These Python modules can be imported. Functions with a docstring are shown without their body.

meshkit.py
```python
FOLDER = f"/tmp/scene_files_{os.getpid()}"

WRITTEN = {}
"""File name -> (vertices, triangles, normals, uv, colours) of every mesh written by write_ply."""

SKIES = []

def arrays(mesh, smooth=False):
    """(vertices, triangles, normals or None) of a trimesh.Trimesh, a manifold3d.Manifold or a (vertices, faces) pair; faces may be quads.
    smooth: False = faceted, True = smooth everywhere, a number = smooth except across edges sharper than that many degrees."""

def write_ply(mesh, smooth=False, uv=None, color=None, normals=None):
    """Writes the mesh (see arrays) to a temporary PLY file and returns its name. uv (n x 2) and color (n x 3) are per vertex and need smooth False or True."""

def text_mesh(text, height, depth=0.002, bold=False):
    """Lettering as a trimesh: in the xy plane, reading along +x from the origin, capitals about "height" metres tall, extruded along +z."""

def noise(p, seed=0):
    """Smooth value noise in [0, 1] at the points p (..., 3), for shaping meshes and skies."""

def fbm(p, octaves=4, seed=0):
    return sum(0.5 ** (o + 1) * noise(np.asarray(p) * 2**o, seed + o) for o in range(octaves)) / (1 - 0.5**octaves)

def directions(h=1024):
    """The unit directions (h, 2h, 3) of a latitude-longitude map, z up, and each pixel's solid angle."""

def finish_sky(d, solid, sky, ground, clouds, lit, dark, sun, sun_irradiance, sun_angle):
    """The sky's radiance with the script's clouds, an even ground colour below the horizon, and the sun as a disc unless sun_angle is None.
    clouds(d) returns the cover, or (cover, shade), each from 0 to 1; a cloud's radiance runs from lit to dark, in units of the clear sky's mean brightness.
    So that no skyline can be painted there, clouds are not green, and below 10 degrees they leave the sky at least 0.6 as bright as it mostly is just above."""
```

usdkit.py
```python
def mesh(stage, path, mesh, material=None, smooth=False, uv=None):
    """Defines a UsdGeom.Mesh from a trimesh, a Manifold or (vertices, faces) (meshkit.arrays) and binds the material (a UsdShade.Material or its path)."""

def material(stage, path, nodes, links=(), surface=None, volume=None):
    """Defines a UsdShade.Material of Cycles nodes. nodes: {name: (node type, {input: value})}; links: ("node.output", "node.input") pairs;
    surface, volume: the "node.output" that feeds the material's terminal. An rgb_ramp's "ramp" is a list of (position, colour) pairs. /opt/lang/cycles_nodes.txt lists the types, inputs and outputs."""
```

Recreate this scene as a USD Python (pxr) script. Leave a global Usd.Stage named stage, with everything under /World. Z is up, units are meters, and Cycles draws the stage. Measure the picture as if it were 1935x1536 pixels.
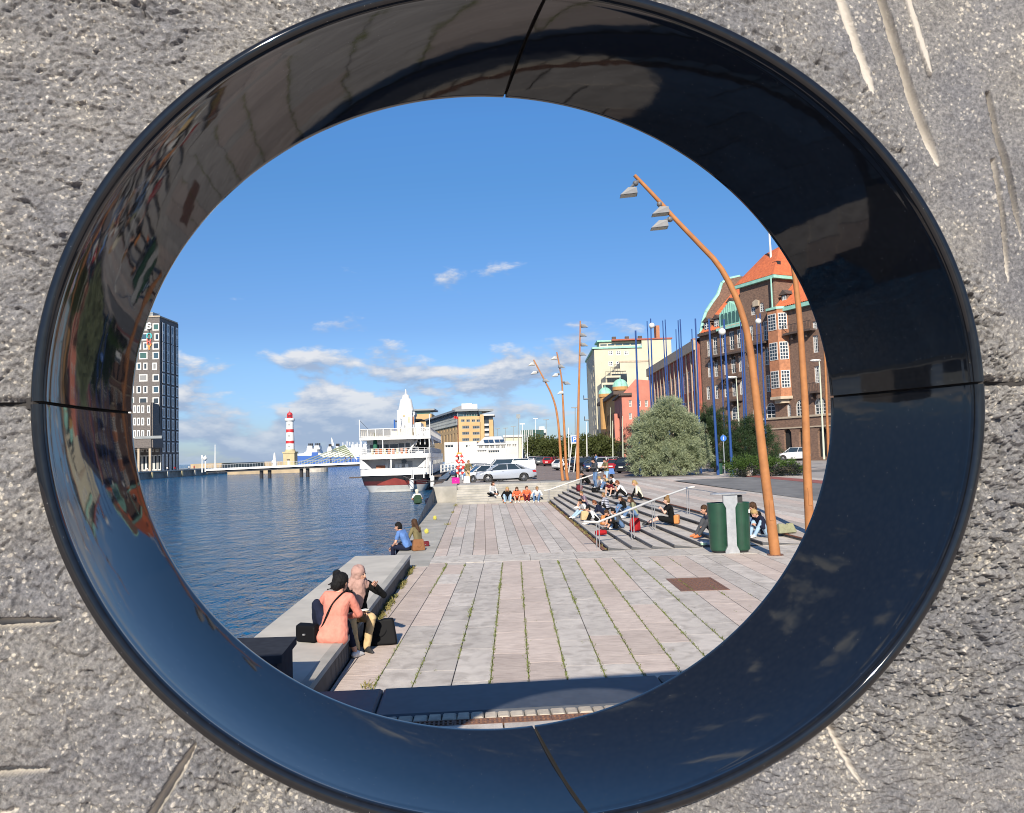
import math, random
import numpy as np, trimesh, usdkit, meshkit
import manifold3d as m3
from pxr import Usd, UsdGeom, UsdLux, UsdShade, Gf, Sdf, Vt

stage = Usd.Stage.CreateInMemory()
UsdGeom.SetStageUpAxis(stage, UsdGeom.Tokens.z)
UsdGeom.SetStageMetersPerUnit(stage, 1.0)
UsdGeom.Xform.Define(stage, '/World')
UsdGeom.Scope.Define(stage, '/World/Looks')
rnd = random.Random(7)
rng = np.random.default_rng(7)

# ---------------------------------------------------------------- camera
FPX, EYE = 1454.0, 3.0                       # focal length in photo pixels, eye height above the lower deck
PITCH, ROLL = math.atan(90 / FPX), math.radians(1.8)
cf = np.array([0, math.cos(PITCH), math.sin(PITCH)])
_r0 = np.array([1.0, 0, 0]); _u0 = np.cross(_r0, cf)
cr = _r0 * math.cos(ROLL) - _u0 * math.sin(ROLL)
cu = _u0 * math.cos(ROLL) + _r0 * math.sin(ROLL)
CAM = np.array([0, 0, EYE])
cam = UsdGeom.Camera.Define(stage, '/World/camera')
cam.CreateHorizontalApertureAttr(36.0)
cam.CreateVerticalApertureAttr(36.0 * 813 / 1024)
cam.CreateFocalLengthAttr(36.0 * FPX / 1935)
cam.CreateClippingRangeAttr(Gf.Vec2f(0.05, 60000))
cam.CreateExposureAttr(0.66)
_m = Gf.Matrix4d(1)
for _i, _v in enumerate((cr, cu, -cf, CAM)):
    _m.SetRow(_i, Gf.Vec4d(*map(float, _v), 1.0 if _i == 3 else 0.0))
cam.AddTransformOp().Set(_m)

def ray(px, py):
    return cf + cr * (px - 967.5) / FPX - cu * (py - 768) / FPX
def at(px, py, z=0.0):
    "the point of the level z seen at a pixel of the photograph"
    d = ray(px, py); return CAM + d * ((z - EYE) / d[2])
def aty(px, py, y):
    d = ray(px, py); return CAM + d * (y / d[1])

# ---------------------------------------------------------------- sky and sun
SUN_EL, SUN_AZ = math.radians(31.3), math.radians(184.5)      # azimuth of the direction towards the sun, atan2(x, y): behind the camera
sun = UsdLux.DistantLight.Define(stage, '/World/sun')
sun.CreateIntensityAttr(1.25); sun.CreateAngleAttr(0.53); sun.CreateNormalizeAttr(True)
sun.CreateColorAttr(Gf.Vec3f(1.0, 0.92, 0.79))
_d = np.array([math.sin(SUN_AZ) * math.cos(SUN_EL), math.cos(SUN_AZ) * math.cos(SUN_EL), math.sin(SUN_EL)])
_x = np.cross([0, 0, 1], _d); _x /= np.linalg.norm(_x); _y = np.cross(_d, _x)
_m = Gf.Matrix4d(1)
for _i, _v in enumerate((_x, _y, _d, (0, 0, 0))):
    _m.SetRow(_i, Gf.Vec4d(*map(float, _v), 1.0 if _i == 3 else 0.0))
sun.AddTransformOp().Set(_m)
dome = UsdLux.DomeLight.Define(stage, '/World/sky')
dome.CreateIntensityAttr(1.0)
dome.GetPrim().SetCustomDataByKey('kind', 'structure')
_sky = usdkit.material(stage, '/World/Looks/sky_look', {
    'tc': ('texture_coordinate', {}),
    'sky': ('sky_texture', {'sky_type': 'single_scattering', 'sun_disc': False, 'sun_elevation': SUN_EL, 'sun_rotation': SUN_AZ, 'air_density': 1.0, 'aerosol_density': 0.35, 'ozone_density': 2.6}),
    'tint': ('mix', {'mix_type': 'multiply', 'fac': 1.0}),
    'tr': ('rgb_ramp', {'ramp': [(0.0, (.37, .455, .66)), (.06, (.42, .53, .76)), (.12, (.45, .575, .76)), (.165, (.42, .545, .74)), (.34, (.41, .68, .89)), (.41, (.44, .76, 1.02)), (1.0, (.5, .8, 1.1))]}),
    'sep': ('separate_xyz', {}),
    'map': ('mapping', {'scale': (8.5, 8.5, 22.0), 'location': (2.9, 0.3, 0.0)}),
    'n1': ('noise_texture', {'scale': 1.0, 'detail': 7.0, 'roughness': 0.55, 'distortion': 0.15}),
    'map2': ('mapping', {'scale': (8.5, 8.5, 22.0), 'location': (2.9, 0.3, 0.27)}),
    'n2': ('noise_texture', {'scale': 1.0, 'detail': 7.0, 'roughness': 0.55, 'distortion': 0.15}),
    'map3': ('mapping', {'scale': (2.2, 2.2, 5.0), 'location': (3.1, 1.7, 0.4)}),
    'n3': ('noise_texture', {'scale': 1.0, 'detail': 2.0}),
    'thr': ('rgb_ramp', {'ramp': [(0.0, (0.28,) * 3), (0.03, (0.36,) * 3), (0.065, (0.42,) * 3), (0.11, (0.465,) * 3), (0.15, (0.55,) * 3), (0.2, (0.67,) * 3), (0.40, (0.70,) * 3), (0.46, (0.56,) * 3), (0.8, (0.56,) * 3), (1.0, (0.6,) * 3)]}),
    'big': ('math', {'math_type': 'multiply_add', 'value2': 0.34, 'value3': -0.17}),
    'sub': ('math', {'math_type': 'subtract'}),
    'add': ('math', {'math_type': 'add'}),
    'cov': ('map_range', {'range_type': 'smoothstep', 'from_min': 0.0, 'from_max': 0.12, 'to_min': 0.0, 'to_max': 0.93}),
    'dif': ('math', {'math_type': 'subtract'}),
    'lit': ('map_range', {'from_min': -0.05, 'from_max': 0.12, 'to_min': 0.0, 'to_max': 1.0, 'clamp': True}),
    'cc': ('mix', {'color1': (2.3, 2.95, 4.1)}), 'cl2': ('rgb_ramp', {'ramp': [(0.0, (3.0, 3.7, 4.7)), (.04, (4.0, 4.4, 5.0)), (.09, (5.2, 5.25, 5.4)), (1.0, (5.3, 5.35, 5.5))]}),
    'mixc': ('mix', {}),
    'bg': ('background_shader', {'strength': 0.1}),
}, [('tc.generated', 'sep.vector'), ('tc.generated', 'map.vector'), ('tc.generated', 'map2.vector'), ('tc.generated', 'map3.vector'), ('map.vector', 'n1.vector'), ('map2.vector', 'n2.vector'), ('map3.vector', 'n3.vector'),
    ('sep.z', 'thr.fac'), ('n3.fac', 'big.value1'), ('n1.fac', 'sub.value1'), ('thr.color', 'sub.value2'), ('sub.value', 'add.value1'), ('big.value', 'add.value2'), ('add.value', 'cov.value'),
    ('n1.fac', 'dif.value1'), ('n2.fac', 'dif.value2'), ('dif.value', 'lit.value'), ('sep.z', 'cl2.fac'), ('cl2.color', 'cc.color2'), ('lit.result', 'cc.fac'),
    ('sky.color', 'tint.color1'), ('sep.z', 'tr.fac'), ('tr.color', 'tint.color2'), ('cov.result', 'mixc.fac'), ('tint.color', 'mixc.color1'), ('cc.color', 'mixc.color2'), ('mixc.color', 'bg.color')], surface='bg.background')
UsdShade.MaterialBindingAPI.Apply(dome.GetPrim()).Bind(_sky)

# ---------------------------------------------------------------- helpers: scene tree
_used = {}
def numbered(path):
    n = _used.get(path, -1) + 1; _used[path] = n
    return path if n == 0 else f'{path}_{n:03d}'
def tag(p, label=None, cat=None, group=None, kind=None):
    pr = stage.GetPrimAtPath(p)
    for k, v in (('label', label), ('category', cat), ('group', group), ('kind', kind)):
        if v: pr.SetCustomDataByKey(k, v)
    return p
def thing(name, label, cat, loc=(0, 0, 0), rz=0.0, group=None, scale=None):
    p = numbered('/World/' + name); x = UsdGeom.Xform.Define(stage, p)
    x.AddTranslateOp().Set(Gf.Vec3d(*map(float, loc))); x.AddRotateZOp().Set(math.degrees(rz))
    if scale: x.AddScaleOp().Set(Gf.Vec3f(*([scale] * 3)))
    return tag(p, label, cat, group)
def group_node(name, kind='structure'):
    p = numbered('/World/' + name); UsdGeom.Xform.Define(stage, p); return tag(p, kind=kind)
def part(parent, name, mesh, look, smooth=False, label=None, kind=None):
    p = numbered(parent + '/' + name); usdkit.mesh(stage, p, mesh, LK(look), smooth=smooth)
    if label or kind: tag(p, label, None, None, kind)
    return p
def one(name, mesh, look, label=None, cat=None, group=None, kind=None, smooth=False):
    p = numbered('/World/' + name); usdkit.mesh(stage, p, mesh, LK(look), smooth=smooth); return tag(p, label, cat, group, kind)
def dup(src, label, loc, rz=0.0, group=None, scale=None, cat=None):
    base = src.rstrip('0123456789').rstrip('_') if src[-3:].isdigit() else src
    p = numbered(base); pr = stage.DefinePrim(p, 'Xform'); pr.GetReferences().AddInternalReference(src); pr.SetInstanceable(True)
    x = UsdGeom.Xformable(pr)
    ops = {o.GetOpName(): o for o in x.GetOrderedXformOps()}
    ops['xformOp:translate'].Set(Gf.Vec3d(*map(float, loc))); ops['xformOp:rotateZ'].Set(math.degrees(rz))
    if scale: ops['xformOp:scale'].Set(Gf.Vec3f(*([scale] * 3) if np.ndim(scale) == 0 else scale))
    tag(p, label, cat, group); return p
# ---------------------------------------------------------------- helpers: looks
_looks = {}
def LK(n):
    return _looks[n]
def look(name, col, rough=0.6, col2=None, scale=4.0, detail=4.0, bump=0.0, bscale=60.0, metallic=0.0, spec=0.5, coat=0.0, rnd_=0.0, stretch=(1, 1, 1), obj=False, lo=0.35, hi=0.65, ior=1.5, sheen=0.0):
    c2 = col2 if col2 is not None else tuple(c * 0.72 for c in col)
    n = {'p': ('principled_bsdf', {'roughness': rough, 'metallic': metallic, 'specular_ior_level': spec, 'coat_weight': coat, 'ior': ior, 'sheen_weight': sheen}),
         'g': ('geometry', {}), 'tc': ('texture_coordinate', {}),
         'm': ('mapping', {'scale': stretch}), 'n': ('noise_texture', {'scale': scale, 'detail': detail, 'roughness': 0.6}),
         'r': ('rgb_ramp', {'ramp': [(lo, c2), (hi, col)]})}
    l = [('tc.object' if obj else 'g.position', 'm.vector'), ('m.vector', 'n.vector'), ('n.fac', 'r.fac')]
    out = 'r.color'
    if rnd_:
        n['oi'] = ('object_info', {}); n['mr'] = ('map_range', {'to_min': 1 - rnd_, 'to_max': 1 + rnd_}); n['cx'] = ('combine_xyz', {}); n['mu'] = ('mix', {'mix_type': 'multiply', 'fac': 1.0})
        l += [('oi.random', 'mr.value'), ('mr.result', 'cx.x'), ('mr.result', 'cx.y'), ('mr.result', 'cx.z'), (out, 'mu.color1'), ('cx.vector', 'mu.color2')]; out = 'mu.color'
    l.append((out, 'p.base_color'))
    if bump:
        n['bn'] = ('noise_texture', {'scale': bscale, 'detail': 5.0, 'roughness': 0.65}); n['b'] = ('bump', {'strength': 1.0, 'distance': bump})
        l += [('m.vector', 'bn.vector'), ('bn.fac', 'b.height'), ('b.normal', 'p.normal')]
    _looks[name] = usdkit.material(stage, '/World/Looks/' + name, n, l, surface='p.BSDF'); return name
def plain(name, col, rough=0.5, metallic=0.0, spec=0.5, coat=0.0):
    return look(name, col, rough, tuple(c * 0.9 for c in col), scale=2.0, metallic=metallic, spec=spec, coat=coat)
# ---------------------------------------------------------------- helpers: meshes as (vertices, triangles)
def cat(parts):
    vs, fs, n = [], [], 0
    for v, f in parts:
        vs.append(v); fs.append(np.asarray(f) + n); n += len(v)
    return np.vstack(vs), np.vstack(fs)
_BF = np.array([[0, 2, 1], [0, 3, 2], [4, 5, 6], [4, 6, 7], [0, 1, 5], [0, 5, 4], [1, 2, 6], [1, 6, 5], [2, 3, 7], [2, 7, 6], [3, 0, 4], [3, 4, 7]])
def hexa(p):
    "eight corners: bottom ring then top ring, counter-clockwise from above"
    return np.asarray(p, float), _BF
def box(x0, y0, z0, x1, y1, z1):
    return hexa([(x0, y0, z0), (x1, y0, z0), (x1, y1, z0), (x0, y1, z0), (x0, y0, z1), (x1, y0, z1), (x1, y1, z1), (x0, y1, z1)])
def bevel_box(x0, y0, z0, x1, y1, z1, b):
    "a slab with chamfered top edges"
    a = [(x0, y0, z0), (x1, y0, z0), (x1, y1, z0), (x0, y1, z0)]
    c = [(x0, y0, z1 - b), (x1, y0, z1 - b), (x1, y1, z1 - b), (x0, y1, z1 - b)]
    d = [(x0 + b, y0 + b, z1), (x1 - b, y0 + b, z1), (x1 - b, y1 - b, z1), (x0 + b, y1 - b, z1)]
    f = []
    for o in (0, 4):
        for i in range(4):
            j = (i + 1) % 4; f += [[o + i, o + j, o + 4 + j], [o + i, o + 4 + j, o + 4 + i]]
    f += [[8, 9, 10], [8, 10, 11]]
    return np.array(a + c + d, float), np.array(f)
def obox(o, ax, ay, az):
    "box from corner o along three edge vectors"
    o, ax, ay, az = (np.asarray(q, float) for q in (o, ax, ay, az))
    return hexa([o, o + ax, o + ax + ay, o + ay, o + az, o + ax + az, o + ax + ay + az, o + ay + az])
def quad(a, b, c, d):
    return np.array([a, b, c, d], float), np.array([[0, 1, 2], [0, 2, 3]])
def frame_of(d):
    d = np.asarray(d, float) / np.linalg.norm(d); h = np.array([0, 0, 1.0]) if abs(d[2]) < 0.9 else np.array([1.0, 0, 0])
    x = np.cross(h, d); x /= np.linalg.norm(x); return x, np.cross(d, x), d
def tube(pts, r, n=8, caps=True):
    pts = np.asarray(pts, float); k = len(pts); r = np.broadcast_to(np.asarray(r, float), k)
    t = np.gradient(pts, axis=0); x, y, _ = frame_of(t[0]); V = []
    for i in range(k):
        d = t[i] / np.linalg.norm(t[i]); x = x - d * (x @ d); x /= np.linalg.norm(x); y = np.cross(d, x)
        a = np.arange(n) / n * 2 * np.pi
        V.append(pts[i] + r[i] * (np.outer(np.cos(a), x) + np.outer(np.sin(a), y)))
    V = np.vstack(V); F = []
    for i in range(k - 1):
        for j in range(n):
            a, b = i * n + j, i * n + (j + 1) % n; F += [[a, b, b + n], [a, b + n, a + n]]
    if caps:
        V = np.vstack([V, pts[0], pts[-1]]); c0, c1 = k * n, k * n + 1
        for j in range(n): F += [[c0, (j + 1) % n, j], [c1, (k - 1) * n + j, (k - 1) * n + (j + 1) % n]]
    return V, np.array(F)
def cyl(a, b, r0, r1=None, n=10):
    return tube([a, b], [r0, r0 if r1 is None else r1], n)
def lathe(prof, n=24, c=(0, 0, 0)):
    "profile of (radius, z)"
    prof = np.asarray(prof, float); a = np.arange(n) / n * 2 * np.pi; k = len(prof)
    V = np.vstack([np.stack([p[0] * np.cos(a), p[0] * np.sin(a), np.full(n, p[1])], 1) for p in prof]) + np.asarray(c, float)
    F = []
    for i in range(k - 1):
        for j in range(n):
            p, q = i * n + j, i * n + (j + 1) % n; F += [[p, q, q + n], [p, q + n, p + n]]
    return V, np.array(F)
def ball(c, r, sub=2, sc=(1, 1, 1)):
    m = trimesh.creation.icosphere(sub, 1.0); return m.vertices * np.asarray(sc) * r + np.asarray(c, float), np.array(m.faces)
def poly_extrude(poly, h, o=(0, 0, 0), ax=(1, 0, 0), ay=(0, 1, 0), az=(0, 0, 1)):
    "2-D shapely polygon or points, extruded by h along az in the frame o, ax, ay"
    from shapely.geometry import Polygon
    if not hasattr(poly, 'exterior'): poly = Polygon(poly)
    m = trimesh.creation.extrude_polygon(poly, 1.0, engine='earcut'); v = m.vertices
    ax, ay, az = (np.asarray(q, float) for q in (ax, ay, az)); f = np.array(m.faces)
    if np.dot(np.cross(ax, ay), az) * h < 0: f = f[:, ::-1]
    return np.asarray(o, float) + np.outer(v[:, 0], ax) + np.outer(v[:, 1], ay) + np.outer(v[:, 2] * h, az), f
def grid(P):
    "faces over an (m, n, 3) array of points"
    m, n = P.shape[:2]; i = np.arange(m * n).reshape(m, n)
    a, b, c, d = i[:-1, :-1].ravel(), i[1:, :-1].ravel(), i[1:, 1:].ravel(), i[:-1, 1:].ravel()
    return P.reshape(-1, 3), np.vstack([np.stack([a, b, c], 1), np.stack([a, c, d], 1)])
def rotz(mesh, a, c=(0, 0, 0)):
    v, f = mesh; c = np.asarray(c, float); R = np.array([[math.cos(a), -math.sin(a), 0], [math.sin(a), math.cos(a), 0], [0, 0, 1]]); return (v - c) @ R.T + c, f
def move(mesh, d):
    return mesh[0] + np.asarray(d, float), mesh[1]
def lerp(a, b, t):
    return np.asarray(a, float) * (1 - t) + np.asarray(b, float) * t
# ================================================================ the stone sculpture with the round opening
_c = (0.30, 0.285, 0.27)
def stone_look(name, lo, hi, groove):
    n = {'g': ('geometry', {}), 'p': ('principled_bsdf', {'roughness': 0.78, 'specular_ior_level': 0.45}),
         'at': ('attribute', {'attribute': 'cut'}),
         'n1': ('noise_texture', {'scale': 100.0, 'detail': 4.0, 'roughness': 0.7}), 'r1': ('rgb_ramp', {'ramp': [(0.36, lo), (0.52, tuple((a + b) / 2 for a, b in zip(lo, hi))), (0.66, hi)]}),
         'wn': ('noise_texture', {'scale': 60.0, 'detail': 2.0}), 'wm': ('mix', {'fac': 0.018}), 'v': ('voronoi_texture', {'scale': 58.0}), 'cl': ('noise_texture', {'scale': 9.0, 'detail': 3.0}), 'vs': ('math', {'math_type': 'multiply_add', 'value2': -0.75, 'value3': 0.345}), 'va': ('math', {'math_type': 'add'}), 'r2': ('rgb_ramp', {'ramp': [(0.0, (2.3, 2.2, 1.95)), (0.15, (2.0, 1.9, 1.7)), (0.24, (1.0, 1.0, 1.0)), (0.5, (0.92, 0.92, 0.93)), (1.0, (0.74, 0.74, 0.77))]}),
         'mu': ('mix', {'mix_type': 'multiply', 'fac': 1.0}),
         'n2': ('noise_texture', {'scale': 3.4, 'detail': 5.0}), 'r3': ('rgb_ramp', {'ramp': [(0.35, (0.82, 0.82, 0.86)), (0.65, (1.12, 1.08, 1.02))]}), 'mu2': ('mix', {'mix_type': 'multiply', 'fac': 1.0}),
         'gm': ('mix', {'color2': groove}),
         'bn': ('noise_texture', {'scale': 127.0, 'detail': 5.0, 'roughness': 0.75}), 'b': ('bump', {'strength': 1.0, 'distance': 0.0045})}
    l = [('g.position', 'n1.vector'), ('g.position', 'wn.vector'), ('g.position', 'wm.color1'), ('wn.color', 'wm.color2'), ('wm.color', 'v.vector'), ('g.position', 'cl.vector'), ('cl.fac', 'vs.value1'), ('v.distance', 'va.value1'), ('vs.value', 'va.value2'), ('g.position', 'n2.vector'), ('g.position', 'bn.vector'), ('n1.fac', 'r1.fac'), ('va.value', 'r2.fac'), ('r1.color', 'mu.color1'), ('r2.color', 'mu.color2'),
         ('n2.fac', 'r3.fac'), ('mu.color', 'mu2.color1'), ('r3.color', 'mu2.color2'), ('at.fac', 'gm.fac'), ('mu2.color', 'gm.color1'), ('gm.color', 'p.base_color'), ('bn.fac', 'b.height'), ('b.normal', 'p.normal')]
    _looks[name] = usdkit.material(stage, '/World/Looks/' + name, n, l, surface='p.BSDF')
stone_look('rough_granite', (0.095, 0.094, 0.096), (0.245, 0.238, 0.231), (0.44, 0.40, 0.35))
_looks['polished_granite'] = usdkit.material(stage, '/World/Looks/polished_granite', {
    'g': ('geometry', {}), 'v': ('voronoi_texture', {'scale': 45.0}), 'r': ('rgb_ramp', {'ramp': [(0.0, (0.30, 0.30, 0.31)), (0.035, (0.2, 0.2, 0.2)), (0.045, (0.009, 0.0095, 0.011)), (1.0, (0.006, 0.0065, 0.008))]}),
    'n': ('noise_texture', {'scale': 40.0, 'detail': 3.0}), 'rr': ('map_range', {'to_min': 0.02, 'to_max': 0.055}),
    'bn': ('noise_texture', {'scale': 6.0, 'detail': 2.0}), 'b': ('bump', {'strength': 0.5, 'distance': 0.0012}),
    'p': ('principled_bsdf', {'ior': 1.5, 'specular_ior_level': 0.5})},
    [('g.position', 'v.vector'), ('g.position', 'n.vector'), ('g.position', 'bn.vector'), ('v.distance', 'r.fac'), ('r.color', 'p.base_color'), ('n.fac', 'rr.value'), ('rr.result', 'p.roughness'), ('bn.fac', 'b.height'), ('b.normal', 'p.normal')], surface='p.BSDF')
look('dark_joint', (0.03, 0.026, 0.024), 0.9, bump=0.002)

WS = 1.5                                                     # size of the stone, all lengths below are in its own units
WC = CAM + (np.array([0.0672, 1.5, 3.1191]) - CAM) * WS; WPSI = 0.13
WT = np.array([math.cos(WPSI), math.sin(WPSI), 0]); WN = np.array([-math.sin(WPSI), math.cos(WPSI), 0]); WZ = np.array([0, 0, 1.0])
RA, RB, DEPTH = 0.911, 0.8063, 0.44
def wall_sz(px, py):
    d = ray(px, py); t = ((WC - CAM) @ WN) / (d @ WN); p = (CAM + d * t - WC) / WS; return np.array([p @ WT, p[2]])
def wall_pt(s, z, n):
    return WC + WS * (np.multiply.outer(s, WT) + np.multiply.outer(z, WZ) + np.multiply.outer(n, WN))
# drill grooves: two ends in the picture plane, half width, depth, whether it runs on past the first end
GROOVES = [((1590, -60), (1664, 168), 0.0115, .016), ((1665, -60), (1790, 306), 0.0125, .034), ((1722, -60), (1778, 130), .008, .008), ((-60, 1184), (112, 1176), .009, .026), ((-60, 1470), (88, 1460), .008, .026),
           ((262, 1580), (366, 1412), .0085, .034), ((1585, 1398), (1640, 1496), .006, .007), ((1922, 330), (1945, 440), .007, .03), ((1916, 462), (1924, 530), .006, .02), ((-40, 1560), (30, 1535), .008, .012)]
GR = [(wall_sz(*a), wall_sz(*b), w, d) for a, b, w, d in GROOVES]
from scipy.spatial import cKDTree
def _facets(step, seed, tilt, off):
    "broken stone: cells of random plane facets, wider than tall"
    r = np.random.default_rng(seed); n = int(6.0 * 3.6 * 1.5 / step ** 2); c = np.stack([r.uniform(-2.9, 3.2, n), r.uniform(-2.2, 1.3, n) * 1.5], 1); return cKDTree(c), c, np.clip(r.normal(0, tilt, (n, 2)), -1.5 * tilt, 1.5 * tilt), np.clip(r.normal(0, off, n), -1.4 * off, 1.4 * off)
FAC = [_facets(.036, 1, .14, .0022), _facets(.0125, 2, .40, .0021)]
def wall_relief(s, z):
    "depth of the rough face (positive = into the stone) and the groove mask"
    p = np.stack([s, z, np.zeros_like(s)], -1); fb = meshkit.fbm
    h = 0.034 * (fb(p * 2.6, 3, 1) - .5) + 0.016 * (fb(p * 8, 2, 14) - .5)
    w = p + 0.035 * np.stack([fb(p * 14, 3, 5) - .5, fb(p * 14, 3, 6) - .5, 0 * s], -1) + .012 * np.stack([fb(p * 60, 2, 7) - .5, fb(p * 60, 2, 8) - .5, 0 * s], -1)
    q = np.stack([w[..., 0] * .96 - w[..., 1] * .28, (w[..., 0] * .28 + w[..., 1] * .96) * 1.5], -1)
    smooth = 1 / (1 + np.exp(-(s + 0.55 * z - 1.08 + .12 * (fb(p * 5, 2, 20) - .5)) / .02))   # the sawn upper right corner is finer
    low = np.clip((fb(p * 2.2, 2, 33) - .42) * 5, .55, 1.25); rough = (1 - .70 * smooth) * low
    f = 0
    for lv_, (t, c, g, o) in enumerate(FAC):
        dd_, ii = t.query(q.reshape(-1, 2), k=2); i = ii[:, 0]; d = (q.reshape(-1, 2) - c[i]); f = f + (o[i] + (d * g[i]).sum(1)).reshape(s.shape)
        crack = (((ii[:, 0] * 7 + ii[:, 1] * 7) % (11 - 5 * lv_) == 0) & (o[ii[:, 0]] > o[ii[:, 1]] - 1)) * np.clip(1 - (dd_[:, 1] - dd_[:, 0]) / (.0050 - .0016 * lv_), 0, 1); f = f + (.010 - .005 * lv_) * crack.reshape(s.shape)
    h = h + (f + 0.007 * (fb(p * 130, 2, 4) - .5)) * rough + 0.016 * smooth
    cut = np.zeros_like(s)
    for a, b, w_, d in GR:
        ab = b - a; L = np.linalg.norm(ab); u = ((s - a[0]) * ab[0] + (z - a[1]) * ab[1]) / L
        o = (-(s - a[0]) * ab[1] + (z - a[1]) * ab[0]) / L + .0010 * (fb(p * 45, 2, 9) - .5) * 2
        ww = w_ * np.clip((L - u) / .05, 0.0, 1) ** .5; k = np.clip(1 - (o / np.maximum(ww, 1e-6)) ** 2, 0, 1) * (u > -.2) * (u < L)
        flat = np.clip(k * 4, 0, 1); h = h * (1 - flat) + (h * .25 + d * np.sqrt(k) * np.clip((L - u) / .10, 0, 1) ** .5 + .004) * flat; cut = np.maximum(cut, np.clip(k * 2.2, 0, 1))
    return h, cut
JOINTS = [math.radians(x) for x in (88.0, 180.0, 273.5, 360.0)]
S0, S1, Z0, Z1 = -2.7, 3.0, -2.0, 0.95
sculpture = thing('stone_sculpture', 'rough grey granite wall with a large polished black oval opening framing the view', 'sculpture')
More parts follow.
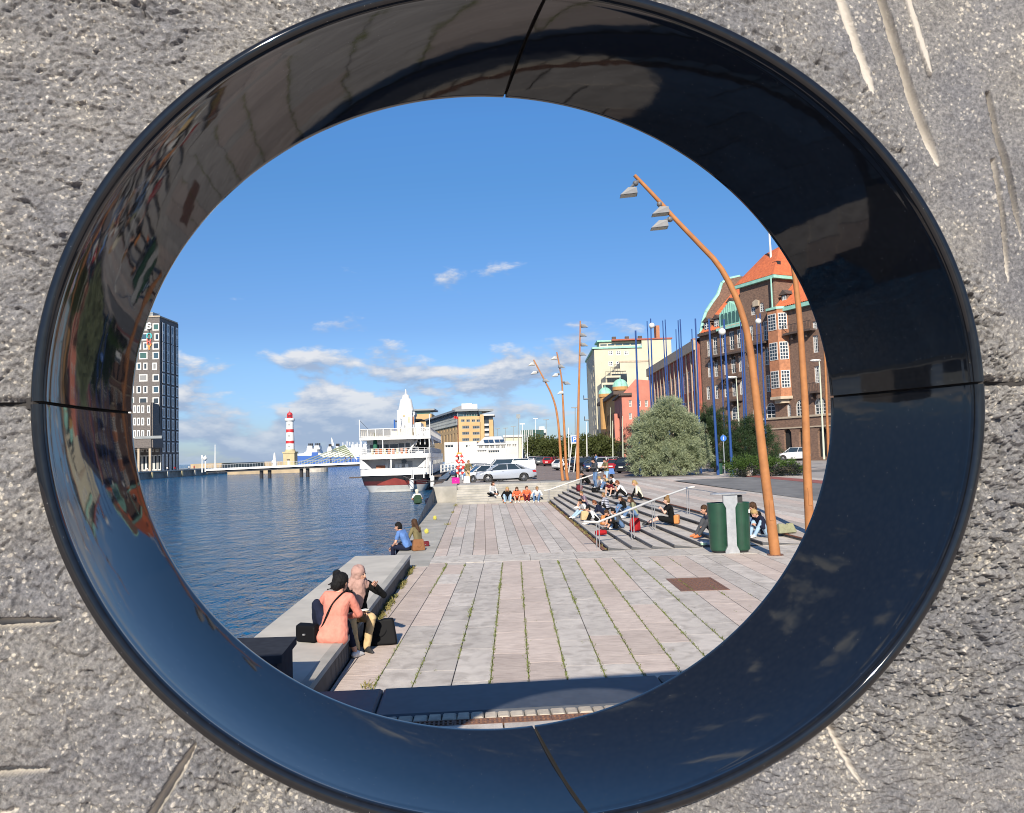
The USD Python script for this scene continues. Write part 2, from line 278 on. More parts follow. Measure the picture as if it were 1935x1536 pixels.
def block(ph0, ph1):
    n = int((ph1 - ph0) * 0.86 / 0.0028); ph = np.linspace(ph0, ph1, n)
    ea, eb = RA + .026, RB + .026; es, ez = ea * np.cos(ph), eb * np.sin(ph)
    ds, dz = np.cos(ph), np.sin(ph); gap = .0045
    # keep the joint edges straight: level or upright
    with np.errstate(divide='ignore'):
        tmax = np.minimum(np.where(ds > 1e-9, (S1 - es) / ds, np.where(ds < -1e-9, (S0 - es) / ds, 1e9)), np.where(dz > 1e-9, (Z1 - ez) / dz, np.where(dz < -1e-9, (Z0 - ez) / dz, 1e9)))
    fine = np.arange(0, .48, .0027); k = len(fine); extra = np.linspace(0, 1, 12)[1:] ** 1.6
    R = np.concatenate([np.broadcast_to(fine, (n, k)), fine[-1] + np.maximum(tmax[:, None] - fine[-1], 0) * extra], 1); R = np.minimum(R, tmax[:, None])
    S, Z = es[:, None] + R * ds[:, None], ez[:, None] + R * dz[:, None]
    h, cut = wall_relief(S, Z)
    edge = np.exp(-(R / .012) ** 2); h = h + .018 * (1 - edge) * 0 + .016
    # joint edges are a little spalled
    jd = np.minimum(np.abs(ph - ph0), np.abs(ph1 - ph))[:, None] * (np.hypot(es, ez)[:, None] + R)
    h = h + .010 * np.exp(-(jd / .006) ** 2)
    off = np.sign(np.where(np.arange(n) < n / 2, 1, -1)) * 0
    P = wall_pt(S, Z, h)
    # side skirts back to the rear face
    back = wall_pt(S[:, -1], Z[:, -1], np.full(n, DEPTH)); binn = wall_pt(es, ez, np.full(n, DEPTH - .03))
    P2 = np.concatenate([wall_pt(es, ez, np.full(n, .06))[:, None], P, back[:, None], binn[:, None]], 1)
    v, f = grid(P2); f = f[:, ::-1]
    c = np.concatenate([np.zeros((n, 1)), cut, np.zeros((n, 2))], 1).ravel()
    # end faces along the joints
    ends = []
    for row, flip in ((0, False), (n - 1, True)):
        a = P2[row, 1:-2:4]; b = a - np.outer((a - WC) @ WN - DEPTH * WS, WN); g = grid(np.stack([a, b], 1)); ends.append((g[0], g[1][:, ::-1] if flip else g[1]))
    ev, ef = cat(ends)
    m = cat([(v, f), (ev, ef)]); c = np.concatenate([c, np.zeros(len(ev))])
    p = part(sculpture, 'rough_block', m, 'rough_granite', smooth=35 if False else True)
    UsdGeom.PrimvarsAPI(stage.GetPrimAtPath(p)).CreatePrimvar('cut', Sdf.ValueTypeNames.FloatArray, 'vertex').Set(Vt.FloatArray.FromNumpy(c.astype(np.float32)))
# ring: (growth of the ellipse, depth) from the stone, over the rounded lip, through the barrel, to the rear
def ring_profile():
    pr = [(.030, .05), (.030, .004)]
    for a in np.linspace(math.pi / 2, 0, 9)[:-1]: pass
    for a in np.linspace(0, 1, 10): pr.append((.030 - .0115 + .0115 * math.cos(a * math.pi * .93), .004 - .009 * math.sin(a * math.pi * .93)))
    pr += [(.0062, .008), (.0066, .013), (.0078, .0165)]              # a small step inside the lip
    r0 = .007
    for u in np.linspace(0, 1, 40)[1:]:
        pr.append((r0 + .052 * u - .052 * u * u * 1.0 - r0 * u, .0165 + (DEPTH - .0165) * u))
    pr += [(.004, DEPTH + .004), (.03, DEPTH + .006), (.05, DEPTH - .02)]
    return np.array(pr)
RP = ring_profile()
def ring(ph0, ph1):
    n = int((ph1 - ph0) / math.radians(.6)); ph = np.linspace(ph0, ph1, n)[:, None]
    w = np.clip(RP[:, 1] / DEPTH, 0, 1)[None]
    A = RA + (0.8812 - RA) * w + RP[None, :, 0]; B = RB + (0.7947 - RB) * w + RP[None, :, 0]
    P = wall_pt(A * np.cos(ph) - .0357 * w, B * np.sin(ph) + .0067 * w, np.broadcast_to(RP[None, :, 1], A.shape))
    v, f = grid(P); ends = []
    for row, flip in ((0, False), (n - 1, True)):
        a = P[row]; g = np.vstack([a, a.mean(0)[None] + np.array([0, 0, 0])]); k = len(a)
        ff = np.array([[i, i + 1, k] for i in range(k - 1)] + [[k - 1, 0, k]]); ends.append((g, ff[:, ::-1] if flip else ff))
    part(sculpture, 'polished_ring_segment', (v, f[:, ::-1]), 'polished_granite', smooth=True)
    for e_ in ends: part(sculpture, 'ring_joint_face', e_, 'dark_joint')
for i in range(4):
    a, b = JOINTS[i], (JOINTS[(i + 1) % 4] if i < 3 else JOINTS[0] + 2 * math.pi)
    block(a + .0045, b - .0045); ring(a + .0034, b - .0034)
# dark bedding behind the joints
for a in JOINTS:
    w = .02; pts = []
    P = []
    for dphi in (-.012, .012):
        row = []
        for g, n_ in [(.045, .02)] + [(x + .009, y) for x, y in RP[8:-3:3]]:
            ww = min(max(n_ / DEPTH, 0), 1); A = RA + (0.8812 - RA) * ww + g; B = RB + (0.7947 - RB) * ww + g
            row.append(wall_pt(A * math.cos(a + dphi) - .0357 * ww, B * math.sin(a + dphi) + .0067 * ww, n_))
        P.append(row)
    part(sculpture, 'joint_seal', grid(np.array(P)), 'dark_joint')
    e = np.array([(RA + .03) * math.cos(a), (RB + .03) * math.sin(a)]); d = np.array([math.cos(a), math.sin(a)]); o = np.array([-d[1], d[0]]) * .014
    q = [e - o, e + o, e + d * (.38 if abs(d[0]) > .5 else .10) + o, e + d * (.38 if abs(d[0]) > .5 else .10) - o]
    part(sculpture, 'joint_mortar', quad(*[wall_pt(x[0], x[1], .034) for x in q]), 'dark_joint')
# ================================================================ ground, water, paving
def slab_look(n, c1, c2, ripple):
    _looks[n] = usdkit.material(stage, '/World/Looks/' + n, {'g': ('geometry', {}), 'oi': ('object_info', {}), 'p': ('principled_bsdf', {'roughness': .85, 'specular_ior_level': .35}),
        'n1': ('noise_texture', {'scale': 1.7, 'detail': 9.0, 'roughness': .68}), 'r1': ('rgb_ramp', {'ramp': [(.32, c2), (.5, tuple((x + y) / 2 for x, y in zip(c1, c2))), (.68, c1)]}),
        'm2': ('mapping', {'scale': (1.2, 9.0 if ripple else 1.2, 1.0)}), 'n2': ('noise_texture', {'scale': 3.2, 'detail': 5.0, 'distortion': .8}), 'r2': ('rgb_ramp', {'ramp': [(.34, (.80, .79, .78)), (.5, (1.0, 1.0, 1.0)), (.66, (1.10, 1.10, 1.09))]}),
        'n3': ('noise_texture', {'scale': 60.0, 'detail': 4.0, 'roughness': .7}), 'r3': ('rgb_ramp', {'ramp': [(.3, (.84, .84, .84)), (.7, (1.14, 1.14, 1.14))]}),
        'v': ('voronoi_texture', {'scale': 2.1}), 'r4': ('rgb_ramp', {'ramp': [(0.0, (1.7, 1.72, 1.75)), (.022, (1.6, 1.62, 1.65)), (.030, (1.0, 1.0, 1.0))]}), 'v2': ('voronoi_texture', {'scale': 1.3}), 'r5': ('rgb_ramp', {'ramp': [(0.0, (.55, .53, .5)), (.02, (.62, .6, .58)), (.045, (1.0, 1.0, 1.0))]}),
        'mr': ('map_range', {'to_min': .88, 'to_max': 1.10}), 'cx': ('combine_xyz', {}), 'a': ('mix', {'mix_type': 'multiply', 'fac': 1.0}), 'b': ('mix', {'mix_type': 'multiply', 'fac': 1.0}), 'c': ('mix', {'mix_type': 'multiply', 'fac': 1.0}), 'd': ('mix', {'mix_type': 'multiply', 'fac': 1.0}), 'e': ('mix', {'mix_type': 'multiply', 'fac': 1.0}),
        'bp': ('bump', {'strength': 1.0, 'distance': .004 if ripple else .002})},
        [('g.position', 'n1.vector'), ('g.position', 'm2.vector'), ('m2.vector', 'n2.vector'), ('g.position', 'n3.vector'), ('g.position', 'v.vector'), ('g.position', 'v2.vector'), ('n1.fac', 'r1.fac'), ('n2.fac', 'r2.fac'), ('n3.fac', 'r3.fac'), ('v.distance', 'r4.fac'), ('v2.distance', 'r5.fac'),
         ('oi.random', 'mr.value'), ('mr.result', 'cx.x'), ('mr.result', 'cx.y'), ('mr.result', 'cx.z'), ('r1.color', 'a.color1'), ('r2.color', 'a.color2'), ('a.color', 'b.color1'), ('r3.color', 'b.color2'), ('b.color', 'c.color1'), ('r4.color', 'c.color2'), ('c.color', 'd.color1'), ('r5.color', 'd.color2'), ('d.color', 'e.color1'), ('cx.vector', 'e.color2'), ('e.color', 'p.base_color'), ('n2.fac', 'bp.height'), ('bp.normal', 'p.normal')], surface='p.BSDF')
slab_look('slab_pink', (0.49, 0.405, 0.35), (0.40, 0.325, 0.28), True); slab_look('slab_grey', (0.46, 0.415, 0.37), (0.38, 0.34, 0.305), False)
slab_look('tread', (0.46, 0.415, 0.365), (0.37, 0.335, 0.30), False)
look('concrete', (0.47, 0.43, 0.37), 0.85, (0.37, 0.34, 0.295), scale=1.3, bump=.002, bscale=30, rnd_=.05, detail=8)
look('concrete_old', (0.37, 0.345, 0.305), 0.9, (0.25, 0.235, 0.205), scale=1.0, bump=.004, bscale=14, rnd_=.06, detail=8)
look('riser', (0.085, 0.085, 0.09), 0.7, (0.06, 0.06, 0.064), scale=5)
look('rust', (0.22, 0.085, 0.045), 0.85, (0.10, 0.042, 0.03), scale=9, bump=.002, detail=6)
look('iron_rust', (0.19, 0.09, 0.055), 0.75, (0.10, 0.055, 0.04), scale=20, bump=.001)
look('earth', (0.085, 0.07, 0.05), 0.95, (0.05, 0.042, 0.03), scale=12)
look('asphalt', (0.155, 0.15, 0.145), 0.9, (0.105, 0.102, 0.10), scale=.8, bump=.003, bscale=90, detail=8)
look('asphalt_brown', (0.20, 0.155, 0.135), 0.9, (0.155, 0.12, 0.105), scale=.35, bump=.003, bscale=60, detail=8)
look('paving_far', (0.38, 0.325, 0.285), 0.9, (0.29, 0.25, 0.22), scale=.6, detail=9, bump=.003, bscale=20)
look('road_grey', (0.30, 0.275, 0.255), 0.9, (0.24, 0.22, 0.205), scale=.5, detail=8)
look('red_lane', (0.24, 0.075, 0.06), 0.9, (0.19, 0.06, 0.05), scale=1.2)
look('dark_slab', (0.05, 0.056, 0.07), 0.55, (0.036, 0.041, 0.052), scale=8, bump=.0006, bscale=120, spec=.6); look('dark_block', (0.030, 0.033, 0.042), 0.9, (0.022, 0.024, 0.031), scale=8, spec=.08)
look('sett', (0.44, 0.38, 0.30), 0.85, (0.33, 0.28, 0.23), scale=10, bump=.003, bscale=50, rnd_=.14)
look('quay_stone', (0.22, 0.21, 0.19), 0.9, (0.11, 0.105, 0.10), scale=.9, detail=9, bump=.01, bscale=6)
look('slat_dark', (0.05, 0.052, 0.058), 0.6)
look('grass', (0.14, 0.16, 0.035), 0.8, (0.075, 0.095, 0.02), scale=5)
look('weed_dry', (0.24, 0.19, 0.06), 0.8, (0.10, 0.11, 0.03), scale=6)
_looks['water'] = usdkit.material(stage, '/World/Looks/water', {
    'g': ('geometry', {}), 'm1': ('mapping', {'scale': (1.0, 0.62, 1.0)}), 'n1': ('noise_texture', {'scale': 0.9, 'detail': 5.0, 'roughness': 0.62, 'distortion': 0.3}),
    'n3': ('noise_texture', {'scale': 0.17, 'detail': 2.0}), 'a': ('math', {'math_type': 'multiply_add', 'value2': 0.55}),
    'nb': ('noise_texture', {'scale': 0.03, 'detail': 3.0}), 'mr': ('map_range', {'from_min': .35, 'from_max': .65, 'to_min': 0.65, 'to_max': 1.25}), 'mm': ('math', {'math_type': 'multiply'}),
    'b': ('bump', {'strength': 1.0, 'distance': 2.6}), 'p': ('principled_bsdf', {'base_color': (0.007, 0.072, 0.165), 'roughness': 0.10, 'ior': 1.333})},
    [('g.position', 'm1.vector'), ('m1.vector', 'n1.vector'), ('m1.vector', 'n3.vector'), ('g.position', 'nb.vector'), ('nb.fac', 'mr.value'), ('n3.fac', 'a.value1'), ('n1.fac', 'a.value3'), ('a.value', 'mm.value1'), ('mr.result', 'mm.value2'), ('mm.value', 'b.height'), ('b.normal', 'p.normal')], surface='p.BSDF')

NEAR = 23.5
def zf(x, y):
    return .62 + .4 * np.clip((np.asarray(y) - 110) / 30, 0, 1) + .45 * np.clip((np.asarray(x) - 20) / 12, 0, 1)
def zg(x, y):
    y = np.asarray(y, float); x = np.asarray(x, float)
    r = 1.05 * np.clip((y - NEAR) / 27.8, 0, 1); k = np.clip((y - 54) / 14, 0, 1)
    return r * (1 - k) + zf(x, y) * k
def atg(px, py, lift=0.0):
    d = ray(px, py); lo, hi = 5.0, 900.0
    for _ in range(60):
        m = (lo + hi) / 2; p = CAM + d * (m / d[1])
        if p[2] > float(zg(p[0], p[1])) + lift: lo = m
        else: hi = m
    return CAM + d * (lo / d[1])
def qx(y):
    "water edge of the quay"
    return -3.78 - .06 * (np.asarray(y, float) - 24.8)
WATER = -1.6
# water out to the horizon
one('water', quad((-16000, -60, WATER), (16000, -60, WATER), (16000, 24000, WATER), (-16000, 24000, WATER)), 'water', kind='structure')
# ---- lower deck
deck = group_node('deck')
part(deck, 'deck_bed', cat([box(-2.5, 8, -2.4, 18, 23.6, -.035), box(-2.9, 21.6, -2.4, 3.2, 52, -.036)]), 'earth', kind='stuff')
def column(x0, x1, y0, y1, length, looks_, sx=0.0, yr=0.0, z=0.0, th=.06):
    y = y0 - rnd.random() * length * .8; first = True
    while y < y1 - .05:
        e = min(y + length * rnd.uniform(.85, 1.15), y1); a = max(y, y0)
        if e - a > .12:
            j = rnd.uniform(-.0006, .0006)
            v, f = bevel_box(x0 + .007, a + .0025, z - th, x1 - .007, e - .0025, z + j, .003)
            v[:, 0] += sx * (v[:, 1] - yr)
            part(deck, 'slab', (v, f), rnd.choice(looks_))
        y = e
pat = ['slab_pink', 'slab_pink', 'slab_grey', 'slab_grey']
for k in range(-4, 20):
    x0 = -.40 + .5125 * k
    column(x0, x0 + .5125, 10.0 + .02 * k, 21.9 + .0 * k, 1.55 if k < 9 else 3.0, [pat[k % 4]] * 5 + [pat[(k + 1) % 4]])
for a, b in zip(np.arange(9.9, 21.8, 1.5), np.arange(11.4, 23.3, 1.5)):      # cut slabs along the foot of the bench
    b = min(b, 21.88); xa, xb = (-2.44 - .43 * (t - 8.6) / 12.45 + .012 for t in (a, b)); part(deck, 'slab', hexa([(xa, a + .003, -.06), (-2.457, a + .003, -.06), (-2.457, b - .003, -.06), (xb, b - .003, -.06), (xa, a + .003, 0), (-2.457, a + .003, 0), (-2.457, b - .003, 0), (xb, b - .003, 0)]), 'slab_pink')
xx = -2.5
while xx < 9.6:                                             # the cross band of larger stones
    w = rnd.uniform(1.3, 1.7); part(deck, 'band_slab', bevel_box(xx + .005, 21.91, -.06, xx + w - .005, 23.45, .002, .006), 'tread'); xx += w
def deck_x(u, y):
    "far field: fraction u across from the kerb to the foot of the side steps"
    y = np.asarray(y, float); l = -2.5 - .0466 * (y - 23.3); r = 2.60 - .0235 * (y - 23.5); return l + u * (r - l)
for k in range(13):
    y = 23.47 - rnd.random() * 3
    while y < 47.7:
        e = min(y + 3.6 * rnd.uniform(.85, 1.15), 47.78); a = max(y, 23.47)
        if e - a > .2:
            v, f = bevel_box(0, a + .0025, -.06, 1, e - .0025, rnd.uniform(-.0006, .0006), .003); u = v[:, 0] * 1.0; v[:, 0] = deck_x(k / 13, v[:, 1]) + .007 + u * (deck_x((k + 1) / 13, v[:, 1]) - deck_x(k / 13, v[:, 1]) - .014)
            part(deck, 'slab', (v, f), rnd.choice([pat[(k + 1) % 4]] * 4 + [pat[k % 4]]))
        y = e
# ---- quay edge
kerb = group_node('quay_edge')
def kx(y): return -2.5 - .0466 * (y - 23.3)
ys = [21.3, 24.5, 27.6, 30.8, 34.0, 37.2, 40.4, 43.6, 46.8, 50.3]
for a, b in zip(ys, ys[1:]):
    v, f = bevel_box(0, a + .006, -.45, 1, b - .006, .004, .012)
    x0 = qx(v[:, 1]); x1 = np.array([kx(t) for t in v[:, 1]]) - .012; v[:, 0] = x0 + v[:, 0] * (x1 - x0); part(kerb, 'kerb_stone', (v, f), 'concrete_old')
ys = [50.32, 54, 58, 62, 66, 70, 74]
for a, b in zip(ys, ys[1:]):
    v, f = bevel_box(0, a + .006, -.45, 1, b - .006, 0, .012); x0 = qx(v[:, 1]); v[:, 0] = x0 + v[:, 0] * np.where(v[:, 0] > 0, 1.55, 0); v[:, 2] += (zg(0, v[:, 1]) + .02) * (v[:, 2] > -.4); part(kerb, 'kerb_stone', (v, f), 'concrete_old')
yy = np.array([6, 21.3, 50, 74, 110, 160, 240, 420.0]); top = np.where(yy < 50, -.44, zg(0, yy)); xw = np.where(yy < 21.3, -3.95, qx(yy)) + .05
part(kerb, 'quay_wall', grid(np.stack([np.stack([xw, yy, np.full(8, -2.6)], 1), np.stack([xw, yy, top], 1)], 1)), 'quay_stone')
# ---- far steps, seen head-on, and the side steps that meet them in a mitre
far_flight = group_node('far_steps'); side_flight = group_node('side_steps')
RH = .131
XN = [2.77, 3.48, 4.11, 4.78, 5.62, 6.45, 7.45, 8.95]; XF = [2.15, 2.42, 2.72, 3.03, 3.36, 3.70, 4.05, 4.5]
YF = [47.8 + .5 * k for k in range(8)]
for k in range(8):
    a = kx(YF[k]) - .0; b = XF[k]; n = 3
    for i in range(n):
        x0, x1 = a + (b - a) * i / n, a + (b - a) * (i + 1) / n
        part(far_flight, 'step', bevel_box(x0 + .004, YF[k], -.1, x1 - .004, YF[k] + (.52 if k < 7 else 3.0), RH * (k + 1), .012), 'concrete_old')
def step_top(k, t):
    "lower and upper point of riser k at fraction t of its length, near to far"
    x = XN[k] + (XF[k] - XN[k]) * t; y = NEAR + (YF[k] - NEAR) * t
    return np.array([x, y, RH * k * t]), np.array([x, y, RH * (k + 1) * t + .095 * (1 - t) + .003 * k])
for k in range(8):
    n = 10; ts = np.linspace(0, 1, n + 1); lo = np.array([step_top(k, t)[0] for t in ts]); hi = np.array([step_top(k, t)[1] for t in ts])
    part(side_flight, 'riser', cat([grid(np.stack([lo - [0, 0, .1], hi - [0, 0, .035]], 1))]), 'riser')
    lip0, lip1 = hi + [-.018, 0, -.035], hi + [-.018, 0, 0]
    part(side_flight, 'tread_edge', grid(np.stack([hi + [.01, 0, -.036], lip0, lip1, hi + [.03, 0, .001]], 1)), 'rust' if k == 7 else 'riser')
    if k < 7:
        nx = np.array([step_top(k + 1, t)[0] for t in ts])
        for i in range(n):
            a, b, c, d = hi[i], nx[i], nx[i + 1], hi[i + 1]
            e = (d - a) / np.linalg.norm(d - a) * .006
            top_ = [a + e, b + e + [.03, 0, 0], c - e + [.03, 0, 0], d - e]; bot_ = [q - [0, 0, .12] for q in top_]
            part(side_flight, 'tread', hexa(bot_ + top_), 'tread')
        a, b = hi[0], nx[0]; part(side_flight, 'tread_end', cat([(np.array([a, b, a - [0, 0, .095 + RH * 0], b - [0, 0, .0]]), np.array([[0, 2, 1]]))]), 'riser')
t = np.linspace(0, 1, 9); base = np.array([step_top(0, q)[0] for q in t])
part(side_flight, 'rusty_edge_strip', grid(np.stack([base + [-.16, 0, .004], base + [-.16, 0, .02], base + [-.02, 0, .02], base + [-.02, 0, -.01]], 1)), 'rust')
# ---- sloping plaza at the top of the side steps
plaza = group_node('plaza')
yb = [NEAR, 30, 37, 44, 51.3, 54.0]
def plaza_x(k, y):
    t = (y - NEAR) / (YF[7] - NEAR); x0 = XN[7] + (XF[7] - XN[7]) * t; return x0 + .03 + .62 * k
for k in range(22):
    for a, b in zip(yb, yb[1:]):
        c0, c1 = plaza_x(k, a), plaza_x(k, b); w = .62
        A, B = [np.array([c0 + .006, a + .006, 0]), np.array([c0 + w - .006, a + .006, 0])], [np.array([c1 + w - .006, b - .006, 0]), np.array([c1 + .006, b - .006, 0])]
        top_ = [p + [0, 0, float(zg(20, p[1])) * (p[1] <= 54.1) + .095 * max(0, 1 - (p[1] - NEAR) / 27.8) - .0] for p in A + B]
        part(plaza, 'paving_strip', hexa([p - [0, 0, .08] for p in top_] + top_), ['paving_far', 'slab_grey', 'paving_far', 'slab_pink', 'slab_grey'][k % 5])
part(plaza, 'plaza_bed', grid(np.array([[(plaza_x(0, y) + (.2 if y < 51.4 else -8.2), y, float(zg(0, y)) + .05 * max(0, 1 - (y - NEAR) / 27.8) - .022), (19.0, y, float(zg(0, y)) + .05 * max(0, 1 - (y - NEAR) / 27.8) - .022)] for y in (23.5, 30, 37, 44, 51.3, 51.31, 54.2)])), 'earth')
# ground to the right of the deck and out to the far streets, one sheet
gx = np.concatenate([np.linspace(0, 1, 40)]); gy = np.concatenate([np.linspace(54.05, 70, 12), np.linspace(74, 150, 20), np.array([180, 240, 330, 450, 700])])
def xl(y): return qx(y) + .3
G = np.array([[(xl(y) + (190 - xl(y)) * u ** 1.6, y, 0) for u in gx] for y in gy]); G[..., 2] = zg(G[..., 0], G[..., 1]); v, f = grid(G); ground = one('ground', (v, f), 'paving_far', kind='structure', smooth=True)
G = np.array([[(x, y, float(zg(0, y)) - .03) for x in (17.5, 40, 90, 190)] for y in (-20, 23.5, 30, 40, 51.3, 54.06)]); G[..., 2] += np.where(G[..., 0] > 20, .45 * np.clip((G[..., 1] - 23) / 31, 0, 1), 0); one('ground', grid(G), 'road_grey', kind='structure')
def sheet(name, pts, mat, lift, n=10):
    "a flat marking or surface over the ground, from its corners on the ground (a four-sided patch)"
    a, b, c, d = (np.array(p[:2]) for p in pts); P = []
    for i in range(n + 1):
        row = []
        for j in range(n + 1):
            p = lerp(lerp(a, b, i / n), lerp(d, c, i / n), j / n); row.append((p[0], p[1], float(zg(p[0], p[1])) + lift))
        P.append(row)
    v, f = grid(np.array(P)); nrm = np.cross(v[f[0, 1]] - v[f[0, 0]], v[f[0, 2]] - v[f[0, 0]])
    return one(name, (v, f if nrm[2] > 0 else f[:, ::-1]), mat, kind='structure', smooth=True)
sheet('asphalt_patch', [atg(1272, 909.5), atg(1425, 902.5), atg(1640, 924), atg(1640, 962)], 'asphalt', .062, 14)
sheet('car_park', [(-3.0, 67), (14, 67), (26, 150), (-6, 150)], 'asphalt_brown', .006, 30)
sheet('road', [(-1.5, 57.6), (30, 57.6), (32, 66.2), (-1.0, 66.2)], 'asphalt', .007, 20)
sheet('red_cycle_lane', [atg(1405, 901.5), atg(1412, 899), atg(1640, 917), atg(1640, 924.5)], 'red_lane', .068, 14)
sheet('street', [(26, 70), (80, 70), (80, 110), (30, 110)], 'road_grey', .008, 20)
sheet('pale_pavement', [(-1.6, 66.3), (2.0, 66.3), (-.5, 80), (-1.9, 80)], 'concrete', .012, 8)
# ---- near platform: slab, setts, drain grate
ZS = .3
pa, pb = at(620, 1305, ZS), at(1240, 1275, ZS); e1 = (pb - pa) / np.linalg.norm(pb - pa); e1[2] = 0; e2 = np.array([e1[1], -e1[0], 0])    # e2 points back to the camera
def near(u, w, z): p = pa + e1 * u + e2 * w; return np.array([p[0], p[1], z])
plat = group_node('platform')
sw = abs((at(967, 1341, ZS) - pa) @ e2) - .02
cuts = [-1.2, ((at(724, 1302, ZS) - pa) @ e1), ((at(1243, 1276, ZS) - pa) @ e1), 6.2]
for a, b in zip(cuts, cuts[1:]):
    v, f = bevel_box(a + .008, 0, -.3, b - .008, sw, 0, .028); P = np.array([near(q[0], q[1], ZS + q[2]) for q in v]); part(plat, 'granite_slab', (P, f[:, ::-1]), 'dark_slab')
u = -1.0
while u < 5.6:
    w = rnd.uniform(.125, .165); v, f = bevel_box(u + .007, sw + .012, -.12, u + w - .007, sw + .195 + rnd.uniform(-.012, .012), rnd.uniform(-.006, .004), .016)
    P = np.array([near(q[0] + rnd.uniform(-.004, .004), q[1] + rnd.uniform(-.004, .004), ZS + q[2] - .004) for q in v]); part(plat, 'sett', (P, f[:, ::-1]), 'sett'); u += w
u = -1.0; g0 = sw + .215
while u < 5.5:
    bars = [box(0, 0, -.03, .49, .018, 0), box(0, .142, -.03, .49, .16, 0), box(0, .071, -.03, .49, .089, -.001)]
    for i in range(11): bars.append(box(.0 + i * .0475, .018, -.03, .022 + i * .0475, .142, -.002))
    v, f = cat(bars); part(plat, 'drain_grate', (np.array([near(q[0] + u, q[1] + g0, ZS + q[2] - .006) for q in v]), f[:, ::-1]), 'iron_rust'); u += .5
part(plat, 'drain_channel', hexa([near(*q) for q in [(-1, g0 + .165, ZS - .2), (5.5, g0 + .165, ZS - .2), (5.5, g0, ZS - .2), (-1, g0, ZS - .2), (-1, g0 + .165, ZS - .05), (5.5, g0 + .165, ZS - .05), (5.5, g0, ZS - .05), (-1, g0, ZS - .05)]]), 'dark_joint')
for r in range(4):
    u = -3.0 - r * .3
    while u < 7:
        v, f = bevel_box(u + .006, g0 + .18 + r * .6, -.1, u + .99, g0 + .77 + r * .6, 0, .006); part(plat, 'paving_slab', (np.array([near(q[0], q[1], ZS + q[2] - .003) for q in v]), f[:, ::-1]), rnd.choice(['slab_pink', 'slab_grey'])); u += 1.0
part(plat, 'platform_bed', hexa([near(*q) for q in [(-1.2, 30, -.5), (14, 30, -.5), (14, .02, -.5), (-1.2, .02, -.5), (-1.2, 30, ZS - .06), (14, 30, ZS - .06), (14, .02, ZS - .06), (-1.2, .02, ZS - .06)]]), 'earth')
part(plat, 'forecourt', hexa([near(*q) for q in [(-20, 50, -.5), (30, 50, -.5), (30, g0 + 2.6, -.5), (-20, g0 + 2.6, -.5), (-20, 50, ZS - .004), (30, 50, ZS - .004), (30, g0 + 2.6, ZS - .004), (-20, g0 + 2.6, ZS - .004)]]), 'slab_pink')
# ---- long concrete bench and the dark parapet block
bench = thing('concrete_bench', 'long low concrete bench along the water with a dark slatted front', 'bench')
bl0, bl1, br0, br1 = np.array([-3.86, 8.6]), np.array([-4.39, 21.15]), np.array([-2.44, 8.6]), np.array([-2.87, 21.05])
cuts = np.linspace(0, 1, 5)
for a, b in zip(cuts, cuts[1:]):
    q = [lerp(bl0, bl1, a), lerp(br0, br1, a), lerp(br0, br1, b), lerp(bl0, bl1, b)]; ins = np.array([-.14, 0]); q[1] = q[1] + ins; q[2] = q[2] + ins
    q = [q[0] + [0, .004], q[1] + [0, .004], q[2] - [0, .004], q[3] - [0, .004]]
    part(bench, 'seat_slab', hexa([(*p, -.4) for p in q] + [(*p, .37) for p in q]), 'concrete')
    e = [q[1], q[1] + [.14, 0], q[2] + [.14, 0], q[2]]; part(bench, 'edge_strip', hexa([(*p, .29) for p in e] + [(*p, .374) for p in e]), 'concrete_old')
sl = []; d = br1 - br0; L = np.linalg.norm(d); d /= L; nn = np.array([d[1], -d[0]])
for i in range(int(L / .055)):
    o = br0 + d * (i * .055) - nn * .055; sl.append(obox((*o, -.01), (*(d * .036), 0), (*(nn * .035), 0), (0, 0, .30)))
part(bench, 'slat_panel', cat(sl), 'slat_dark', kind='stuff')
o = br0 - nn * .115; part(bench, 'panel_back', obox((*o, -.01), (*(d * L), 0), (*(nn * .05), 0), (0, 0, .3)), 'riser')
blk = [np.array(p) for p in [(-6.2, 7.75), (-2.60, 8.55), (-2.68, 9.42), (-6.2, 9.5)]]
pb_ = thing('parapet_block', 'dark granite parapet block at the near end of the concrete bench', 'block')
ctr = np.mean(blk, 0); ins = [p + (ctr - p) / np.linalg.norm(ctr - p) * .05 for p in blk]
part(pb_, 'block_body', hexa([(*p, -.6) for p in ins] + [(*p, .80) for p in ins]), 'dark_block')
part(pb_, 'coping', hexa([(*p, .80) for p in blk] + [(*p, .89) for p in blk]), 'dark_block')
# ---- hatch cover
hat = thing('hatch_cover', 'rusty square iron hatch cover set into the paving', 'hatch')
fx0, fx1, fy0, fy1 = 3.44, 4.48, 16.45, 18.08
part(hat, 'frame', cat([box(fx0, fy0, -.03, fx1, fy0 + .05, .008), box(fx0, fy1 - .05, -.03, fx1, fy1, .008), box(fx0, fy0 + .05, -.03, fx0 + .05, fy1 - .05, .008), box(fx1 - .05, fy0 + .05, -.03, fx1, fy1 - .05, .008)]), 'iron_rust')
for i in range(2):
    y0 = fy0 + .055 + i * .763; bars = [box(fx0 + .055, y0, -.02, fx1 - .055, y0 + .755, .004)]
    for a in range(10):
        for b in range(8): bars.append(rotz(box(-.03, -.008, 0, .03, .008, .009), (a + b) % 2 * math.pi / 2 + .7) if False else move(rotz(box(-.034, -.008, 0, .034, .008, .010), .8 if (a + b) % 2 else -.8), (fx0 + .105 + a * .0925, y0 + .055 + b * .092, 0)))
    part(hat, 'cover_plate', cat(bars), 'iron_rust')
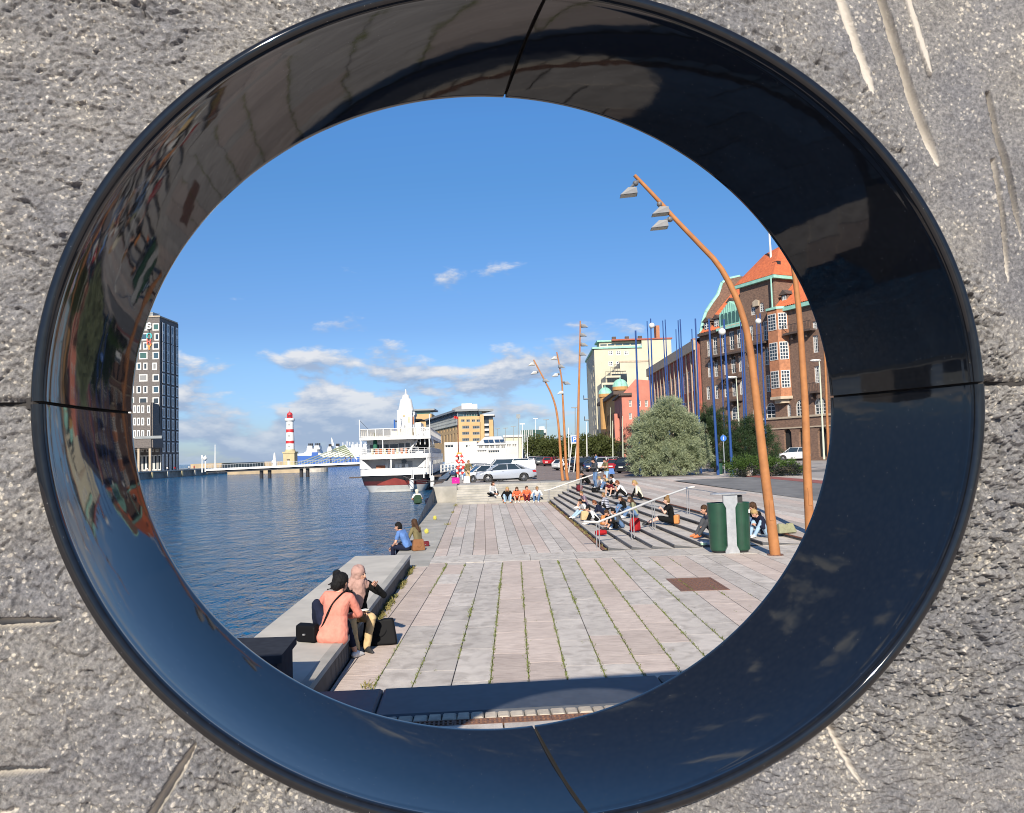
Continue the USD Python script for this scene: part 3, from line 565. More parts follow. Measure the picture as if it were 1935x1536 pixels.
# ---- weeds in the joints
def tufts(spots, h0, h1, n0, n1, spread):
    V, F = [], []
    for (x, y, z, s) in spots:
        for _ in range(rnd.randint(n0, n1)):
            a = rnd.uniform(0, 6.283); l = rnd.uniform(h0, h1) * s; px, py = x + rnd.gauss(0, spread[0]), y + rnd.gauss(0, spread[1]); k = len(V)
            dx, dy = math.cos(a) * l * .6, math.sin(a) * l * .6; w = .004 + .05 * l
            V += [(px - math.sin(a) * w, py + math.cos(a) * w, z), (px + math.sin(a) * w, py - math.cos(a) * w, z), (px + dx * .5 + math.sin(a) * w * .8, py + dy * .5 - math.cos(a) * w * .8, z + l * .75), (px + dx, py + dy, z + l * .9)]
            F += [[k, k + 1, k + 2], [k, k + 2, k + 3]]
    return np.array(V), np.array(F)
sp = []
for k in range(-3, 14):
    x = -.40 + .5125 * k; y = 10.2; dens = [.75, .6, .5, .95, .95, .9, .9, .95, .95, .9, .8, .6, .5, .5, .4, .3, .3][k + 3]
    ph_ = rnd.uniform(0, 10)
    while y < 21.5:
        g = meshkit.noise(np.array([k * 3.7, y * .55 + ph_, 0.5])); 
        if g < dens * .66 + .08 and rnd.random() < dens: sp.append((x, y, -.012, rnd.uniform(.5, 1.3) * (1.5 if g < .3 else .9)))
        y += rnd.uniform(.02, .09)
for _ in range(60): sp.append((rnd.uniform(-2.3, 6), rnd.uniform(10.5, 21), -.005, .4))
for k in range(13):
    for _ in range(14 if k < 2 else 4):
        y = rnd.uniform(24, 46); sp.append((-2.5 + .403 * k - .0385 * (y - 23.3), y, -.01, .7))
one('joint_weeds', tufts(sp, .012, .05, 4, 10, (.012, .05)), 'grass', 'green grass growing in the joints of the near paving', 'weeds', kind='stuff')
sp = []
for _ in range(150):
    t = rnd.uniform(.28, 1) ** 1.0; p = lerp(br0, br1, t); g = meshkit.noise(np.array([t * 14, 0.3, .1]))
    if g > .42: sp.append((p[0] + rnd.uniform(-.01, .10), p[1], -.01, rnd.uniform(.6, 1.4) * (g + .3)))
for y in (9.95, 10.3, 10.35): sp.append((rnd.uniform(-2.2, -1.9), y, 0, .8))
one('bench_weeds', tufts(sp, .03, .11, 8, 16, (.03, .06)), 'weed_dry', 'yellow green weeds growing along the foot of the concrete bench', 'weeds', kind='stuff')
sp = []
for _ in range(110):
    q = rnd.random(); p = step_top(0, q)[0]; sp.append((p[0] - .09 + rnd.uniform(-.06, .06), p[1], .01, rnd.uniform(.5, 1.2)))
for y in (34, 41, 46.2, 47.2): sp += [(kx(y) + rnd.uniform(-.05, .1), y + rnd.uniform(-.2, .2), 0, 1.3) for _ in range(4)]
one('step_weeds', tufts(sp, .03, .10, 4, 9, (.03, .08)), 'weed_dry', 'dry weeds in the gap at the foot of the side steps', 'weeds', kind='stuff')
# ================================================================ buildings
look('brick_dark', (0.21, 0.125, 0.085), 0.9, (0.115, 0.07, 0.052), scale=3.0, detail=10, bump=.01, bscale=9, stretch=(1, 1, 2.2))
look('brick_orange', (0.40, 0.17, 0.085), 0.9, (0.27, 0.115, 0.06), scale=3.0, detail=9)
look('brick_red', (0.34, 0.095, 0.065), 0.9, (0.26, 0.075, 0.052), scale=2.0, detail=9)
look('brick_grey', (0.15, 0.13, 0.12), 0.9, (0.085, 0.075, 0.07), scale=1.6, detail=10, bump=.02, bscale=5, stretch=(1, 1, 2.5))
look('roof_tile', (0.52, 0.13, 0.045), 0.8, (0.36, 0.085, 0.032), scale=2.5, detail=8, bump=.05, bscale=5)
look('copper_green', (0.28, 0.52, 0.42), 0.7, (0.20, 0.40, 0.33), scale=1.5)
look('stone_trim', (0.42, 0.34, 0.25), 0.85, (0.33, 0.27, 0.20), scale=2)
look('dark_trim', (0.085, 0.06, 0.05), 0.8)
look('beige_wall', (0.47, 0.435, 0.33), 0.9, (0.42, 0.39, 0.295), scale=.35, detail=8)
look('cream_wall', (0.50, 0.45, 0.34), 0.9, (0.44, 0.395, 0.30), scale=.4)
look('tan_wall', (0.47, 0.31, 0.15), 0.9, (0.41, 0.27, 0.13), scale=.3)
look('ochre_wall', (0.45, 0.25, 0.09), 0.9, (0.36, 0.20, 0.075), scale=.8)
look('pink_wall', (0.46, 0.17, 0.125), 0.9, (0.39, 0.145, 0.105), scale=.8)
look('white_paint', (0.78, 0.77, 0.74), 0.5, (0.70, 0.69, 0.66), scale=.5)
look('white_wall', (0.56, 0.55, 0.53), 0.8, (0.48, 0.47, 0.455), scale=.2)
look('grey_panel', (0.22, 0.24, 0.25), 0.6, (0.18, 0.19, 0.20), scale=.3)
plain('pane', (0.03, 0.04, 0.05), 0.06, spec=.8); plain('pane_blue', (0.04, 0.075, 0.10), 0.08, spec=.9); plain('pane_green', (0.05, 0.11, 0.09), 0.1, spec=.8)
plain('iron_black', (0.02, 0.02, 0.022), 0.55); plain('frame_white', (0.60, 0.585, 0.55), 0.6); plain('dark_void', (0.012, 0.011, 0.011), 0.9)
plain('sign_white', (0.75, 0.78, 0.76), 0.5); plain('sign_teal', (0.05, 0.42, 0.42), 0.5); plain('sign_red', (0.55, 0.08, 0.06), 0.5); plain('sign_orange', (0.65, 0.25, 0.05), 0.5)
plain('curtain', (0.20, 0.20, 0.20), 0.5)

class Face:
    "a vertical face from A along d; n points outwards"
    def __init__(s, A, B):
        s.A = np.array([*A[:2], 0.0]); e = np.array([B[0] - A[0], B[1] - A[1], 0.0]); s.L = np.linalg.norm(e); s.d = e / s.L; s.n = np.array([s.d[1], -s.d[0], 0.0])
        if s.n @ (CAM - s.A) < 0: s.n = -s.n
    def uz(s, px, py):
        r = ray(px, py); t = ((s.A - CAM) @ s.n) / (r @ s.n); p = CAM + r * t; return np.array([(p - s.A) @ s.d, p[2]])
    def pt(s, u, z, o=0.0): return s.A + s.d * u + s.n * o + np.array([0, 0, z])
    def rect(s, x0, y0, x1, y1):
        a, b = s.uz(x0, (y0 + y1) / 2), s.uz(x1, (y0 + y1) / 2); m = (x0 + x1) / 2
        return (a[0], s.uz(m, y1)[1], b[0] - a[0], s.uz(m, y0)[1] - s.uz(m, y1)[1])
    def slab(s, u0, z0, u1, z1, o0, o1):
        return obox(s.pt(u0, z0, o0), s.d * (u1 - u0), s.n * (o1 - o0), (0, 0, z1 - z0))
    def ext(s, poly, o0, o1): return poly_extrude(poly, o1 - o0, s.pt(0, 0, o0), s.d, (0, 0, 1), s.n)
def arch_poly(u, z, w, h, pointed=False):
    r = w / 2; n = 8; pts = [(u, z), (u + w, z)]
    for i in range(n + 1):
        a = math.pi * i / n; pts.append((u + r + r * math.cos(a), z + h - r * (1.15 if pointed else 1) + r * math.sin(a) * (1.15 if pointed else 1)))
    return pts
def wall_with(th, F, u0, z0, u1, z1, wins, lk, t=.35, top=None, name='wall', fr='frame_white', pn='pane', fw=.07, rec=.14, mull=(1, 1), label=None):
    "a wall with true openings, and a window (frame > pane) in each"
    from shapely.geometry import Polygon, box as sbox
    outer = Polygon(top) if top else sbox(u0, z0, u1, z1)
    for w in wins:
        u, z, a, b = w[:4]; k = w[4] if len(w) > 4 else None
        hole = Polygon(arch_poly(u, z, a, b)) if k in ('arch', 'door') else sbox(u, z, u + a, z + b)
        outer = outer.difference(hole)
    gs = [g for g in getattr(outer, 'geoms', [outer]) if g.area > .02]
    part(th, name, cat([F.ext(g, -t, 0) for g in gs]), lk, label=label)
    for w in wins:
        u, z, a, b = w[:4]; k = w[4] if len(w) > 4 else None; pl = w[5] if len(w) > 5 else pn; m = w[6] if len(w) > 6 else mull
        if k == 'door':
            part(th, 'doorway', F.ext(arch_poly(u, z, a, b), -t - .02, -t + .02), 'dark_void'); continue
        shape = Polygon(arch_poly(u, z, a, b)) if k == 'arch' else sbox(u, z, u + a, z + b)
        inner = shape.buffer(-fw, join_style=2); bars = []
        if not inner.is_empty: bars.append(F.ext(shape.difference(inner), -rec - .06, -rec))
        for i in range(1, m[0] + 1): bars.append(F.slab(u + a * i / (m[0] + 1) - fw * .35, z + fw, u + a * i / (m[0] + 1) + fw * .35, z + b - fw * (1 if k != 'arch' else 1.5), -rec - .05, -rec - .01))
        for i in range(1, m[1] + 1): bars.append(F.slab(u + fw, z + b * i / (m[1] + 1) - fw * .3, u + a - fw, z + b * i / (m[1] + 1) + fw * .3, -rec - .048, -rec - .012))
        wd = part(th, 'window', cat(bars), fr); part(wd, 'pane', F.ext(shape, -rec - .09, -rec - .055), pl)
def core(th, pts, z0, z1, lk, name='core'):
    part(th, name, poly_extrude([tuple(p[:2]) for p in pts], z1 - z0, (0, 0, z0)), lk)

# ---------------------------------------------------------------- brown brick building with the stepped roofline
bL = np.array([27.9, 112.0]); bR = bL + np.array([.433, -.901]) * 31
br = thing('brown_brick_building', 'large brown brick building with orange tiled roof, curved gable, green copper trim and white windows', 'building')
F = Face(bL, bR)
def q6(x, y): return (x / 6.4 + 1310, y / 6.4 + 460)
def q7(x, y): return (x / 6.4 + 1330, y / 6.4 + 680)
def R6(x0, y0, x1, y1, *k): return (*F.rect(*q6(x0, y0), *q6(x1, y1)), *k)
def R7(x0, y0, x1, y1, *k): return (*F.rect(*q7(x0, y0), *q7(x1, y1)), *k)
ZB = 0.6
uT0, uT1 = F.uz(*q6(575, 900))[0], F.uz(*q6(985, 700))[0]
zE = F.uz(*q6(300, 1050))[1]; zT = F.uz(*q6(960, 385))[1]; zE2 = F.uz(*q6(1330, 720))[1]
wl = [R6(a, b, c, d) for a, b, c, d in [(165, 1170, 205, 1370), (235, 1130, 290, 1345), (345, 1090, 392, 1325), (435, 1060, 495, 1285), (525, 1035, 578, 1265), (250, 1412, 300, 1610), (370, 1385, 410, 1590), (455, 1360, 512, 1570), (545, 1340, 590, 1550)]]
wl += [R7(a, b, c, d) for a, b, c, d in [(45, 30, 80, 210), (130, 300, 175, 470), (245, 280, 290, 450), (340, 260, 390, 440), (430, 245, 472, 420), (30, 320, 75, 480)]]
wl += [(*F.rect(*q7(60, 560), *q7(130, 720)), 'arch'), (*F.rect(*q7(330, 560), *q7(430, 720)), 'arch'), (*F.rect(*q7(470, 540), *q7(540, 715)), 'arch')]
wl = [(w[0], w[1], w[2], w[3], *(w[4:] or (None,)), 'pane', (1, 3)) for w in wl if w[0] > .3 and w[0] + w[2] < uT0 - .15]
def dd(ws):
    out = []
    for w in ws:
        if all(w[0] > o[0] + o[2] + .05 or o[0] > w[0] + w[2] + .05 or w[1] > o[1] + o[3] + .05 or o[1] > w[1] + w[3] + .05 for o in out): out.append(w)
    return out
wall_with(br, F, 0, ZB, uT0, zE, dd(wl), 'brick_dark', fw=.12, rec=.1)
wt = [(*F.rect(*q6(695, 755), *q6(750, 865)), 'arch'), (*F.rect(*q6(797, 712), *q6(852, 828)), 'arch'), R6(845, 935, 908, 1170), R6(680, 990, 727, 1175), R6(860, 1255, 927, 1468), R7(750, 180, 815, 385), (*F.rect(*q7(752, 515), *q7(865, 708)), 'arch'), R6(655, 1300, 700, 1490), R7(585, 215, 640, 410), (*F.rect(*q7(590, 530), *q7(690, 715)), 'arch')]
wt = [(w[0], w[1], w[2], w[3], *(w[4:] or (None,)), 'pane', (1, 3)) for w in wt if w[0] > uT0 + .1 and w[0] + w[2] < uT1 - .1]
wall_with(br, F, uT0, ZB, uT1, zT, dd(wt), 'brick_dark', fw=.12, rec=.1, t=.4)
wr = [R6(1445, 1110, 1512, 1320), R7(1335, 75, 1400, 280), (*F.rect(*q7(925, 540), *q7(966, 700)), 'arch'), (*F.rect(*q7(1005, 530), *q7(1052, 690)), 'arch'), (*F.rect(*q7(1110, 480), *q7(1230, 682)), 'arch'), (*F.rect(*q7(1335, 445), *q7(1480, 660)), 'arch'),
      (*F.rect(*q7(968, 832), *q7(1062, 1110)), 'door'), (*F.rect(*q7(1150, 820), *q7(1262, 1130)), 'door'), (*F.rect(*q7(1380, 810), *q7(1505, 1172)), 'door'), R6(1440, 940, 1500, 1040)]
base_r = wr[7:9]
wr = [(w[0], w[1], w[2], w[3], *(w[4:] or (None,)), 'pane', (2, 4)) for w in wr]
wr = [w for w in wr if w[0] > uT1 + .1] + [(u, zE2 - 9.2 + 0, 1.0, 2.3, None, 'pane', (2, 3)) for u in (25.5, 28.3)] + [(u, zE2 - 5.2, 1.0, 2.3, None, 'pane', (2, 3)) for u in (25.5, 28.3)]
wall_with(br, F, uT1, ZB, 31, zE2, dd(wr), 'brick_dark', fw=.11, rec=.12)
# rest of the volume and the roofs
def corner(u, w): p = F.pt(u, 0, -w); return p[:2]
core(br, [corner(.05, .42), corner(30.9, .42), corner(30.9, 14), corner(.05, 14)], ZB, zE - .1, 'dark_void', 'back_volume')
HR = 7.0; zRidge = zE + 7.4
def roof(u0, u1, zl, zr, ov=.45):
    a, b, c, d = F.pt(u0, zl, ov), F.pt(u1, zl, ov), F.pt(u1, zr, -HR), F.pt(u0, zr, -HR); e, f = F.pt(u1, zl, -2 * HR), F.pt(u0, zl, -2 * HR)
    n = max(2, int((u1 - u0) / .33)); V, Fc = [], []
    for i in range(n + 1):                                   # corrugated rows of pantiles
        for j in range(2):
            t = (i + (.0 if j == 0 else .5)) / n
            if t > 1: continue
            lift = np.array([0, 0, .09 * j]); k = len(V); V += [lerp(a, b, t) + lift, lerp(d, c, t) + lift, lerp(f, e, t) + lift]
            if k: Fc += [[k - 3, k, k + 1], [k - 3, k + 1, k - 2], [k - 2, k + 1, k + 2], [k - 2, k + 2, k - 1]]
    return np.array(V), np.array(Fc)
part(br, 'roof', roof(.35, uT0 - .02, zE + .05, zRidge), 'roof_tile')
part(br, 'roof', roof(uT1 + .05, 31, zE2 + .05, zE2 + 7.2), 'roof_tile')
P5 = lambda u, z, w: F.pt(u, z, -w)
um = (uT0 + uT1) / 2; tw = 8.0; pk = F.uz(*q6(985, 128)); zP = zT + 4.6
tri = np.array([P5(uT0 - .5, zT, -.5), P5(uT1 + .5, zT, -.5), P5(uT1 + .5, zT, tw), P5(uT0 - .5, zT, tw), P5(um + 1.2, zP, tw * .42), P5(um - 1.6, zP - .4, tw * .42)])
part(br, 'tower_roof', (tri, np.array([[0, 1, 4], [0, 4, 5], [1, 2, 4], [2, 3, 5], [2, 5, 4], [3, 0, 5]])), 'roof_tile')
part(br, 'copper_gutter', cat([F.slab(uT0 - .55, zT - .45, uT1 + .55, zT - .05, .02, .5), obox(P5(uT1 + .02, zT - .45, 0), F.d * .5, -F.n * tw, (0, 0, .4))]), 'copper_green')
part(br, 'tower_side', cat([obox(P5(uT1 - .4, zE2, .02), F.d * .38, -F.n * (tw - .5), (0, 0, zT - zE2 - .05)), obox(P5(uT0 + .02, zE, .02), F.d * .38, -F.n * (tw - .5), (0, 0, zT - zE - .05))]), 'brick_dark')
part(br, 'copper_gutter', F.slab(uT1 + .1, zE2 - .5, 31, zE2 - .02, .02, .5), 'copper_green')
part(br, 'cornice', F.slab(.0, zE - .35, uT0 - .02, zE + .02, .02, .55), 'dark_trim')
part(br, 'downpipe', cyl(F.pt(uT1 + .1, zE2, .55), F.pt(uT1 + .1, zT - .4, .55), .1), 'copper_green')
# curved gable at the far end
G = Face(F.pt(.0, 0)[:2], F.pt(0, 0, -14)[:2])
def guz(x, y):
    r = ray(*q6(x, y)); nn = F.d; t = ((G.A - CAM) @ nn) / (r @ nn); p = CAM + r * t; return ((p - G.A) @ G.d, p[2])
pts = [guz(x, y) for x, y in [(95, 1090), (105, 1030), (120, 950), (160, 830), (230, 720), (300, 625), (330, 540), (350, 480), (430, 430), (560, 400)]]
pts = [(max(-.5, p[0]), p[1]) for p in pts]; wmax = pts[-1][0]
poly = pts + [(2 * wmax - p[0] + .5, p[1]) for p in pts[::-1]] 
poly = [(poly[0][0], ZB + 8)] + poly + [(poly[-1][0], ZB + 8)]
gd = lambda pl, o0, o1: poly_extrude(pl, o1 - o0, G.A + F.d * o0, G.d, (0, 0, 1), F.d)
part(br, 'curved_gable', gd(poly, -.4, .3), 'brick_orange' if False else 'stone_trim' if False else 'brick_dark')
cop = []
for a, b in zip(pts, pts[1:]):
    p, q = G.A + G.d * a[0] + [0, 0, a[1]], G.A + G.d * b[0] + [0, 0, b[1]]; cop.append(tube([p - F.d * .05, q - F.d * .05], .3, 6))
part(br, 'copper_coping', cat(cop), 'copper_green')
# dormers
def dormer(x0, y0, x1, y1, dep=1.6):
    u, z, w, h = R6(x0, y0, x1, y1); t = np.clip((z - zE) / (zRidge - zE) * HR, .3, 6) - .3
    f = lambda a, b, c: F.pt(a, b, -t + c)
    b_ = obox(f(u - .15, z - .3, 0), F.d * (w + .3), -F.n * dep, (0, 0, h + .45)); rf = [f(u - .4, z + h + .1, .25), f(u + w / 2, z + h + .75, .25), f(u + w + .4, z + h + .1, .25)]
    rb = [p - F.n * (dep + .3) for p in rf]
    V = np.array(rf + rb); d = part(br, 'dormer', b_, 'brick_dark'); part(d, 'dormer_roof', (V, np.array([[0, 2, 1], [3, 4, 5], [0, 1, 4], [0, 4, 3], [1, 2, 5], [1, 5, 4], [0, 3, 5], [0, 5, 2]])), 'dark_trim')
    part(d, 'dormer_window', cat([obox(f(u + i * w / 2 + .03, z, .01), F.d * (w / 2 - .06), F.n * .05, (0, 0, h)) for i in range(2)]), 'frame_white')
    part(d, 'dormer_pane', cat([obox(f(u + i * w / 2 + .12, z + h * j / 3 + .08, .055), F.d * (w / 2 - .24), F.n * .02, (0, 0, h / 3 - .14)) for i in range(2) for j in range(3)]), 'pane')
for q in [(272, 705, 322, 808), (383, 655, 432, 755), (250, 920, 302, 1020), (140, 955, 192, 1055), (1030, 625, 1082, 775)]: dormer(*q)
# green timber pediment over the eaves
u0, z0 = F.uz(*q6(340, 1000)); u1, _ = F.uz(*q6(600, 930)); zc = F.uz(*q6(340, 860))[1]; up, zp = F.uz(*q6(480, 690)); z0 = zE + .1
pd = part(br, 'green_pediment', F.ext([(u0, z0), (u1, z0), (u1, zc), ((u0 + u1) / 2, zp), (u0, zc)], -1.8, .3), 'copper_green')
part(pd, 'pediment_batten', cat([F.slab(u0 + .2 + i * (u1 - u0 - .4) / 9 - .03, zc, u0 + .2 + i * (u1 - u0 - .4) / 9 + .03, zc + (zp - zc) * (1 - abs(i - 4.5) / 5.2), .3, .36) for i in range(10)]), 'copper_green')
for i in range(5):
    a = u0 + .25 + i * (u1 - u0 - .5) / 5; part(pd, 'pediment_window', F.ext(arch_poly(a + .08, z0 + .4, (u1 - u0 - .5) / 5 - .16, zc - z0 - .4), .3, .34), 'pane_green')
part(br, 'copper_gutter', F.slab(u0 - .3, z0 - .35, u1 + .2, z0, .02, .75), 'copper_green')
# stone ledges, balconies
def ledge(x0, y0, x1, y1, q=q6, dep=.9):
    a, b = F.uz(*q(x0, y0)), F.uz(*q(x1, y1)); z = (a[1] + b[1]) / 2; l = part(br, 'balcony', F.slab(a[0], z - .25, b[0], z, .02, dep), 'stone_trim' if dep < .5 else 'dark_trim')
    n = max(2, int((b[0] - a[0]) / 1.6)); part(l, 'bracket', cat([F.slab(a[0] + (i + .5) * (b[0] - a[0]) / n - .12, z - .9, a[0] + (i + .5) * (b[0] - a[0]) / n + .12, z - .25, .02, dep * .6) for i in range(n)]), 'dark_trim')
    n = max(3, int((b[0] - a[0]) / .22)); part(l, 'railing', cat([F.slab(a[0], z + .95, b[0], z + 1.0, dep - .06, dep - .02)] + [F.slab(a[0] + i * (b[0] - a[0]) / n - .015, z, a[0] + i * (b[0] - a[0]) / n + .015, z + .95, dep - .05, dep - .03) for i in range(n + 1)]), 'iron_black', kind='stuff')
for q in [(225, 1372, 640, 1292), (728, 1218, 918, 1182)]: ledge(*q)
ledge(1140, 1100, 1480, 1020)
for q in [(235, 225, 300, 215), (330, 210, 470, 190), (340, 490, 475, 465), (1305, 380, 1440, 375)]: ledge(*q, q=q7)
part(br, 'string_course', cat([F.slab(uT0 + .2, F.uz(*q7(900, 705))[1] - .12, 31, F.uz(*q7(900, 705))[1] + .12, .02, .16)]), 'stone_trim')
part(br, 'string_course', cat([F.slab(uT0 + .2, F.uz(*q7(900, 830))[1] - .08, 31, F.uz(*q7(900, 830))[1] + .08, .02, .12)]), 'stone_trim')
# three-sided bay
ba, bb = F.uz(*q6(925, 1000))[0], F.uz(*q6(1150, 1000))[0]; bz0, bz1 = F.uz(*q7(960, 445))[1], F.uz(*q6(1010, 815))[1]
pl = [F.pt(ba, 0, .02), F.pt(ba + .75, 0, 1.1), F.pt(bb - .75, 0, 1.1), F.pt(bb, 0, .02)]
bay = part(br, 'bay_window', poly_extrude([tuple(p[:2]) for p in pl], bz1 - bz0, (0, 0, bz0)), 'brick_orange')
pl2 = [F.pt(ba - .15, 0, .02), F.pt(ba + .7, 0, 1.25), F.pt(bb - .7, 0, 1.25), F.pt(bb + .15, 0, .02)]
part(bay, 'bay_roof', poly_extrude([tuple(p[:2]) for p in pl2], .3, (0, 0, bz1)), 'copper_green'); part(bay, 'bay_base', poly_extrude([tuple(p[:2]) for p in pl2], .35, (0, 0, bz0 - .35)), 'stone_trim')
part(bay, 'bay_base', poly_extrude([tuple(lerp(p, F.pt((ba + bb) / 2, 0, .02), .35)[:2]) for p in pl2], .5, (0, 0, bz0 - .85)), 'stone_trim')
BF = [Face(pl[1], pl[2]), Face(pl[0], pl[1]), Face(pl[2], pl[3])]
for zz, h in ((F.uz(*q6(1070, 1050))[1], 2.1), (F.uz(*q6(1090, 1410))[1], 2.25), (F.uz(*q7(980, 340))[1], 2.2)):
    for f in BF:
        w = min(1.35, f.L - .25); a = (f.L - w) / 2; nb = 3 if w > .9 else 2
        wd = part(bay, 'bay_frame', f.slab(a, zz, a + w, zz + h, .0, .06), 'frame_white')
        part(bay, 'bay_pane', cat([f.slab(a + .07 + i * (w - .1) / nb, zz + .08 + j * (h - .1) / 5, a + (i + 1) * (w - .1) / nb, zz + (j + 1) * (h - .1) / 5, .061, .07) for i in range(nb) for j in range(5)]), 'pane', kind='stuff')
part(br, 'shield_ornament', F.ext([(F.uz(*q6(735, 720))[0], F.uz(*q6(770, 760))[1]), (F.uz(*q6(800, 700))[0], F.uz(*q6(770, 760))[1]), (F.uz(*q6(805, 700))[0], F.uz(*q6(770, 700))[1]), (F.uz(*q6(770, 700))[0], F.uz(*q6(770, 680))[1]), (F.uz(*q6(733, 700))[0], F.uz(*q6(770, 700))[1])], .02, .3), 'stone_trim')
part(br, 'roof_hatch', obox(P5(um + 1.9, zT + 1.6, 1.2), F.d * .9, -F.n * .6, (0, 0, .5)), 'iron_black')
for w in base_r[1:] + [wr[0]][:0]:
    part(br, 'stone_plinth', F.slab(w[0] + w[2] + .2, ZB, w[0] + w[2] + 1.0, ZB + 1.3, .02, .3), 'stone_trim')
fp = P5(F.uz(*q6(800, 350))[0], zT + 1.2, 2.2)
flag = one('rooftop_pole', cat([tube([fp, fp + [-.15, 0, 13]], [.16, .07], 8), cyl(fp - [0, 0, .6], fp + [0, 0, .3], .3)]), 'frame_white', 'tall white pole standing on the orange roof of the brown brick building', 'pole')

# ---------------------------------------------------------------- red brick building with pilasters
rd = thing('red_brick_building', 'long red brick building with pale pilasters behind the blue masts', 'building')
A, B = np.array([27.3, 112.6]), np.array([27.2, 152.0]); f = Face(A, B); zt = f.uz(1325, 639)[1]
wins = [(1.5 + i * 3.0, z, 1.5, 3.2, None, 'pane', (1, 2)) for i in range(13) for z in (2.2, 7.0, 11.6) if z + 3.4 < zt]
wall_with(rd, f, 0, ZB, 39.4, zt, wins, 'brick_red', fw=.12, rec=.06, fr='frame_white')
part(rd, 'cornice', f.slab(-.2, zt - 1.2, 39.6, zt + .3, .02, .35), 'stone_trim')
for i in range(13): part(rd, 'pilaster', f.slab(i * 3.0 - .15, ZB, i * 3.0 + .35, zt - 1.2, .02, .14), 'stone_trim')
core(rd, [f.pt(0.05, 0, -.4), f.pt(39.3, 0, -.4), f.pt(39.3, 0, -16), f.pt(.05, 0, -16)], ZB, zt, 'brick_red', 'back_volume')
part(rd, 'roof', hexa([f.pt(u, zt + z, o) for z, e in ((.3, 0), (2.2, 5)) for u, o in ((0, .3 - e), (39, .3 - e), (39, -16 + e), (0, -16 + e))][:8]), 'dark_trim')
part(rd, 'chimney', box(31, 118, zt, 32.4, 120, zt + 4), 'brick_orange'); part(rd, 'chimney', box(32, 134, zt, 33, 135.4, zt + 3.6), 'brick_orange')
# ---------------------------------------------------------------- pink and ochre houses, beige block
def q3(x, y): return (x / 4.8 + 1000, y / 4.8 + 580)
def P3(x, y, d): return aty(*q3(x, y), d)
pk = thing('pink_house', 'pink plastered house with a gabled roof beside the ochre house', 'building'); d = 138
a, b = P3(842, 900, d), P3(1100, 900, d); f = Face(a, b); gz = lambda x, y: tuple(f.uz(*q3(x, y)))
wall_with(pk, f, 0, ZB, f.L, 10, [(*f.rect(*q3(x, y), *q3(x + 26, y + 58)), None, 'pane', (1, 1)) for x in (905, 985, 1050) for y in (845, 960)], 'pink_wall', top=[(0, ZB), (f.L, ZB), (f.L, gz(1085, 665)[1]), (gz(1010, 660)[0], gz(1010, 660)[1]), (gz(965, 665)[0], gz(965, 655)[1]), (0, gz(842, 800)[1])], fw=.1)
lf = Face(a, a + np.array([.6, 14, 0])); hz = gz(842, 800)[1]
wall_with(pk, lf, .1, ZB, 14, hz, [(1.4 + i * 3.2, z, 1.2, 1.9, None, 'pane', (1, 1)) for i in range(4) for z in (3.2, 7.4, 11.4) if z + 2.2 < hz], 'pink_wall', fw=.1)
core(pk, [f.pt(.4, 0, -.4), f.pt(f.L, 0, -.4), f.pt(f.L, 0, -13), f.pt(.4, 0, -13)], ZB, hz - .2, 'pink_wall', 'back_volume')
part(pk, 'bay', lf.slab(6.2, 4, 8.2, hz - 3, .02, .9), 'pink_wall'); part(pk, 'cornice', cat([f.slab(-.3, hz - .1, f.L * .35, hz + .35, .02, .5), lf.slab(.05, hz - .1, 14, hz + .3, .02, .5)]), 'dark_trim')
part(pk, 'chimney', box(a[0] + 8.6, 142, hz, a[0] + 10, 144, hz + 4.6), 'white_wall')
oc = thing('ochre_house', 'ochre and black house with two green copper domes', 'building'); d = 152
a = P3(800, 900, d); b = P3(640, 900, 190); f = Face(a, b); zt = f.uz(*q3(720, 845))[1]
wins = [(1.2 + i * 3.1, z, 1.5, 2.3, None, 'pane', (1, 1)) for i in range(int(f.L / 3.1)) for z in (1.6, 5.2, 8.6, 12.0) if z + 2.5 < zt]
wall_with(oc, f, 0, ZB, f.L, zt, wins, 'ochre_wall', fr='dark_trim', fw=.14, rec=.05)
core(oc, [f.pt(.05, 0, -.4), f.pt(f.L, 0, -.4), f.pt(f.L, 0, -14), f.pt(.05, 0, -14)], ZB, zt - .05, 'ochre_wall', 'back_volume'); part(oc, 'cornice', f.slab(-.1, zt, f.L, zt + .7, -14, .7), 'dark_trim')
for (x, y, dd_, rr) in ((690, 790, 176, 5.4), (827, 725, 160, 6.4)):
    c = P3(x, y, dd_); rad = rr * dd_ / 1454 * 2.15; t_ = part(oc, 'turret', lathe([(rad * .93, 8), (rad * .93, c[2] - .8), (rad * 1.1, c[2] - .7), (rad * 1.1, c[2]), (0, c[2])], 16, (c[0], c[1], 0)), 'ochre_wall')
    part(t_, 'dome', lathe([(rad * math.cos(a_) , c[2] + rad * 1.05 * math.sin(a_)) for a_ in np.linspace(0, 1.5, 9)] + [(.12, c[2] + rad * 1.05), (.05, c[2] + rad * 1.5)], 18, (c[0], c[1], 0)), 'copper_green', smooth=50)
    part(t_, 'dome_rib', cat([tube([(c[0] + rad * 1.01 * math.cos(a_) * math.cos(k), c[1] + rad * 1.01 * math.cos(a_) * math.sin(k), c[2] + rad * 1.06 * math.sin(a_)) for a_ in np.linspace(0, 1.5, 6)], .09, 4) for k in np.arange(8) * math.pi / 4]), 'copper_green', kind='stuff')
be = thing('beige_block', 'tall pale beige apartment block with few windows beyond the domed house', 'building'); d = 200
a, b = P3(588, 390, d), P3(1290, 390, d); f = Face(a, b); zt = f.uz(*q3(700, 378))[1]; zp = f.uz(*q3(1000, 298))[1]
um_ = f.uz(*q3(1022, 380))[0]
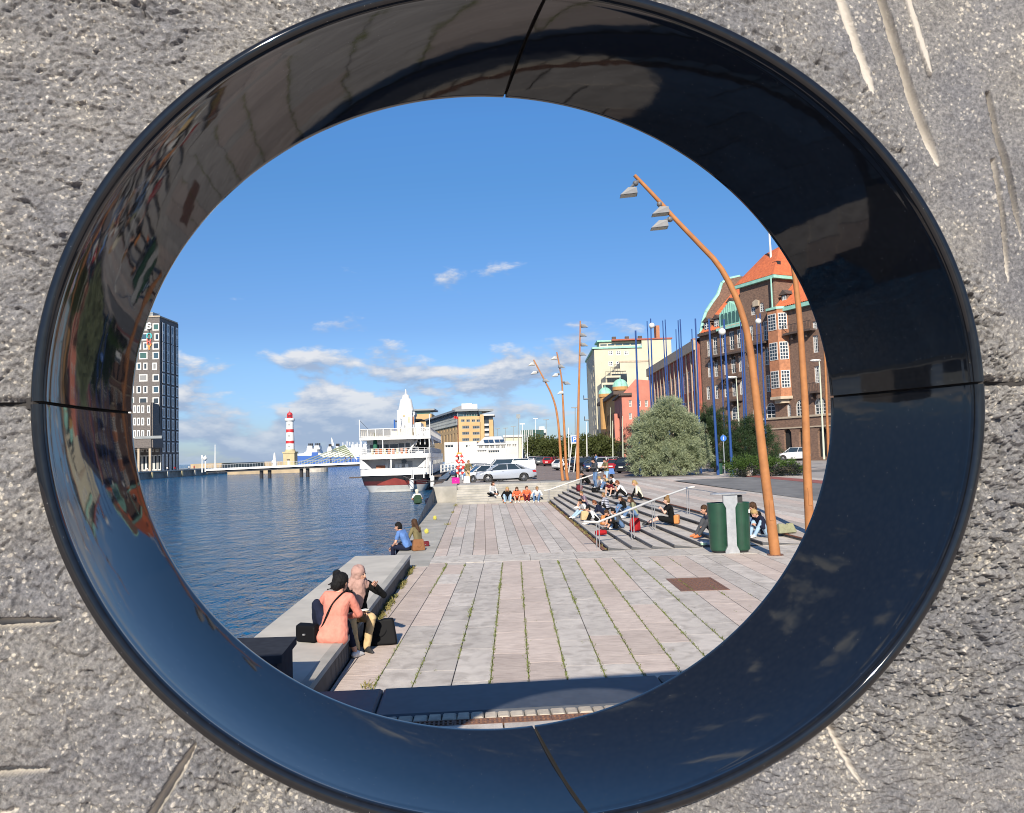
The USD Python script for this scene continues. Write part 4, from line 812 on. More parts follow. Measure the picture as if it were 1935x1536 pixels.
wins = [(*f.rect(*q3(x, y), *q3(x + 40, y + 42)), None, 'pane', (1, 1)) for x in (720, 790, 860) for y in (394, 490)]
wall_with(be, f, 0, ZB, f.L, zt, wins, 'beige_wall', fw=.22, rec=.08, fr='frame_white', top=[(0, ZB), (f.L, ZB), (f.L, zp), (um_, zp), (um_, zt), (0, zt)])
lf = Face(a, P3(515, 420, 230)); nfl = 10
wins = [(u, 2.4 + k * (zt - 4) / nfl, 2.2, 1.7, None, 'pane', (1, 0)) for u in (3.5, 10.5, 18, 24) for k in range(nfl) if u + 2.3 < lf.L]
wall_with(be, lf, .1, ZB, lf.L, zt, wins, 'grey_panel' if False else 'cream_wall', fw=.2, fr='dark_trim')
core(be, [f.pt(.4, 0, -.4), f.pt(f.L, 0, -.4), f.pt(f.L, 0, -24), f.pt(.4, 0, -24)], ZB, zt - .05, 'beige_wall', 'back_volume')
for i in range(3): part(be, 'corner_balcony', cat([lf.slab(24 + .1, 6 + i * 3.1 * 2, 27.5, 6.2 + i * 6.2, .02, 1.5), lf.slab(24.1, 6.2 + i * 6.2, 27.5, 7.2 + i * 6.2, 1.4, 1.46)]), 'grey_panel')
part(be, 'roof_edge', cat([f.slab(-.5, zt, um_, zt + .5, -1.0, .4), lf.slab(-.2, zt, lf.L, zt + .5, -1, .4)]), 'copper_green')
pa_ = f.uz(*q3(640, 360))[0]; pc_ = f.uz(*q3(750, 360))[0]
part(be, 'penthouse', f.slab(pa_, zt + .5, um_ - .05, zp - .1, -7, -1.2), 'cream_wall'); part(be, 'penthouse_glazing', cat([f.slab(pa_ + .3 + i * 2.0, zt + 1.0, pa_ + 2.0 + i * 2.0, zp - .7, -1.2, -1.1) for i in range(5)]), 'pane_blue')
part(be, 'roof_edge', f.slab(pc_, zp, f.L + .3, zp + .35, -7, .3), 'brick_red'); part(be, 'roof_edge', f.slab(pa_ - .6, zp - .1, pc_, zp + .3, -7, -.6), 'copper_green')
for x in (785, 905, 1025): u_ = f.uz(*q3(x, 300))[0]; part(be, 'roof_vent', f.slab(u_ - .5, zp + .35, u_ + .5, zp + 1.5, -4, -3), 'dark_trim')
part(be, 'roof_cabin', f.slab(f.uz(*q3(1168, 300))[0], zp + .35, f.uz(*q3(1200, 300))[0], zp + 4.0, -5, -2), 'brick_orange')
cw = thing('cream_wing', 'plain cream house with stepped dark roof terraces in front of the beige block', 'building'); d = 186
f = Face(P3(826, 600, d), P3(1090, 600, d)); zt = f.uz(*q3(950, 500))[1]
part(cw, 'wall', f.slab(0, ZB, f.L, zt, -12, 0), 'cream_wall')
part(cw, 'parapet', f.slab(-.2, zt, f.L, zt + .4, -.5, .1), 'stone_trim')
for i, (x0, x1, y) in enumerate(((775, 826, 560), (735, 826, 590), (692, 826, 625), (655, 826, 690))):
    u0, z = f.uz(*q3(x0, y)); s_ = part(cw, 'terrace', f.slab(u0, ZB, -.01 - i * .0, z, -11 + i * .5, -.3 + .32 * i), 'cream_wall'); part(s_, 'terrace_window', f.slab(u0 + .3, z - 2.6, u0 + 4, z - .5, -.3 + .32 * i, -.25 + .32 * i), 'pane'); part(s_, 'terrace_rail', cat([f.slab(u0, z + 1.0, u0 + 5, z + 1.08, -.5 + .32 * i, -.42 + .32 * i)] + [f.slab(u0 + .6 * k, z, u0 + .6 * k + .06, z + 1, -.5 + .32 * i, -.44 + .32 * i) for k in range(8)]), 'iron_black', kind='stuff')
# ---------------------------------------------------------------- tower with the coloured letters
tw_ = thing('brick_tower', 'tall dark brick tower with white windows and coloured vertical letters on the far quay', 'building')
ZQ = .75; A = aty(301.8, 700, 300); f = Face(A + np.array([-26, 0, 0]), A); fr_ = Face(A, A + np.array([0, 17.0, 0]))
def q1(x, y): return (x / 3.84 + 200, y / 3.84 + 560)
zt = f.uz(*q1(350, 150))[1]
rows = [220, 292, 358, 428, 506, 590, 675, 757, 842, 925]
wins = []
for k, y in enumerate(rows):
    wf = [(338, 386)] if k not in (1, 4, 8) else [(352 if k != 4 else 336, 386 if k != 4 else 370)]
    wf += [(270, 302), (222, 256)] if k % 2 == 0 else [(240, 302)]
    if k >= 3: wf.append((170, 205))
    for x0, x1 in wf: wins.append((*f.rect(*q1(x0, y - 26), *q1(x1, y + 27)), None, rnd.choice(['pane', 'pane_blue', 'pane', 'pane_green', 'curtain']), (0, 0)))
gl = [(f.uz(*q1(x, 1100))[0], ZQ + .3, 1.6, 6.0, None, 'pane', (0, 0)) for x in (235, 262, 290, 318, 346, 372)] + [(*f.rect(*q1(x, 1065), *q1(x + 22, 1130)), None, 'pane', (0, 0)) for x in (215, 252, 290, 325, 360)]
wall_with(tw_, f, 0, ZQ, f.L, zt, wins + gl, 'brick_grey', fw=.42, rec=.05, t=.5)
wins = []
for k, y in enumerate(rows + [1010, 1095]):
    z = f.uz(*q1(388, y))[1]
    for i in range(4): wins.append((1.6 + i * 4.1, z - 1.9, 2.3, 3.9, None, 'pane', (0, 0)))
wins += [(1.2 + i * 3.2, ZQ + .2, 1.7, 6.3, None, 'pane', (0, 0)) for i in range(5)]
wall_with(tw_, fr_, .55, ZQ, 17, zt, wins, 'brick_grey', fw=.55, rec=-.3, t=.5)
core(tw_, [f.pt(0, 0, -.55), f.pt(f.L - .55, 0, -.55), fr_.pt(16.9, 0, -.55), f.pt(0, 0, -16)], ZQ, zt - .3, 'dark_void', 'back_volume')
part(tw_, 'roof_edge', cat([f.slab(0, zt, f.L + .3, zt + .5, -16, .3)]), 'stone_trim'); part(tw_, 'roof_railing', cat([f.slab(0, zt + 1.5, f.L, zt + 1.6, -.4, -.3)] + [f.slab(i * 2, zt + .5, i * 2 + .1, zt + 1.5, -.4, -.3) for i in range(13)]), 'iron_black', kind='stuff')
part(tw_, 'roof_cabin', f.slab(f.L - 9, zt + .5, f.L - 4, zt + 2.6, -9, -3), 'grey_panel'); part(tw_, 'aerial', cyl(f.pt(f.L - 7, zt + 2.6, -4), f.pt(f.L - 7, zt + 6, -4), .12), 'sign_red'); part(tw_, 'aerial', cyl(f.pt(f.L - 10, zt + .5, -2), f.pt(f.L - 10, zt + 6.5, -2), .08), 'iron_black')
for ch, y, lk in (('S', 213, 'sign_white'), ('T', 250, 'iron_black'), ('O', 288, 'sign_teal'), ('R', 326, 'sign_red'), ('Y', 366, 'sign_orange')):
    m = meshkit.text_mesh(ch, 2.3 if ch != 'T' else 1.9, .3, True); v = np.array(m.vertices); u0, z0 = f.uz(*q1(316, y)); w = np.ptp(v[:, 0]); v = np.array([f.pt(u0 - w / 2 + q[0] - v[:, 0].min(), z0 - 1.15 + q[1], .05 + q[2]) for q in v]); part(tw_, 'letter', (v, np.array(m.faces)), lk, label={'S': 'white letter S', 'T': 'dark letter T', 'O': 'teal letter O', 'R': 'red letter R', 'Y': 'orange letter Y'}[ch])
lw = thing('brick_quay_building', 'lower dark brick building wrapped around the foot of the tower', 'building')
B_ = aty(285.5, 800, 291); f = Face(B_ + np.array([-30, -2, 0]), B_); zt = f.uz(*q1(280, 770))[1]
wins = [(*f.rect(*q1(x, y0), *q1(x + 22, y1)), None, 'pane', (0, 0)) for x in (160, 198, 226, 256, 298) for y0, y1 in ((790, 845), (880, 935), (970, 1028))]
wall_with(lw, f, 0, ZQ + 9, f.L, zt, wins, 'brick_grey', fw=.4, rec=.05, t=.5)
part(lw, 'wall', poly_extrude([(0, ZQ + 9), (8.5, ZQ + 9), (8.5, ZQ + 12.4), (1.2, zt), (0, zt)], .5, f.pt(f.L, 0, -.55), (0, 1, 0), (0, 0, 1), (1, 0, 0)), 'brick_grey')
part(lw, 'balcony_rail', f.slab(f.L - 6, ZQ + 12.4, f.L + 4, ZQ + 13.4, .1, .2), 'grey_panel')
core(lw, [f.pt(0, 0, -.6), f.pt(f.L - .1, 0, -.6), f.pt(f.L - .1, 0, -8), f.pt(0, 0, -8)], ZQ + 8.5, zt - .2, 'brick_grey', 'back_volume')
for i in range(7): part(lw, 'column', box(*(f.pt(f.L - 1 - i * 4.2, ZQ, -1.2)), *(f.pt(f.L - .3 - i * 4.2, ZQ + 9, -.4))), 'stone_trim')
# ---------------------------------------------------------------- tan office building, terminal, glass block, hall
def q2(x, y): return (x / 7.44 + 780, y / 7.44 + 760)
tn = thing('tan_office_building', 'tan office building with a dark glazed upper storey behind the white ship', 'building'); d = 255; ZG = 1.0
c = aty(*q2(648, 500), d); e = aty(*q2(950, 500), d); f = Face(c, e); g = Face(aty(*q2(205, 500), 318), c)
zt = f.uz(*q2(700, 268))[1]
wins = [(*f.rect(*q2(x, y), *q2(x + 100, y + 42)), None, 'pane', (3, 0)) for x in (694, 842) for y in (330, 416, 505)]
wins += [(*f.rect(*q2(x, 240), *q2(x + 52, 278)), None, 'pane', (1, 0)) for x in (678, 752, 826, 895)]
zt = f.uz(*q2(700, 200))[1]
wall_with(tn, f, 0, ZG, f.L, zt, wins, 'tan_wall', fw=.15, fr='grey_panel', t=.5)
zl = g.uz(*q2(640, 320))[1]
wins = [(g.uz(*q2(x, 400))[0], f.uz(*q2(700, y + 40))[1], 1.9, 3.0, None, 'pane', (0, 0)) for x in (360, 402, 445, 488, 530, 574, 618) for y in (340, 425, 512)]
wall_with(tn, g, 0, ZG, g.L - .52, zl, dd(wins), 'tan_wall', fw=.25, fr='dark_trim', t=.5)
core(tn, [g.pt(0, 0, -.6), g.pt(g.L, 0, -.6), f.pt(f.L, 0, -.6), f.pt(f.L, 0, -40), ], ZG, zl - .1, 'tan_wall', 'back_volume')
z2 = f.uz(*q2(650, 205))[1]; z3 = f.uz(*q2(650, 130))[1]
part(tn, 'glazed_storey', g.slab(0, zl, g.L - .02, z3, -8, .15), 'pane_blue'); part(tn, 'glazing_fin', cat([g.slab(i * g.L / 30 - .06, zl, i * g.L / 30 + .06, z3, .15, .4) for i in range(31)] + [g.slab(0, zl + k * (z3 - zl) / 4, g.L, zl + k * (z3 - zl) / 4 + .2, .15, .3) for k in range(5)]), 'grey_panel', kind='stuff')
part(tn, 'top_storey', f.slab(0.02, zt + .01, f.L * .87, z3 + .0, -10, -.8), 'pane_green'); part(tn, 'top_fin', cat([f.slab(i * f.L * .87 / 7 - .08, zt, i * f.L * .87 / 7 + .08, z3, -.8, -.5) for i in range(8)]), 'grey_panel', kind='stuff')
part(tn, 'roof', cat([f.slab(-.6, z3, f.L * .93, z3 + .7, -14, 1.2), g.slab(-4, z3, g.L + .3, z3 + .68, -12, 1.2)]), 'grey_panel')
part(tn, 'roof_plant', cat([g.slab(g.L - 26, z3 + .7, g.L - 2, z3 + 2.6, -7, -3), f.slab(1, z3 + .7, 4.5, z3 + 2.8, -7, -3)]), 'white_wall')
f2 = Face(aty(*q2(952, 400), d - 1), aty(*q2(1132, 400), d - 1)); z4 = f2.uz(*q2(1000, 170))[1]
part(tn, 'stair_tower', cat([f2.slab(0, ZG, f2.L * .30, z4, -9, 0), f2.slab(f2.L * .68, ZG, f2.L, f2.uz(*q2(1100, 245))[1], -9, 0)]), 'tan_wall')
part(tn, 'stair_glazing', cat([f2.slab(f2.L * .30 + .01, ZG, f2.L * .68 - .01, z4 - .5, -9, -1.5), f2.slab(f2.L * .68, f2.uz(*q2(1100, 245))[1] + .01, f2.L, z4 - .5, -9, -.6)]), 'pane'); part(tn, 'stair_roof', f2.slab(f2.L * .28, z4 - .5, f2.L + .5, z4, -9.5, .5), 'white_wall')
for y in (330, 400, 470): z = f2.uz(*q2(1020, y))[1]; part(tn, 'stair_landing', f2.slab(f2.L * .31, z, f2.L * .66, z + .7, -1.5, -.7), 'white_wall')
f3 = Face(aty(*q2(10, 300), 330), aty(*q2(265, 300), 330)); za, zb = f3.uz(*q2(130, 165))[1], f3.uz(*q2(130, 95))[1]
part(tn, 'rear_tower', f3.slab(0, ZG, f3.L, za, -14, 0), 'tan_wall'); part(tn, 'rear_glazing', f3.slab(.5, za, f3.L - .5, zb - .7, -13, -.4), 'pane_green'); part(tn, 'rear_roof', f3.slab(-.8, zb - .7, f3.L + 1.5, zb, -15, 1.2), 'grey_panel')
wt_ = thing('white_terminal', 'low white terminal building with slanted skylights beyond the parked cars', 'building'); d = 172
f = Face(aty(*q2(445, 650), d), aty(*q2(900, 650), d)); g = Face(aty(*q2(900, 650), d - 6), aty(*q2(1310, 650), d - 6)); zt = f.uz(*q2(700, 555))[1]
wins = [(*f.rect(*q2(x, 600), *q2(x + w, 640)), None, 'pane', (0, 0)) for x, w in ((742, 34), (795, 16))] + [(*f.rect(*q2(452, 598), *q2(572, 640)), None, 'pane', (2, 0))]
wall_with(wt_, f, 0, ZG, f.L, zt, wins, 'white_wall', fw=.1); core(wt_, [f.pt(0, 0, -.4), f.pt(f.L, 0, -.4), f.pt(f.L, 0, -14), f.pt(0, 0, -14)], ZG, zt - .1, 'white_wall', 'back_volume')
zm, zk = g.uz(*q2(1100, 585))[1], g.uz(*q2(1100, 472))[1]
wins = [(*g.rect(*q2(x, 600), *q2(x + 62, 652)), None, 'pane', (1, 3)) for x in (925, 1010, 1085, 1165, 1240)] + [(*g.rect(*q2(905, 672), *q2(1040, 700)), None, 'pane', (3, 0)), (*g.rect(*q2(1060, 672), *q2(1220, 712)), None, 'pane', (4, 0))]
wall_with(wt_, g, 0, ZG, g.L, zm, dd(wins), 'white_wall', fw=.1)
a, b, c_, e_ = g.pt(0, zm, .3), g.pt(g.L, zm, .3), g.pt(g.L - 1, zk, -6), g.pt(1.6, zk, -6)
part(wt_, 'slanted_roof', hexa([g.pt(0, zm - .2, .3), g.pt(g.L, zm - .2, .3), g.pt(g.L, zm - .2, -9), g.pt(0, zm - .2, -9), a, b, c_, e_]), 'white_wall')
for x in (1005, 1075, 1160, 1232):
    u_ = g.uz(*q2(x, 560))[0]; P_ = lambda u, t: lerp(g.pt(u, zm, .3), g.pt(u, zk, -6), t) + np.array([0, -.06, .06]); part(wt_, 'skylight', hexa([P_(u_, .12) - [0, 0, .15], P_(u_ + 1.0, .12) - [0, 0, .15], P_(u_ + .75, .52) - [0, 0, .15], P_(u_ - .25, .52) - [0, 0, .15], P_(u_, .12), P_(u_ + 1.0, .12), P_(u_ + .75, .52), P_(u_ - .25, .52)]), 'pane')
h = Face(g.pt(g.L, 0)[:2], aty(*q2(1482, 650), d - 5)[:2]); zs = h.uz(*q2(1400, 540))[1]
wall_with(wt_, h, .02, ZG, h.L, zs, [(*h.rect(*q2(x, 588), *q2(x + 22, 625)), None, 'pane', (0, 1)) for x in (1328, 1358, 1405, 1435)], 'white_wall', fw=.08); core(wt_, [h.pt(0, 0, -.4), h.pt(h.L, 0, -.4), h.pt(h.L, 0, -9), h.pt(0, 0, -9)], ZG, zs, 'white_wall', 'back_volume')
ha = thing('pale_hall', 'long pale grey hall between the white terminal and the glass block', 'building'); f = Face(aty(*q2(1290, 600), 300), aty(*q2(1530, 600), 300)); zt = f.uz(*q2(1400, 490))[1]
part(ha, 'wall', f.slab(0, ZG, f.L, zt, -20, 0), 'cream_wall'); part(ha, 'roof', f.slab(-.5, zt, f.L + .5, zt + .8, -20.5, .5), 'white_wall'); part(ha, 'glazing', f.slab(1, ZG + 1.5, f.L * .3, ZG + 5, .02, .1), 'pane_blue')
gb = thing('glass_block', 'blue green glass block with white vertical fins beside the car park trees', 'building'); f = Face(aty(*q2(1525, 600), 330), aty(*q2(1690, 600), 326)); zt = f.uz(*q2(1600, 390))[1]
part(gb, 'glass_wall', f.slab(0, ZG, f.L, zt, -8, 0), 'pane_green')
for i in range(7): part(gb, 'fin', f.slab(i * f.L / 6.2, ZG, i * f.L / 6.2 + (.34 if i % 2 == 0 else .16), zt, .0, .3), 'white_wall')
for k in range(1, 5): part(gb, 'floor_band', f.slab(0, ZG + k * (zt - ZG) / 5, f.L, ZG + k * (zt - ZG) / 5 + .3, .0, .15), 'grey_panel')
f = Face(aty(*q2(1692, 600), 345), aty(*q2(1890, 600), 345)); za, zb = f.uz(*q2(1700, 385))[1], f.uz(*q2(1800, 340))[1]
part(gb, 'side_wing', f.slab(0, ZG, f.L, za, -8, 0), 'white_wall'); part(gb, 'lift_tower', f.slab(f.L * .45, za, f.L * .85, zb, -6, -1), 'white_wall')
for k in range(4): part(gb, 'window_band', f.slab(.2, ZG + 1 + k * (za - ZG) / 4.2, f.L * .98, ZG + 2.1 + k * (za - ZG) / 4.2, .0, .1), 'pane')
# buildings the ring mirrors: quay houses left of the view
for i, (x, y, w, dp, hh, lk) in enumerate(((-150, 205, 34, 20, 26, 'brick_grey'), (-175, 160, 40, 22, 20, 'grey_panel'), (-190, 110, 40, 25, 24, 'brick_grey'))):
    o = thing('quay_house', ['dark quay house left of the brick tower, glimpsed in the ring', 'grey quay house further left, glimpsed in the ring', 'dark quay house leftmost, glimpsed in the ring'][i], 'building')
    part(o, 'wall', box(x - w, y, ZQ, x, y + dp, ZQ + hh), lk); part(o, 'window_band', cat([box(x - .01, y + 1.2 + k * 3, ZQ + 3 + m * 3.4, x + .1, y + 3 + k * 3, ZQ + 5 + m * 3.4) for k in range(int(dp / 3) - 1) for m in range(int(hh / 3.4) - 1)]), 'pane', kind='stuff')
# ================================================================ the harbour
look('hull_black', (0.03, 0.028, 0.03), 0.4); look('hull_maroon', (0.085, 0.02, 0.022), 0.55); look('hull_red', (0.30, 0.055, 0.045), 0.55, (0.22, 0.04, 0.035), scale=.8)
look('ship_white', (0.68, 0.67, 0.65), 0.45, (0.60, 0.59, 0.57), scale=.5, detail=8); look('ship_grey', (0.38, 0.39, 0.41), 0.5, (0.32, 0.33, 0.35), scale=.4)
look('red_paint', (0.52, 0.03, 0.035), 0.5); look('yellow_stone', (0.44, 0.365, 0.21), 0.85, (0.38, 0.315, 0.18), scale=.5); look('tan_stone', (0.40, 0.31, 0.20), 0.9, (0.30, 0.235, 0.155), scale=.25, detail=8)
plain('ferry_blue', (0.02, 0.09, 0.33), 0.5); plain('cable', (0.20, 0.23, 0.13), 0.6); plain('orange_plastic', (0.85, 0.24, 0.02), 0.5); plain('red_plastic', (0.70, 0.04, 0.03), 0.5); plain('green_cloth', (0.015, 0.10, 0.06), 0.85); plain('planter', (0.36, 0.13, 0.06), 0.8)
plain('mesh_screen', (0.48, 0.40, 0.28), 0.9)
# ---- far quay and its wall
qa, qb = np.array([-123.0, 232.0]), np.array([-127.5, 345.0]); pts = [qa, qb, np.array([-127.5, 420]), np.array([-420, 420]), np.array([-420, 60]), np.array([-150, 60])]
one('far_quay', poly_extrude([tuple(p) for p in pts], ZQ + 3, (0, 0, -3)), 'concrete_old', kind='structure')
fq = thing('far_quay_edge', 'pale concrete quay edge with fender pads below the brick tower', 'quay'); d = (qb - qa) / np.linalg.norm(qb - qa)
part(fq, 'coping', obox((*(qa + [.05, 0]), ZQ + .0), (*(d * 113), 0), (.9, .05, 0), (0, 0, .35)), 'concrete')
for i in range(9):
    p = qa + d * (4 + i * 13); part(fq, 'fender', obox((*(p + [.9, 0]), ZQ - 2.0), (*(d * 1.3), 0), (.5, 0, 0), (0, 0, 1.9)), 'concrete' if i % 2 else 'yellow_stone')
# ---- breakwater and lighthouse
bw = thing('breakwater', 'tan stone breakwater that the lighthouse stands on', 'breakwater')
pl = aty(549, 888, 308); cx, cy = pl[0], pl[1]
part(bw, 'mole', poly_extrude([(aty(440, 890, 312)[0], 306), (cx + 8, 301), (cx + 12, 308), (cx + 8, 315), (aty(440, 890, 312)[0], 320)], 3.1, (0, 0, -2)), 'tan_stone')
part(bw, 'mole_head', lathe([(5.6, -2), (5.6, 1.1), (5.2, 1.3), (0, 1.3)], 24, (aty(590, 888, 303)[0], 305, 0)), 'concrete')
part(bw, 'sea_wall', poly_extrude([(aty(360, 880, 420)[0], 420), (aty(548, 880, 400)[0], 396), (aty(548, 880, 400)[0], 400), (aty(360, 880, 420)[0], 424)], 5.4, (0, 0, -2.3)), 'tan_stone')
lh = thing('lighthouse', 'red and white striped lighthouse with a red dome on a square yellow base', 'lighthouse', (cx, cy, 0))
def lz(y): return aty(549, y, cy)[2]
S_ = cy / 1454
part(lh, 'base', cat([box(-10.5 * S_, -10.5 * S_, 1.0, 10.5 * S_, 10.5 * S_, lz(856)), box(-11.8 * S_, -11.8 * S_, lz(856), 11.8 * S_, 11.8 * S_, lz(853.5))]), 'yellow_stone'); part(lh, 'base_collar', cat([lathe([(10.2 * S_, lz(853.4)), (8.6 * S_, lz(850)), (8.2 * S_, lz(849)), (0, lz(849))], 20)]), 'yellow_stone'); part(lh, 'door', box(-2.4 * S_, -10.5 * S_ - .06, 1.0, 1.4 * S_, -10.5 * S_, 3.4), 'white_wall')
part(lh, 'door_canopy', box(-3.0 * S_, -10.5 * S_ - .5, 3.5, 2.0 * S_, -10.5 * S_, 3.8), 'dark_trim')
zs = [849, 838, 832.8, 817, 811, 797]; rs = lambda y: (6.6 + (y - 797) * .031) * S_
for i in range(5): part(lh, 'tower_band', lathe([(rs(zs[i]), lz(zs[i])), (rs(zs[i + 1]), lz(zs[i + 1]))], 24), 'ship_white' if i % 2 == 0 else 'red_paint', smooth=True, label='white band of the tower' if i % 2 == 0 else 'red band of the tower')
for y in (844, 824, 803):
    for dx in (-.9, 1.1): part(lh, 'window', box(dx * S_ - .10, -rs(y) - .04, lz(y) - .3, dx * S_ + .10, -rs(y) + .3, lz(y) + .45), 'pane')
part(lh, 'gallery', lathe([(rs(797), lz(797)), (9.2 * S_, lz(794.5)), (9.4 * S_, lz(791)), (9.0 * S_, lz(790.4)), (0, lz(790.4))], 24), 'ship_white', smooth=30)
lt = part(lh, 'lantern', lathe([(4.6 * S_, lz(790.3)), (4.6 * S_, lz(784))], 16), 'pane'); part(lt, 'lantern_bar', cat([cyl((4.75 * S_ * math.cos(a), 4.75 * S_ * math.sin(a), lz(790.3)), (4.75 * S_ * math.cos(a), 4.75 * S_ * math.sin(a), lz(784)), .16, n=5) for a in np.arange(8) * math.pi / 4] + [lathe([(4.9 * S_, lz(790.3)), (4.9 * S_, lz(788.8)), (4.6 * S_, lz(788.8))], 16)]), 'red_paint', kind='stuff')
part(lh, 'dome', lathe([(5.2 * S_, lz(784))] + [(5.2 * S_ * math.cos(a), lz(783.6) + 5.0 * S_ * math.sin(a)) for a in np.linspace(0, 1.45, 8)] + [(.5 * S_, lz(777.6)), (.6 * S_, lz(776.6)), (.15 * S_, lz(776)), (.1 * S_, lz(773)), (0, lz(773))], 20), 'red_paint', smooth=40)
# ---- masts and beacons by the sea wall
for i, (x, y0, y1, d, lab) in enumerate(((406.5, 840, 884, 300, 'tall thin white mast standing by the sea wall'), (388, 860, 884, 290, 'white mast pair member with a dark disc left of the tall thin mast'), (382, 861, 885, 290, 'short white mast left of the tall thin mast'), (519, 856, 877, 330, 'small white harbour beacon left of the lighthouse'))):
    a, b = aty(x, y1, d), aty(x, y0, d); m = [cyl(a - [0, 0, 1.5], b, .28, .12, 8)]
    if i in (1, 2): m.append(ball(b - [0.0, .3, 1.2], .8, 1) if i == 1 else box(*(b + [-.3, -.3, -1]), *(b + [.3, .3, .2])))
    if i == 3: m = [lathe([(1.1, a[2] - 2), (.7, a[2] + 2), (.3, b[2]), (0, b[2] + .2)], 10, (a[0], a[1], 0)), ball((a[0] - .4, a[1], a[2] + 1), .9, 1)]
    one('harbour_mast', cat(m), 'ship_white', lab, 'mast')
# ---- foot bridge with cable stays
bd = thing('foot_bridge', 'long white cable stayed foot bridge across the harbour mouth', 'bridge'); yb_ = 215.0
def bp(x, y): return aty(x, y, yb_)
bx0, bx1 = bp(388, 886), bp(700, 872.0)
part(bd, 'bridge_deck', obox(bx0 + [0, 0, -.55], bx1 - bx0, (0, 3.6, 0), (0, 0, .55)), 'ship_white'); part(bd, 'girder', obox(bx0 + [0, .5, -1.15], bx1 - bx0, (0, 2.6, 0), (0, 0, .6)), 'hull_black')
part(bd, 'bridge_railing', cat([obox(bx0 + [0, .1, 1.0], bx1 - bx0, (0, .06, 0), (0, 0, .07)), obox(bx0 + [0, 3.4, 1.0], bx1 - bx0, (0, .06, 0), (0, 0, .07))] + [obox(lerp(bx0, bx1, i / 60) + [0, .1, 0], (.07, 0, 0), (0, .06, 0), (0, 0, 1.0)) for i in range(61)]), 'ship_grey', kind='stuff')
for x in (490, 505.5, 566, 578): p = bp(x, 880); part(bd, 'pier', lathe([(.52, -2.5), (.52, lerp(bx0, bx1, (p[0] - bx0[0]) / (bx1[0] - bx0[0]))[2] - 1.1)], 10, (p[0], yb_ + 1.8, 0)), 'hull_black')
top0 = bp(658, 842)
part(bd, 'pylon', cat([tube([bp(672, 868) + [0, 1.8, 0], bp(649, 840) + [0, 1.8, 0]], [.22, .14], 8)]), 'ship_white')
for i in range(8):
    a = bp(553 + i * 13.5, 877.5 - i * .55) + [0, 1.8, 0]; b = lerp(bp(650, 841.5), bp(671, 866), i / 8.5) + [0, 1.8, 0]; part(bd, 'stay_cable', tube([a, b], .13, 6), 'cable')
    part(bd, 'stay_sleeve', tube([lerp(a, b, .78), lerp(a, b, .995)], .24, 6), 'cable')
# ---- ferries at the far berth
def ferry(name, lab, x0, x1, y0, ydk, d, lk, sup, funnels, black):
    A = aty(x0, y0, d); B = aty(x1, y0, d); fx = Face(A, B); fe = thing(name, lab, 'ferry'); zd = fx.uz((x0 + x1) / 2, ydk)[1]
    u = lambda x: (x - x0) / (x1 - x0) * fx.L; z = lambda y: fx.uz((x0 + x1) / 2, y)[1]
    part(fe, 'hull', fx.ext([(0, WATER - .3), (fx.L, WATER - .3), (fx.L, zd), (-1.5, zd + .6)], -18, 0), lk)
    for si, (a, b, y, k) in enumerate(sup):
        of = -.6 - .35 * si; s_ = part(fe, 'superstructure', fx.ext([(u(a), zd + .02 * si), (u(b), zd + .02 * si), (u(b) - k, z(y)), (u(a) + k, z(y))], -17 + of * .3, of), 'ship_white')
        n = int((u(b) - u(a) - 2 * k - 1) / 2.2)
        for r in range(int((z(y) - zd) / 3.2)):
            if n > 0: part(s_, 'window_row', cat([fx.slab(u(a) + k + .8 + i * 2.2, zd + 1 + r * 3.2, u(a) + k + 1.5 + i * 2.2, zd + 1.6 + r * 3.2, of, of + .1) for i in range(n)]), 'curtain', kind='stuff')
    for (a, b, y0_, y1_) in funnels:
        part(fe, 'funnel', fx.ext([(u(a), z(y0_)), (u(b), z(y0_)), (u(b) - .6, z(y1_)), (u(a) + .6, z(y1_))], -12, -5), 'ship_white')
        part(fe, 'exhaust', cat([cyl(fx.pt(u(a) + .8 + i * (u(b) - u(a) - 1.6) / 2, z(y1_), -8), fx.pt(u(a) + .8 + i * (u(b) - u(a) - 1.6) / 2, z(y1_) + 1.7, -8), .5, n=8) for i in range(3)]), 'hull_black', kind='stuff')
    for (a, b, ya, yb2) in black: part(fe, 'blue_door', fx.slab(u(a), z(ya), u(b), z(yb2), .02, .25), 'ferry_blue')
    return fe
ferry('ferry', 'white ferry with a blue hull and two blunt funnels right of the lighthouse', 560, 612, 869, 861.5, 520, 'ferry_blue', [(556, 612, 856.5, 3), (566, 604, 853, 4), (574, 602, 849, 2)], [(576, 587, 849, 842), (589.5, 601, 849, 842)], [(589, 601, 867, 854.5)])
f2_ = ferry('ferry', 'long white ferry with dark twin exhausts behind the foot bridge', 610, 705, 869, 864, 500, 'ferry_blue', [(608, 705, 854, 1), (636, 705, 846, 3), (655, 705, 840, 3), (615, 626, 850, 1)], [(615, 624, 852, 842.5), (629, 638, 852, 842)], [])
a = aty(629.5, 842, 500); tube_ = tube([a, aty(626.5, 827, 500)], [.9, .25], 6); part(f2_, 'mast', tube_, 'ship_white')
part(f2_, 'gear', cat([cyl(aty(x, 842, 499), aty(x, 836 - (x % 3), 499), .3, n=5) for x in (648, 656, 661, 667, 675, 683, 690)]), 'ship_white', kind='stuff')

